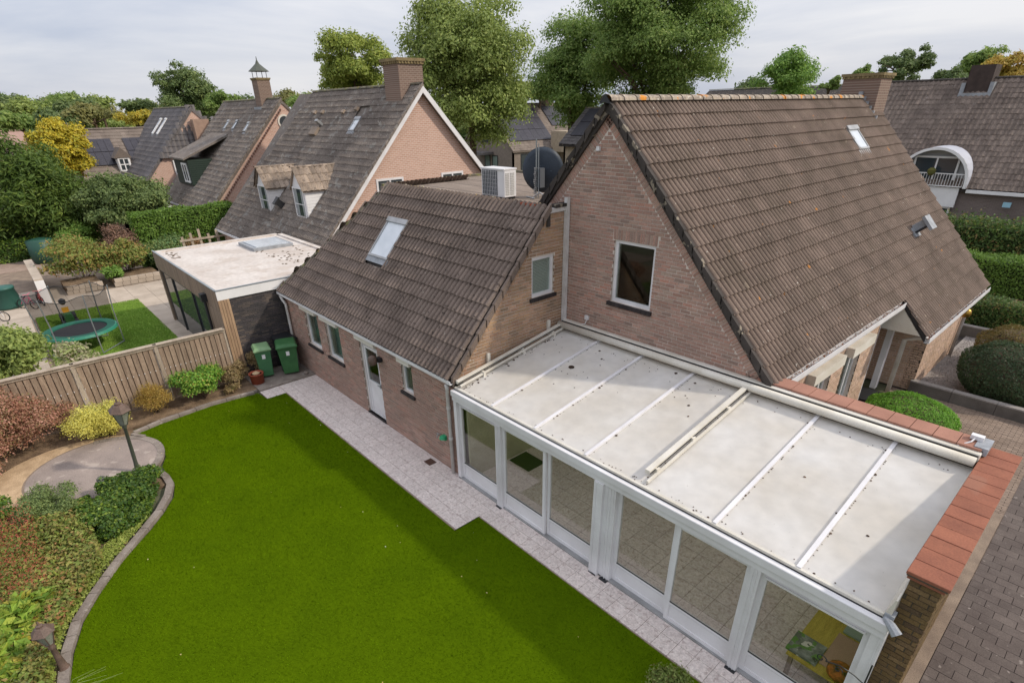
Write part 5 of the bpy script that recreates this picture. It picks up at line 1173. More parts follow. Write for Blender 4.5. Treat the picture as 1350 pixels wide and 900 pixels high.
for k in range(2): MB().hexa([(-50.5+k*3.4, 7.3, 1.9), (-47.5+k*3.4, 7.3, 1.9), (-47.5+k*3.4, 9.2, 2.25), (-50.5+k*3.4, 9.2, 2.25), (-50.5+k*3.4, 7.3, 1.96), (-47.5+k*3.4, 7.3, 1.96), (-47.5+k*3.4, 9.2, 2.31), (-50.5+k*3.4, 9.2, 2.31)]).build('canopy_panel', M_whiteb, cn)
m = MB()
for k in range(3): m.box(-50.4+k*3.3, -50.3+k*3.3, 7.35, 7.45, 0, 1.92)
m.build('canopy_post', M_whiteb, cn)
# ---- house with tile hung gable
t, rf, F, s = xhouse('tile_hung_house', 'dark roofed house with tile hung gable and broad pinkish chimney stack', -61, -50.0, 9.2, 13.5, 3.4, 8.15, M_tiled, M_brickn, M_bricknx, seg=2, vgm=M_tiled, tw=.33, th=.4, over=.06)
f = wallframe((-50.0, 0, 0), (0, 1, 0), (1, 0, 0))
tiled(t, (-49.9, 10.2, 4.9), (0, 1, 0), (-.12, 0, 1), [(0, 0), (6.6, 0), (3.35, 3.4), (3.2, 3.4)], .33, .38, M_tiled, 0, rolls=1, amp=.07, seg=4, th=.05)
MB().box(-49.95, -49.3, 13.2, 14.3, 3.5, 7.35).build('chimney', mat('pink_render', rgb('#a58a78'), rgb('#967c6c')), t)
for k in range(2): u, v = uvx(-56.3+k*1.5, 12.1, -61, 9.2, s); rooflight(rf, F, u, u+.45, v-.4, v+1.0, M_whiteb, M_skyl, up=.12)
window(t, f, 11.3, 12.5, 3.0, 4.7, M_whiteb, M_glassd, fwid=.15, recess=-.05)
# ---- solar panel house, ridge along Y, slope facing +X
def yhouse(name, label, xr, xe, y0, y1, zr, ze, mt, mw, tw=.3, th=.36, seg=1, cat='house', over=.2, rolls=2, group=None, tiles=True, amp=.04):
    t = thing(name, label, cat, (xr, (y0+y1)/2, 0), group=group); s = (zr-ze)/(xe-xr); n = math.hypot(1, s); L = (xe-xr)*n; xb = 2*xr-xe
    d = MB(); d.prism([(xe, y0, ze-.05), (xr, y0, zr-.05), (xb, y0, ze-.05), (xb, y0, ze-.2), (xr, y0, zr-.22), (xe, y0, ze-.2)], (0, y1-y0, 0)); rf = d.build('roof', mt, t)
    if tiles: tiled(rf, (xe, y0, ze), (0, 1, 0), (-1, 0, s), [(0, 0), (y1-y0, 0), (y1-y0, L), (0, L)], tw, L/round(L/th), mt, 0, rolls=rolls, seg=seg, amp=amp)
    ridge_caps(rf, (xr, y0, zr+.02), (xr, y1, zr+.02), mt, r=.12, L=.42, parts=False, sides=4)
    for (O, U, Nn, a, b) in (((0, y0+over, 0), (1, 0, 0), (0, -1, 0), xb+over, xe-over), ((0, y1-over, 0), (-1, 0, 0), (0, 1, 0), -xe+over, -xb-over)):
        sg = 1 if U[0] > 0 else -1
        wall_poly('wall', t, wallframe(O, U, Nn), [(a, 0), (b, 0), (b, ze), (sg*xr, zr-.25), (a, ze)], [], .2, mw)
    MB().box(xe-over-.2, xe-over, y0+over, y1-over, 0, ze).build('wall', mw, t); MB().box(xb+over, xb+over+.2, y0+over, y1-over, 0, ze).build('wall', mw, t)
    return t, rf, roofframe((xe, y0, ze), (0, 1, 0), (-1, 0, s)), L
def panels(rf, F, u0, v0, nu, nv, w=.98, h=1.6, gap=.02, up=.14):
    me = None
    for i in range(nu):
        for j in range(nv):
            m = MB(); a, b = u0+i*(w+gap), v0+j*(h+.06); m.fbox(F, a, a+w, b, b+h, up-.04, up); m.build('solar_panel', M_solar, rf)
t, rf, F, L = yhouse('solar_house', 'brown roofed house with two dark solar arrays and a small white dormer', -60.5, -56.2, 6.4, 13.6, 6.75, 2.6, M_tileb, M_bricks2, over=.1)
panels(rf, F, .4, 2.2, 5, 2, w=.48, h=1.3, up=.12); panels(rf, F, 3.75, 2.2, 5, 2, w=.5, h=1.3, up=.12)
chimney(rf, -60.9, -60.2, 6.3, 6.9, 5.9, 7.25, mat('purple_brown_stack', rgb('#6b5450'), rgb('#5d4844')), M_tiled, cap=.04, flash=(6.2, 6.5), dent=False)
chimney(rf, -60.9, -60.2, 12.7, 13.3, 5.9, 7.3, MATS['purple_brown_stack'], M_tiled, cap=.04, flash=(6.2, 6.5), dent=False)
m = MB(); m.box(-59.0, -57.2, 8.95, 9.85, 3.6, 4.75); dm = m.build('dormer', M_whiteb, rf)
window(dm, wallframe((-57.2, 0, 0), (0, 1, 0), (1, 0, 0)), 9.0, 9.8, 3.7, 4.7, M_whiteb, M_glassd, fwid=.1, recess=-.05, mull=(9.4,), trans=(4.2,))
MB().prism([(-57.1, 8.75, 4.7), (-57.1, 10.05, 4.7), (-57.1, 9.4, 5.45)], (-2.0, 0, 0)).build('dormer_roof', M_tileb, dm)
# small tiled annexes in front of it
t, rf, F, s = xhouse('annex', 'low annex with ribbed dark tiles and small pink gable in front of the solar house', -55.5, -49.6, 7.1, 8.8, 2.3, 3.75, M_tiled, M_brickn, M_bricknx, seg=4, tw=.33, rolls=1, amp=.07, cat='annex', over=.1)
t, rf, F, s = xhouse('annex', 'low annex with blue grey ribbed tiles left of the yellow tree', -60, -53, 1.0, 3.6, 2.2, 3.9, mat('blue_grey_tile', rgb('#474c58'), rgb('#3d424d'), rough=.6, rnd=.15), M_brickn, M_bricknx, seg=4, tw=.33, rolls=1, amp=.07, cat='annex', over=.1)
t, rf, F, L = yhouse('annex', 'low annex with pale brown rippled tiles behind the round dark tree', -49.5, -47.6, 3.8, 7.0, 3.95, 2.5, M_tilep, M_brickn, seg=4, tw=.33, rolls=1, amp=.07, cat='annex', over=.1)
t, rf, F, L = yhouse('red_roofed_hall', 'plain salmon red roofed hall at the far left edge', -108, -100, -30, 7.0, 6.2, 2.0, mat('salmon_tile', rgb('#a88a7e'), rgb('#987c70')), M_bricks2, tiles=False)
t, rf, F, L = yhouse('far_house', 'tiny grey roofed house between the far trees on the horizon', -172, -166, 39, 50, 9.5, 6.5, M_tiled, M_brickn, tiles=False)
# ---- houses in the gap between the trees
M_beige = mat('beige_wall', rgb('#b0a08a'), rgb('#9f907c'), rough=.9)
t, rf, F, L = yhouse('gap_house', 'grey gabled house covered with solar panels behind the satellite dish', -61.0, -55.6, 50.5, 68, 8.2, 3.0, M_tileb, mat('taupe_wall', rgb('#85796f'), rgb('#776c63')), seg=1)
panels(rf, F, .5, 1.4, 7, 3, w=1.05, h=1.7); panels(rf, F, 9.5, 3.6, 4, 2, w=1.05, h=1.6)
chimney(rf, -61.4, -60.5, 61.0, 62.0, 7.4, 9.4, M_chb, M_chc, cap=.06, dent=False)
f = wallframe((0, 50.7, 0), (1, 0, 0), (0, -1, 0)); window(t, f, -62.0, -60.3, 3.9, 5.5, M_blackp, M_glassd, fwid=.1, recess=-.05, mull=(-61.1,))
window(t, f, -61.3, -60.2, .3, 2.4, M_blackp, M_curt, fwid=.1, recess=-.05); window(t, f, -59.8, -58.7, .3, 2.4, M_blackp, M_curt, fwid=.1, recess=-.05)
MB().box(-62.5, -59.5, 48.8, 50.6, 2.5, 2.8).build('porch_roof', M_tiled, t)
f = wallframe((-55.8, 0, 0), (0, 1, 0), (1, 0, 0))
for a in (52, 54.2, 57, 60.5): window(t, f, a, a+1.3, .4, 2.6, M_blackp, M_glassd, fwid=.1, recess=-.05, back=None)
MB().box(-55.9, -53.2, 57.5, 62.5, 2.6, 5.0).build('bay', M_beige, t); m = MB(); window(t, wallframe((-53.2, 0, 0), (0, 1, 0), (1, 0, 0)), 58.3, 59.8, 3.1, 4.6, M_whiteb, M_glassd, fwid=.12, recess=-.05)
t, rf, F, s = xhouse('gap_house', 'beige house with one large solar array just left of the gable verge', -36.2, -22, 38.2, 41.5, 4.9, 7.55, M_tiled, M_beige, M_beige, seg=2, over=.3)
panels(rf, F, .7, .9, 6, 2, w=1.1, h=1.5)
window(t, wallframe((0, 38.5, 0), (1, 0, 0), (0, -1, 0)), -34.6, -32.9, 3.7, 4.6, M_whiteb, M_glassd, fwid=.1, recess=-.05)
t, rf, F, s = xhouse('far_house', 'long low dark roof just above the main ridge', -52, -30, 82, 88, 6.5, 9.6, M_tiled, M_bricks2, M_bricks2, tiles=False)
# ---- house on the right with arched dormer
x0, x1, ye, yr, ze, zr = -17.5, 4.0, 41.8, 47.0, 3.15, 8.7
t, rf, F, s = xhouse('right_house', 'grey brown tiled house with a round arched white dormer behind the main roof', x0, x1, ye, yr, ze, zr, M_tiler, M_bricks2, M_bricks2, seg=2, rolls=1, tw=.26, th=.36, amp=.05, ridge=M_verge)
c = MB(); c.box(-10.3, -9.1, 46.3, 47.7, 7.9, 9.4); cc = c.build('chimney', mat('dark_sooty_stack', rgb('#4c403b'), rgb('#3d3430'), rough=.95), rf)
MB().box(-10.5, -8.9, 46.1, 47.7, 7.75, 7.95).box(-10.5, -10.3, 46.2, 47.7, 7.8, 8.5).box(-9.1, -8.9, 46.2, 47.7, 7.8, 8.5).build('flashing', M_lead, cc)
xm, r = -9.55, 1.85; zc = 3.4
m = MB(); prof = [(xm+r, 3.15)]+[(xm+r*math.cos(a), zc+r*math.sin(a)) for a in [math.pi*k/16 for k in range(17)]]+[(xm-r, 3.15)]
inn = [(xm-(r-.14), 3.15)]+[(xm+(r-.14)*math.cos(a), zc+(r-.14)*math.sin(a)) for a in [math.pi*(16-k)/16 for k in range(17)]]+[(xm+(r-.14), 3.15)]
vs = []; fs = []; n = len(prof)
for y in (41.55, 46.2): vs += [(x, y, z) for x, z in prof]
for y in (41.55, 46.2): vs += [(x, y, z) for x, z in reversed(inn)]
for i in range(n-1): fs += [(i, i+1, n+i+1, n+i), (2*n+i, 2*n+i+1, 3*n+i+1, 3*n+i), (i, i+1, 2*n+i+1, 2*n+i)]
m.add(vs, fs); ar = m.build('arched_dormer', flat('pale_grey_zinc', rgb('#b9bbc4'), rough=.5), rf)
mm = MB(); vs = [(x, 41.53, z) for x, z in prof]+[(x, 41.53, z) for x, z in reversed(inn)]; mm.add(vs+[(v[0], 41.62, v[2]) for v in vs], [f_ for i in range(n-1) for f_ in ((i, i+1, n+i+1, n+i), (2*n+i, 2*n+i+1, i+1, i))]); mm.build('arch_trim', M_whiteb, ar)
f = wallframe((0, 42.0, 0), (1, 0, 0), (0, -1, 0))
MB().prism([(xm+(r-.1)*math.cos(a), 42.2, zc+(r-.1)*math.sin(a)) for a in [math.pi*k/16 for k in range(17)]]+[(xm-r+.1, 42.2, 3.1), (xm+r-.1, 42.2, 3.1)], (0, .05, 0)).build('dormer_front', flat('grey_panel', rgb('#9a9a9a')), ar)
window(ar, f, xm-1.15, xm+1.1, 3.2, 4.75, M_whiteb, M_glassd, fwid=.1, recess=.05, mull=(xm-.0,))
m = MB(); m.fbox(f, xm-1.6, xm+1.65, 3.85, 3.9, .35, .39); m.fbox(f, xm-1.6, xm+1.65, 3.2, 3.25, .35, .39)
for k in range(24): m.fbox(f, xm-1.6+k*.14, xm-1.58+k*.14, 3.25, 3.85, .36, .38)
m.build('railing', M_whiteb, ar)
MB().lathe((xm+.0, 41.55, 3.75), [(.08, 0), (.2, .12), (.22, .3), (.1, .42)], 8).build('hanging_plant', mat('brown_plant', rgb('#6b5a30'), rgb('#4a5a2a'), scale=20), ar)
MB().fbox(f, xm-1.8, xm+1.55, 2.1, 3.15, .1, .25).build('white_panel', M_whiteb, t)
window(t, f, xm-1.7, xm+1.4, .6, 2.1, M_whiteb, M_glassd, fwid=.1, recess=-.15)
MB().fbox(f, xm+1.9, 3.8, 2.93, 3.1, .0, .35).build('gutter', M_whiteb, t)
MB().fbox(f, -5.8, -5.45, 2.35, 2.6, .25, .4).build('alarm_box', flat('pale_blue_box', rgb('#9ac4d4')), t)
# ---- flat roofed extension next door with pale cladding
bx_ = thing('neighbour_extension', 'white flat roofed timber clad extension with black brick side wall', 'building', (-22.3, 6.9, 0))
X0, X1, Y0_, Y1_, ZT = -26.3, -18.3, 4.33, 9.5, 2.86
MB().box(X0+.05, X1-.05, Y0_+.05, Y1_-.05, 2.3, 2.78).build('roof_deck', M_flat, bx_)
e = MB(); e.box(X0, X1, Y0_, Y0_+.22, 2.42, ZT-.02).box(X0, X0+.2, Y0_+.22, Y1_, 2.42, ZT-.02).box(X0, X1, Y1_-.2, Y1_, 2.42, ZT-.02).box(X1-.25, X1, Y0_+.22, Y1_-.2, 2.55, ZT-.02)
eo = e.build('roof_edge', M_flat, bx_)
m = MB(); m.box(X1, X1+.03, Y0_-.03, Y1_, 2.58, ZT+.0); m.build('white_fascia', M_whiteb, bx_)
m = MB(); m.box(X1-.05, X1+.035, Y0_-.03, Y1_, ZT+.0, ZT+.03).box(X0-.03, X1-.05, Y0_-.035, Y0_+.03, ZT-.02, ZT+.01); m.build('edge_trim', M_steel, bx_)
n = 100
for k in range(n): # individual upright cladding boards on the long garden side
    a = X0+(X1-.04-X0)*k/n; MB().box(a, a+(X1-X0)/n-.012, Y0_-.03, Y0_+.0, 2.2 if a < -21.9 or a > -19.9 else 2.2, ZT-.03).build('cladding_board', M_clad, bx_)
for k in range(18):
    a = -19.9+k*.088; MB().box(a, a+.078, Y0_-.03, Y0_+.0, .0, 2.19).build('cladding_board', M_clad, bx_)
MB().box(-19.9, X1, Y0_, Y0_+.2, 0, 2.3).box(X0, X0+.2, Y0_, Y1_, 0, 2.4).box(X0, X1, Y1_-.2, Y1_, 0, 2.4).build('wall', M_clad, bx_)
MB().box(-24.5, -24.4, Y0_+.02, Y0_+.12, 0, 2.2).box(-21.8, -21.7, Y0_+.02, Y0_+.12, 0, 2.2).box(-20.0, -19.9, Y0_+.02, Y0_+.12, 0, 2.2).box(-26.1, -19.9, Y0_+.02, Y0_+.12, 2.1, 2.2).build('glass_door_frame', M_blackp, bx_)
MB().box(-26.0, -19.9, Y0_+.06, Y0_+.08, 0, 2.1).build('glass_door', M_glassd, bx_)
for k in range(4): MB().box(X1-.0, X1+.035, Y0_-.03+k*.085, Y0_+.045+k*.085, 0, 2.58).build('corner_board', M_cladl, bx_)
MB().tube([(-19.6, Y0_-.1, 2.35), (-19.6, Y0_-.1, 0)], .045, 8).build('downpipe', M_blackp, bx_); MB().box(-19.72, -19.48, Y0_-.2, Y0_-.02, 2.3, 2.55).build('rain_head', M_blackp, bx_)
FBk = wallframe((X1, 0, 0), (0, 1, 0), (1, 0, 0))
wall_poly('wall', bx_, FBk, [(Y0_+.3, 0), (Y1_, 0), (Y1_, 2.58), (Y0_+.3, 2.58)], [], .2, M_blackm)
stores = []; brick_field(bx_, FBk, [(Y0_+.31, 0), (Y1_-.5, 0), (Y1_-.5, 2.57), (Y0_+.31, 2.57)], [], M_black, store=stores, seed=14, course=.055, L=.24, jt=.008, proud=.004)
emit_bricks(bx_, stores, [], M_black, 100)
m = MB(); m.box(-25.2, -23.4, 7.3, 8.9, 2.76, 2.9); so_ = m.build('skylight', M_lead, bx_); MB().box(-25.05, -23.55, 7.45, 8.75, 2.9, 2.93).build('pane', M_skyl, so_)
m = MB(); rg = random.Random(15)
for k in range(60): x, y, s_ = rg.uniform(-23.5, -20.5), rg.uniform(7.3, 9.0), rg.uniform(.02, .06); m.lathe((x, y, 2.78), [(s_, 0), (s_*.6, .015)], 5)
for k in range(30): x, y, s_ = rg.uniform(-26.0, -24.5), rg.uniform(4.6, 5.0), rg.uniform(.02, .06); m.lathe((x, y, 2.78), [(s_, 0), (s_*.6, .015)], 5)
m.build('roof_debris', M_bark, bx_, kind='stuff')
# ================================================================ timber fence
fe = thing('timber_fence', 'weathered timber fence of overlapping upright boards with concrete grey posts', 'fence', (-18.0, 0, 0))
FXc = -18.02; rg = random.Random(31)
posts = [-3.75, -1.75, .28, 2.27, 4.2]
for y in posts[:-1]: MB().box(FXc-.05, FXc+.07, y-.045, y+.045, 0, 1.8).build('post', M_woodl, fe)
MB().box(FXc-.03, FXc+.03, 4.15, 4.2, 0, 1.8).build('post', M_woodl, fe)
for i in range(4):
    a, b = posts[i]+.05, posts[i+1]-.05; n = 13; w = (b-a)/n
    for k in range(n):
        y = a+k*w; x = FXc+rg.uniform(-.002, .003)
        MB().box(x, x+.02, y+.011, y+w-.012, .06, 1.70+rg.uniform(-.005, .005)).build('fence_board', M_wood, fe)
        if k < n-1: MB().box(FXc-.075, FXc-.055, y+w-.045, y+w+.045, .06, 1.69).build('back_board', M_wood, fe)
    MB().box(FXc-.03, FXc+.055, a, b, 1.70, 1.755).build('top_rail', M_woodl, fe)
    for z in (.4, 1.0, 1.5): MB().box(FXc-.05, FXc-.004, a, b, z, z+.05).build('cross_rail', M_wood, fe)
    sc_ = MB()
    for k in range(n): sc_.box(FXc+.042, FXc+.046, a+(k+.1)*w, a+(k+.22)*w, 1.02, 1.045)
    sc_.build('screw_heads', M_whiteb, fe)
for i in range(4): MB().box(FXc-.09, FXc+.1, posts[i]+.0, posts[i+1]-.006, 1.775, 1.80).build('capping_board', M_woodl, fe)
# ================================================================ bins and pot
def bin_(label, x, y, rz, mb_, ml, w=.56, d=.62, h=.96, sticker=True):
    t = thing('wheelie_bin', label, 'bin', (x, y, .05), rz, 'bins by the black brick wall'); o = (0, 0, 0)
    b = MB(); a, c = w*.38, d*.36; A, C_ = w*.5, d*.48
    b.hexa([(-a, -c, .06), (a, -c, .06), (a, c, .06), (-a, c, .06), (-A, -C_, h), (A, -C_, h), (A, C_, h), (-A, C_, h)]); b.box(-A-.02, A+.02, -C_-.02, C_+.02, h-.04, h)
    bo = MB(); b.build('body', mb_, t, org=o, bevel=.012)
    l = MB(); l.hexa([(-A-.03, -C_-.05, h+.003), (A+.03, -C_-.05, h+.003), (A+.03, C_+.03, h+.003), (-A-.03, C_+.03, h+.003), (-A*.9, -C_*.9, h+.075), (A*.9, -C_*.9, h+.075), (A*.9, C_*.9, h+.10), (-A*.9, C_*.9, h+.10)])
    l.box(-A-.03, A+.03, -C_-.06, -C_-.03, h-.04, h+.02); li = l.build('lid', ml, t, org=o, bevel=.012)
    for sx in (-1, 1): MB().tube([(sx*(a-.02), c+.02, .1), (sx*(a+.04), c+.02, .1)], .1, 12).build('wheel', M_blackp, t, org=o)
    MB().tube([(-A+.05, C_+.06, h-.02), (A-.05, C_+.06, h-.02)], .015, 6).build('handle', M_blackp, t, org=o)
    if sticker:
        MB().box(-.05, .05, -C_-.004+.012, -C_+.02, h-.3, h-.16).build('sticker', M_whiteb, t, org=o)
    return t
b1 = bin_('smaller mid green wheelie bin with faded pale lid next to the terracotta pot', -17.62, 5.02, R(78), M_green2, M_greenl, w=.48, d=.52, h=.98)
b2 = bin_('larger dark green wheelie bin with white patches on its lid', -17.35, 5.72, R(72), M_green, M_green, w=.60, d=.64, h=1.0)
for p in ((.12, -.1), (-.15, .1)): MB().lathe((p[0], p[1], 1.07), [(.045, 0), (.04, .012)], 8, sy=.7).build('lid_patch', M_whiteb, b2, org=(0, 0, 0))
b3 = bin_('black wheelie bin standing behind the dark green one', -17.93, 5.88, R(95), M_blackp, M_blackp, w=.56, d=.6, h=1.0, sticker=False)
pt_ = thing('flower_pot', 'terracotta plastic pot with dried plant beside the green bins', 'pot', (-17.3, 4.6, .05))
MB().lathe((-17.3, 4.6, .05), [(.19, 0), (.21, .3), (.225, .3), (.225, .34), (.2, .34), (.19, .28)], 20).build('pot', M_terra, pt_, smooth=True)
MB().lathe((-17.3, 4.6, .3), [(.19, 0), (.19, .03)], 16).build('soil', M_soil, pt_)
MB().lathe((-17.3, 4.6, .34), [(.1, 0), (.12, .04), (.05, .09)], 8).build('dried_plant', M_sand, pt_)
MB().lathe((-16.85, 6.0, .05), [(.06, 0), (.07, .06), (.03, .1)], 8).build('stone', M_kerb).update_tag()
o = bpy.data.objects['stone']; tag(o, 'small pale round stone on the slab at the garage wall', 'stone')
# ================================================================ garden lamps
def lamp(label, x, y, h, tilt, s=1.0, mt=None):
    t = thing('garden_lamp', label, 'lamp', (x, y, 0)); t.rotation_euler = tilt; o = (0, 0, 0); mt = mt or M_iron; z = h-.38*s
    MB().lathe(o, [(.08, 0), (.08, .06), (.06, .1), (.045, .3), (.036, z-.1), (.055, z-.08), (.04, z-.05), (.04, z)], 10).build('post', mt, t, org=o, smooth=True)
    m = MB(); n = 6
    for k in range(n):
        a = k*math.pi*2/n; p = Vector((math.cos(a), math.sin(a), 0)); m.bar(tuple(p*.055*s+Vector((0, 0, z))), tuple(p*.125*s+Vector((0, 0, z+.24*s))), .012, .012, up=(p.y, -p.x, .01))
    m.lathe((0, 0, z), [(.062*s, -.01), (.062*s, .012)], n); m.lathe((0, 0, z+.235*s), [(.135*s, 0), (.14*s, .018*s)], n); m.build('lantern_frame', mt, t, org=o)
    MB().lathe((0, 0, z+.01), [(.05*s, 0), (.118*s, .225*s)], n).build('lantern_glass', mat('dusty_lantern_glass', rgb('#8e9086'), rgb('#7a7c72'), rough=.25), t, org=o)
    MB().lathe((0, 0, z+.25*s), [(.155*s, 0), (.075*s, .09*s), (.045*s, .1*s), (.045*s, .13*s), (.02*s, .14*s), (.008*s, .2*s)], n).build('lantern_roof', M_copper if mt is M_iron else mt, t, org=o)
    return t
lamp('tall green lantern post leaning over the round patio', -14.35, .62, 1.95, (R(-3), R(6), 0), s=1.5)
l2 = lamp('copper roofed lantern low among the bed plants at the lower left', -8.95, -1.46, 1.0, (0, 0, 0), s=1.05, mt=M_copper)
bl = thing('spot_lamp', 'small dark garden spotlight on a stake beside the patio', 'lamp', (-13.75, -.12, 0))
MB().tube([(-13.75, -.12, 0), (-13.75, -.12, .42)], .03, 8).build('stake', M_blackp, bl); MB().tube([(-13.82, -.14, .42), (-13.68, -.1, .5)], [.06, .08], 10).build('head', M_iron, bl)
# ================================================================ planting in the own garden
shrub('rust_shrub', 'large shrub with rusty pink leaves in the left corner by the fence', 'shrub', (-17.3, -1.75, 0), (1.35, 1.65, 1.95), 34000, .058, L_rust, 1, k=30, lr=.34)
shrub('rust_shrub', 'rusty shrub edge spilling towards the sandy patch at the left margin', 'shrub', (-16.1, -2.35, 0), (1.15, 1.0, 1.15), 15000, .056, L_rust, 2, k=18, lr=.38)
shrub('rust_shrub', 'thin rust leaved shrub rising against the second fence panel', 'shrub', (-17.75, -.45, 0), (.3, .5, 1.4), 2200, .055, L_rust, 3, k=12, lr=.4)
shrub('euonymus', 'bright yellow variegated shrub between patio and fence', 'shrub', (-17.05, .3, 0), (.8, 1.15, .75), 20000, .045, L_gold, 4, k=24, lr=.34, spiky=.25)
shrub('ochre_shrub', 'ochre brown feathery shrub in front of the fence middle', 'shrub', (-17.4, 1.72, 0), (.52, .6, .85), 9000, .042, L_ochre, 5, k=18, asp=.35, spiky=.1)
shrub('glossy_shrub', 'round glossy green shrub with a few red leaves beside the kerb', 'shrub', (-17.42, 3.0, 0), (.68, .88, 1.15), 13000, .072, L_green, 6, k=20, lr=.4)
shrub('dried_shrub', 'dried brown hydrangea like plant at the timber corner', 'shrub', (-17.75, 4.1, 0), (.5, .55, .75), 4000, .06, L_dry, 7, k=14)
shrub('dried_shrub', 'dried brown plant growing between the bins and the black wall', 'shrub', (-18.0, 5.0, .05), (.22, .6, .9), 2600, .07, L_dry, 8, k=12)
shrub('small_plant', 'low brownish weeds beside the kerb below the glossy shrub', 'plant', (-17.2, 3.75, 0), (.3, .35, .3), 900, .06, L_dry, 9, k=10)
shrub('ivy_mound', 'dark green ivy mound around the lamp foot and curved kerb', 'ivy', (-13.4, .3, 0), (1.0, .9, .45), 20000, .055, L_ivy, 10, k=26, lr=.3, asp=.8)
shrub('ivy_mound', 'ivy strip along the inside of the curved kerb', 'ivy', (-12.45, -.25, 0), (1.0, .8, .38), 18000, .055, L_ivy, 11, k=26, lr=.3, asp=.8)
shrub('dark_shrub', 'dark grey green open shrub at the lower rim of the patio', 'shrub', (-13.75, -1.15, 0), (.8, .75, .6), 8000, .045, L_dark, 12, k=22, lr=.34)
shrub('ivy_mound', 'dark ivy patch left of the open grey green shrub', 'ivy', (-14.4, -2.3, 0), (.9, .7, .4), 9000, .055, L_ivy, 13, k=20, lr=.34, asp=.8)
def bed(name, label, cat, x0, x1, ylo, yhi, h, n, leaf, lm, seed, spiky=0, asp=.5, kind='stuff'):
    """continuous ground planting: one mass nobody could count"""
    rng = np.random.RandomState(seed); x = rng.uniform(x0, x1, n); yl = np.array([ylo(v) for v in x]); yh = np.array([yhi(v) for v in x]); y = yl+(yh-yl)*rng.random(n)
    b = .5+.5*np.sin(x*2.6+1.1*np.sin(y*3.1))*np.cos(y*2.9+x); z = h*(.25+.5*b)*rng.random(n)**.45+.02+spiky*rng.random(n)**4
    P = np.stack([x, y, z], 1); D = rng.normal(size=(n, 3))*.6+np.array((0, 0, .9))
    return tag(leaf_cloud(name, P, D, leaf, rng, lm, asp=asp), label, cat, kind=kind)
kx = [(-13.3, .9), (-12.28, .5), (-11.83, .14), (-11.36, -.26), (-10.44, -.96), (-9.92, -1.28), (-9.27, -1.5), (-8.6, -1.62), (-7, -1.75)]
def ky(x):
    for (a, b), (c, d) in zip(kx[:-1], kx[1:]):
        if a <= x <= c: return b+(d-b)*(x-a)/(c-a)
    return -1.75 if x > -7 else -.4
bed('bed_foliage', 'mixed green and red leaved border plants along the curved kerb', 'plants', -13.6, -8.4, lambda x: -4.4, lambda x: min(ky(x)-.05, -.55), .55, 46000, .085, L_pers, 20, spiky=.1)
bed('broad_leaves', 'broad yellow green leaves of the lower left border plants', 'plants', -10.6, -8.7, lambda x: -3.2, lambda x: ky(x)-.45, .75, 5200, .17, leafmat('broad_border_leaf', G('#6f8a34', '#88a03e', '#5a7a2c', '#a5ae48', '#4c6a28', '#b5a040')), 27)
rngf = np.random.RandomState(4); n = 7500; x = rngf.uniform(-13.6, -10.6, n); y = rngf.uniform(-4, -1.35, n); z = .25+.5*rngf.random(n)
tag(leaf_cloud('flower_spikes', np.stack([x, y, z], 1), rngf.normal(size=(n, 3)), .035, rngf, leafmat('red_flower_spike', G('#a0523e', '#8f4a3c', '#b06a4a', '#8a3a40')), asp=.5), 'slim reddish flower spikes standing over the border plants', 'flowers', kind='stuff')
bed('ivy_ground', 'low ivy creeping between the lamp and the curved kerb', 'ivy', -13.9, -11.9, lambda x: -.9, lambda x: ky(x)-.02, .26, 16000, .05, L_ivy, 26, asp=.8)
bed('edge_creeper', 'yellow green creeping plants hugging the lower kerb', 'plants', -12.2, -8.6, lambda x: ky(x)-.5, lambda x: ky(x)-.0, .22, 9000, .05, leafmat('yellow_green_creeper', G('#94a04a', '#7a8c3e', '#b0b060', '#5d7434')), 21)
shrub('lavender_shrub', 'grey green feathery lavender like shrub at the bottom left', 'shrub', (-8.3, -2.35, 0), (.85, .75, .5), 7000, .07, leafmat('grey_green_lavender', G('#6d7552', '#5a6344', '#847f60', '#8c7058')), 22, k=26, lr=.3, asp=.18)
ft = thing('purple_flowers', 'small clump of purple asters at the bottom left kerb', 'flowers', (-8.1, -1.7, 0)); rngf = np.random.RandomState(5)
P = np.stack([rngf.normal(-8.1, .10, 110), rngf.normal(-1.68, .09, 110), .25+.12*rngf.random(110)], 1); leaf_cloud('petals', P, rngf.normal(size=(110, 3))+np.array((0, 0, 1)), .045, rngf, leafmat('purple_petal', G('#9a6ac4', '#b08ad8', '#7d4fae')), ft, asp=.9)
m = MB()
for k in range(24): m.tube([(-8.1+rg.uniform(-.05, .05), -1.68, 0), tuple(P[k])], .005, 4, caps=False)
m.build('stem', M_ivy if False else L_lime, ft)
gt = thing('wispy_grass', 'thin pale grass stems arching over the lawn edge at the bottom left', 'grass', (-8.0, -1.5, 0)); m = MB()
for k in range(26):
    a = rg.uniform(.2, 1.9); L_ = rg.uniform(.4, .9); p0 = Vector((-8.1+rg.uniform(-.15, .15), -1.55, .02)); d = Vector((math.cos(a), math.sin(a)*.9, 0)); m.tube([p0, p0+d*L_*.45+Vector((0, 0, .35)), p0+d*L_+Vector((0, 0, .28))], [.004, .003, .0015], 4, caps=False)
m.build('stems', leafmat('pale_grass_stem', G('#8a9a5a', '#a0a468')), gt)
shrub('path_shrub', 'top of a small green shrub beside the path at the bottom edge', 'shrub', (-2.42, 5.02, 0), (.52, .38, .48), 3500, .045, leafmat('small_shrub_leaf', G('#6a7a3a', '#8a9450', '#55682e', '#7a6a40')), 24, k=18)
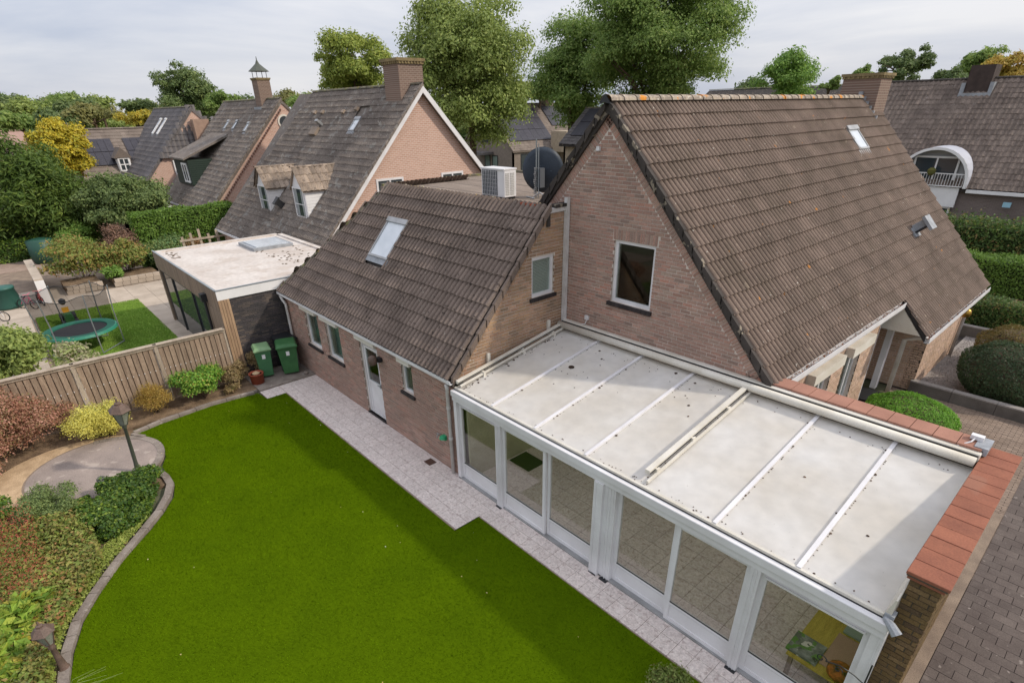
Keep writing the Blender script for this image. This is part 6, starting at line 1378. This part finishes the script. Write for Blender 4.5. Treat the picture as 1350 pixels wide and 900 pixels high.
# ================================================================ right hand planting
ball('large dark round box ball on the gravel', (-1.2, 19.95, 0), (1.22, 1.22, 1.6), 26000, .055, L_box, 30)
ball('rusty brown topped round bush behind the large box ball', (-1.35, 22.3, 0), (1.15, 1.15, 1.45), 14000, .055, leafmat('brown_box_leaf', G('#6a5a34', '#7d6a3c', '#55602e')), 31)
ball('bright green rounded dwarf conifer behind the garden wall', (-2.45, 15.8, 0), (1.0, 1.0, 1.0), 16000, .075, L_thuja, 32, asp=.3)
hedge('clipped hedge nearest the gravel bed beyond the house corner', -3.9, 3, 25.5, 26.6, 1.15, 26000, .08, L_hedged, 33, group='hedges beyond the house')
hedge('second clipped hedge across the dusty pavement', -7, 3, 31.6, 32.9, 1.5, 30000, .09, L_hedge, 34, group='hedges beyond the house')
hedge('tall loose laurel hedge under the right house wall', -11, 2, 37.5, 39.3, 1.9, 26000, .14, L_hedged, 35, wob=.18, group='hedges beyond the house')
# ================================================================ neighbour garden on the left
ng = struct('neighbour_patio', MB().box(-42, -18.1, -8, 14, -.055, -.02), M_joint)
sm = MB().box(0, .79, 0, .79, -.03, 0).build('paving_slab', M_slab, ng); sme = sm.data; bpy.data.objects.remove(sm)
for i in range(24):
    for j in range(14):
        x, y = -36.2+i*.8, -3.4+j*.8
        if -30.7 < x+.4 < -23.7 and 0.0 < y+.4 < 3.8: continue
        if x < -34.3 and y > 1.5: continue
        if x > -19 : continue
        if i*14+j > 330: continue
        link('paving_slab', sme, None, ng, (x, y, rg.uniform(-.002, .002)))
L2 = struct('neighbour_lawn', MB().box(-30.8, -23.6, -.05, 3.85, -.055, .0), mat('neighbour_turf', rgb('#86a044'), rgb('#79943c'), rough=.95, scale=.5, fine=60, fineamt=.2))
rng = np.random.RandomState(44); n = 60000; xy = np.stack([rng.uniform(-30.8, -23.6, n), rng.uniform(-.05, 3.85, n)], 1); a = rng.random(n)*6.28; w = .008+.006*rng.random(n)
V = np.zeros((n, 3, 3)); V[:, 0, :2] = xy-np.stack([np.cos(a), np.sin(a)], 1)*w[:, None]; V[:, 1, :2] = xy+np.stack([np.cos(a), np.sin(a)], 1)*w[:, None]; V[:, 2, :2] = xy+.01; V[:, 2, 2] = .03+.02*rng.random(n)
tag(link('grass', np_mesh('grass', V.reshape(-1, 3), np.arange(3*n).reshape(n, 3)), mat('neighbour_grass_blade', rgb('#88a84a'), rgb('#94b050'), rough=.8, rnd=.25)), 'light green artificial grass under the trampoline next door', 'grass', kind='stuff')
tp = thing('trampoline', 'round green edged trampoline with safety net poles on the neighbour lawn', 'trampoline', (-25.0, 1.05, 0))
tx, ty, tz, tr_ = -25.0, 1.05, .72, 1.16
MB().lathe((tx, ty, tz), [(.86, 0), (.86, .012)], 36).build('mat', flat('black_jump_mat', rgb('#3b3a3c'), rough=.8), tp)
m = MB(); vs = []; fs = []
for k in range(48):
    a = 2*math.pi*k/48
    for r_, z in ((.85, .0), (.86, .05), (tr_, .05), (tr_+.03, -.03)): vs.append((tx+r_*math.cos(a), ty+r_*math.sin(a), tz+z))
for k in range(48):
    for q in range(3): fs.append((k*4+q, k*4+q+1, ((k+1) % 48)*4+q+1, ((k+1) % 48)*4+q))
m.add(vs, fs).build('pad', flat('green_pad', rgb('#2c8068'), rough=.5), tp)
for k in range(6):
    a = k*math.pi/3+.3; c_, s_ = math.cos(a), math.sin(a); x, y = tx+(tr_+.04)*c_, ty+(tr_+.04)*s_
    MB().tube([(x, y, .02), (x, y, 1.3), (x+.08*c_, y+.08*s_, 2.2)], .02, 6).build('net_pole', M_steel, tp)
    if k % 2 == 0:
        a2 = (k+1)*math.pi/3+.3; x2, y2 = tx+(tr_+.04)*math.cos(a2), ty+(tr_+.04)*math.sin(a2); MB().tube([(x, y, .7), (x, y, .05), (x2, y2, .05), (x2, y2, .7)], .02, 6).build('leg', M_steel, tp)
netm = glassmat('safety_net', tint=(.62, .62, .62), ior=1.01); m = MB()
for k in range(36): a0, a1 = 2*math.pi*k/36, 2*math.pi*(k+1)/36; m.add([(tx+1.12*math.cos(a0), ty+1.12*math.sin(a0), .78), (tx+1.12*math.cos(a1), ty+1.12*math.sin(a1), .78), (tx+1.2*math.cos(a1), ty+1.2*math.sin(a1), 2.1+.06*math.sin(a1*6)), (tx+1.2*math.cos(a0), ty+1.2*math.sin(a0), 2.1+.06*math.sin(a0*6))], [(0, 1, 2, 3)])
m.build('safety_net', netm, tp)
m = MB(); m.tube([(tx+1.2*math.cos(a), ty+1.2*math.sin(a), 2.1+.06*math.sin(a*6)) for a in [2*math.pi*k/36 for k in range(37)]], .012, 5, caps=False).build('net_cord', M_blackp, tp)
tc_ = thing('toy_tractor', 'small green ride on toy tractor with yellow seat behind the trampoline', 'toy', (-28.6, 1.0, 0))
MB().box(-29.1, -28.2, .85, 1.15, .2, .42).box(-28.6, -28.2, .88, 1.12, .42, .55).build('body', M_green, tc_); MB().box(-29.0, -28.8, .9, 1.1, .42, .48).box(-29.05, -28.98, .88, 1.12, .48, .66).build('seat', flat('toy_yellow', rgb('#d8a43a')), tc_)
for x, r_ in ((-29.0, .22), (-28.35, .15)):
    for y in (.78, 1.22): MB().tube([(x, y-.06, r_), (x, y+.06, r_)], r_, 12).build('wheel', M_blackp, tc_)
MB().lathe((-29.0, 1.0, .78), [(.05, 0), (.13, .08), (.12, .2), (.03, .26)], 8).build('helmet', M_blackp, tc_)
def bike(label, x, y, cl_, rz):
    t = thing('kids_bicycle', label, 'bicycle', (x, y, 0), rz, 'childrens bikes by the brick wall'); o = (0, 0, 0)
    for sx in (-.33, .33):
        m = MB(); m.tube([(sx+.2*math.cos(a), 0, .2+.2*math.sin(a)) for a in [2*math.pi*k/14 for k in range(15)]], .022, 5, caps=False); m.build('wheel', M_blackp, t, org=o)
    MB().tube([(-.33, 0, .2), (-.12, 0, .5), (.22, 0, .5), (.33, 0, .2)], .018, 6).tube([(-.12, 0, .5), (-.02, 0, .2), (.22, 0, .5)], .018, 6).tube([(.22, 0, .5), (.18, 0, .66), (.14, -.18, .68)], .014, 6).tube([(.18, 0, .66), (.14, .18, .68)], .014, 6).build('frame', cl_, t, org=o)
    MB().box(-.2, -.02, -.05, .05, .52, .57).build('saddle', M_blackp, t, org=o)
bike('small pink childrens bike parked by the low wall', -32.7, -.1, flat('pink_bike', rgb('#c4607a')), R(40))
bike('white childrens bike half hidden at the left edge', -31.4, -1.3, flat('white_bike', rgb('#d8d4d4')), R(60))
bike('red framed childrens bike behind the pink one', -33.1, .4, flat('red_bike', rgb('#a03a3a')), R(10))
cb = thing('compost_bin', 'dark green tapered compost barrel at the left edge', 'barrel', (-33.6, -.75, 0))
MB().lathe((-33.6, -.75, 0), [(.5, 0), (.56, .1), (.42, .85), (.46, .86), (.44, .95), (.1, 1.0)], 16).build('barrel', flat('dark_teal_plastic', rgb('#2a5a50')), cb, smooth=True)
wb = thing('water_barrel', 'dark green water barrel under the conifer at the far left', 'barrel', (-43.5, 1.6, 0))
MB().lathe((-43.5, 1.6, 0), [(.6, 0), (.7, .5), (.68, 1.3), (.2, 1.4)], 16).build('barrel', flat('deep_green_barrel', rgb('#1f4a3c')), wb, smooth=True)
bw = thing('brick_wall', 'low brown brick garden wall sloping down beside the bikes', 'wall', (-35, .6, 0))
MB().box(-38.5, -33.2, .5, .75, 0, 1.05).build('wall', M_bricks2, bw); MB().box(-38.5, -33.15, .45, .8, 1.05, 1.12).build('coping', M_slab, bw)
MB().box(-33.2, -33.1, .45, .8, 0, 1.05).build('end_cap', M_whiteb, bw)
for k, (a, b) in enumerate(((1.5, 3.0), (3.5, 5.6), (6.2, 8.5))):
    t = thing('stone_planter', ('pale stone raised planter left of the fence side bushes', 'pale stone raised planter behind the trampoline corner', 'pale stone raised planter next to the flat roof')[k], 'planter', (-34.4, (a+b)/2, 0), group='raised planters')
    for q in range(2):
        n = 6
        for i in range(n): MB().box(-34.1, -33.95, a+(b-a)*i/n+(.05 if q else 0), a+(b-a)*(i+1)/n-.015+(.05 if q else 0), q*.2, q*.2+.19).build('block', M_slab, t)
    MB().box(-36, -34.1, a, b, 0, .34).build('soil', M_soil, t)
for i, (lb, c, r_, n, lf) in enumerate((('broad spreading green and rust garden bush behind the trampoline', (-36.3, 2.5, 0), (2.2, 2.0, 2.3), 9000, L_maple), ('rounded green bush above the middle planter', (-35.6, 4.6, 0), (1.3, 1.2, 2.1), 5500, L_maple), ('blue green bush beside the flat roof corner', (-36.0, 6.6, 0), (1.6, 1.6, 1.9), 7000, leafmat('blue_green_leaf', G('#5d7a4a', '#6f8a55', '#8a8a4c', '#4c6a44'))),
        ('bright yellow green low bush at the foot of the planter', (-34.6, 3.7, .2), (.6, .6, .8), 1500, L_lime), ('dry brown twiggy bush in front of the long hedge', (-36.6, 4.6, 0), (1.2, 1.3, 2.7), 4500, leafmat('brown_twig', G('#7d6050', '#8f7360', '#6a5044'))), ('orange brown dry bush beside the long hedge', (-35.9, 7.9, 0), (.9, 1.2, 1.6), 3500, leafmat('orange_brown_leaf', G('#a07a58', '#8a6a4a', '#7a7a44'))),
        ('light green creeper over the wall below the conifer', (-43.5, 3.4, 0), (1.4, 1.3, 2.0), 4000, L_lime), ('leafy pale green bush at the left edge behind the fence', (-22.3, -1.0, 0), (1.5, 1.4, 2.0), 9500, L_birch), ('small yellow green bush against the black downpipe corner', (-20.2, 3.7, 0), (.6, .5, .75), 1500, L_gold), ('pale flowering twigs above the fence on the left', (-21.6, .5, 0), (.6, .8, 1.6), 1500, leafmat('pale_twig_leaf', G('#b8a898', '#7a8a50', '#94a060'))),
        ('green bush at the left edge beside the bikes', (-28.5, -2.6, 0), (1.3, 1.2, 2.2), 4500, L_birch))):
    shrub('garden_bush', lb, 'bush', c, r_, n, .13 if n > 5000 else .11, lf, 50+i, k=22, lr=.4)
hedge('long clipped green hedge between the gardens and the dormer house', -37.9, -36.7, 5.6, 11.0, 2.9, 22000, .13, L_hedge, 70)
hedge('dark ivy covered low wall at the far left', -46, -44.9, -1.5, 3.5, 1.2, 5000, .13, L_ivy, 71)
wf = thing('white_gate', 'weathered white wooden trellis gate by the flat roof', 'gate', (-35.2, 8.6, 0))
for k in range(6): MB().box(-35.2, -35.13, 7.3+k*.45, 7.42+k*.45, .3, 1.75+.15*(k % 3)).build('paling', M_woodl, wf)
for z in (.7, 1.5): MB().box(-35.13, -35.08, 7.2, 9.7, z, z+.1).build('rail', M_woodl, wf)
struct('brick_yard', MB().box(-52, -42, -6, 3, -.055, -.01), mat('pinkish_yard_brick', rgb('#a08c7e'), rgb('#8f7a6c'), rough=.95, fineamt=.25, fine=25))
# ================================================================ trees
def at(px_, py_, dist):
    d = rt*((px_-670)/730.13)+dn*((py_-535)/730.13)+fw; h = math.hypot(d.x, d.y); return CAM+d*(dist/h)
def ptree(name, label, px_, top, bot, wm, D, n, leaf, lm, seed, k=26, lr=.34, vert=.9, group=None, cat='tree', droop=0, shape=(1, 1), extra=0, base0=0, asp=.55):
    P = at(px_, top, D); B = at(px_, bot, D); return tree(name, label, cat, (P.x, P.y, base0), P.z, wm/2, B.z-extra, n, leaf, lm, seed, k=k, lr=lr, vert=vert, group=group, droop=droop, shape=shape, asp=asp)
ptree('birch_tree', 'tall olive green birch like tree behind the pink gable', 612, -60, 225, 9.4, 42, 70000, .19, L_birch, 101, k=110, lr=.26, droop=.6)
ptree('tall_tree', 'dark green tree between the birch and the huge crown', 757, -5, 195, 8.6, 58, 46000, .23, L_oak, 102, k=70, lr=.3)
ptree('tall_tree', 'huge wide green tree rising over the main ridge', 882, -90, 175, 13.0, 52, 110000, .20, L_oak, 103, k=150, lr=.24)
ptree('tall_tree', 'yellowish green tree left of the corbelled brick chimney', 458, 30, 150, 8.8, 58, 34000, .22, leafmat('yellow_green_leaf', G('#7d8a3c', '#96a048', '#6a7c38', '#a8a850')), 104, k=40, lr=.26)
ptree('pine_tree', 'tall dark pine standing alone on the left skyline', 226, 66, 180, 9.4, 95, 26000, .34, L_dark, 105, k=90, lr=.24, vert=.8, extra=3.0)
ptree('far_tree', 'small dark pointed tree left of the lone pine', 176, 122, 160, 4.5, 100, 3500, .4, L_dark, 106, k=18)
ptree('far_tree', 'round green tree right of the lone pine', 288, 116, 155, 5.2, 90, 4500, .36, L_oak, 107, k=20)
ptree('yellow_tree', 'bright yellow autumn tree beside the solar house', 60, 146, 252, 4.3, 56, 26000, .2, L_yel, 108, k=70, lr=.28)
ptree('yellow_tree', 'smaller yellow green tree below the pine', 176, 146, 172, 4.6, 80, 4000, .3, leafmat('golden_green_leaf', G('#a8983a', '#8a8c3c', '#c4a838')), 109, k=20)
ptree('far_tree', 'round light green tree right of the big crown over the ridge', 1050, 62, 145, 8.0, 66, 11000, .26, L_lime, 110, k=34, lr=.3)
ptree('far_tree', 'tiny dark tree just left of the right hand chimney', 1143, 84, 112, 2.9, 85, 2200, .3, L_oak, 111, k=14)
ptree('far_tree', 'small green tree touching the right hand chimney', 1098, 95, 125, 2.6, 85, 1800, .3, L_oak, 112, k=14)
ptree('far_tree', 'airy grey green tree above the right house ridge', 1202, 54, 125, 6.0, 75, 8500, .26, L_far, 113, k=40, lr=.2)
ptree('far_tree', 'low rounded tree right of the airy grey green one', 1255, 84, 120, 5.0, 80, 4200, .3, L_far, 114, k=16)
ptree('far_tree', 'dark green treetop behind the sooty chimney', 1308, 46, 120, 5.2, 84, 4200, .3, L_oak, 115, k=22)
ptree('yellow_tree', 'golden tree at the right edge of the skyline', 1338, 66, 118, 4.6, 72, 3600, .28, leafmat('golden_leaf', G('#b08c40', '#a89a48', '#8f8a44')), 116, k=20)
ptree('conifer_tree', 'large olive conifer at the left edge next door', -14, 138, 345, 7.0, 47, 36000, .30, leafmat('olive_conifer', G('#4c6228', '#5f7430', '#3e5224', '#7a8a3c')), 117, k=90, lr=.22, extra=2.4, droop=1.0, asp=.3)
ptree('conifer_tree', 'lower olive conifer right of the large one', 78, 214, 318, 4.2, 48, 16000, .27, MATS['olive_conifer'], 118, k=50, lr=.25, extra=1.2, droop=.7, asp=.3)
ptree('round_tree', 'wide dome shaped dark green tree behind the bushes', 151, 224, 300, 5.9, 44, 28000, .18, L_dark, 119, k=70, lr=.27, extra=.6)
# skyline belt of individual far trees
rgt = random.Random(77); labs = ['dark', 'olive', 'pale green', 'brownish green']; mats_ = [L_oak, L_far, L_birch, leafmat('brown_green_leaf', G('#7a7a48', '#8a8450', '#6a7044'))]
skyl = [(-20, 128, 130), (10, 131, 120), (35, 133, 118), (58, 136, 140), (82, 128, 125), (100, 134, 105), (128, 130, 118), (118, 142, 95), (22, 150, 100), (75, 148, 95), (145, 150, 150), (205, 138, 130), (262, 130, 120), (310, 128, 130), (335, 136, 140), (390, 120, 110), (405, 128, 95), (500, 120, 100), (690, 112, 95), (712, 108, 85), (672, 122, 110), (1000, 108, 110), (1100, 112, 120), (1180, 108, 120), (1285, 92, 110), (1360, 90, 120), (-60, 135, 120), (-100, 130, 130)]
names_ = ['first', 'second', 'third', 'fourth', 'fifth', 'sixth', 'seventh', 'eighth', 'ninth', 'tenth', 'eleventh', 'twelfth', 'thirteenth', 'fourteenth', 'fifteenth', 'sixteenth', 'seventeenth', 'eighteenth', 'nineteenth', 'twentieth', 'twenty first', 'twenty second', 'twenty third', 'twenty fourth', 'twenty fifth', 'twenty sixth']
order = sorted(range(len(skyl)), key=lambda i: skyl[i][0])
for rank, i in enumerate(order):
    p_, tp_, D = skyl[i]; q = i % 4
    if p_ < 0 or p_ > 1350: lb = 'distant %s tree beyond the picture margin' % labs[q]
    else: lb = 'distant %s tree on the skyline, %s counted from the left' % (labs[q], names_[rank-2])
    ptree('skyline_tree', lb, p_, tp_, tp_+26, D*.085, D, 3600, .009*D*.42+.1, mats_[q], 200+i, k=16, lr=.36, group='distant trees along the skyline')
rng = np.random.RandomState(9); n = 30000; ang = rng.uniform(math.radians(75), math.radians(190), n); rr = rng.uniform(150, 260, n)
P = np.stack([rr*np.cos(ang), rr*np.sin(ang), rng.random(n)**.6*(4.6+1.2*np.sin(ang*37)+1.0*np.sin(ang*91+rr*.1))], 1)
tag(leaf_cloud('far_wood', P, rng.normal(size=(n, 3))+np.array((0, 0, .6)), 2.6, rng, L_far, asp=.8), 'far belt of woodland closing the horizon', 'wood', kind='stuff')
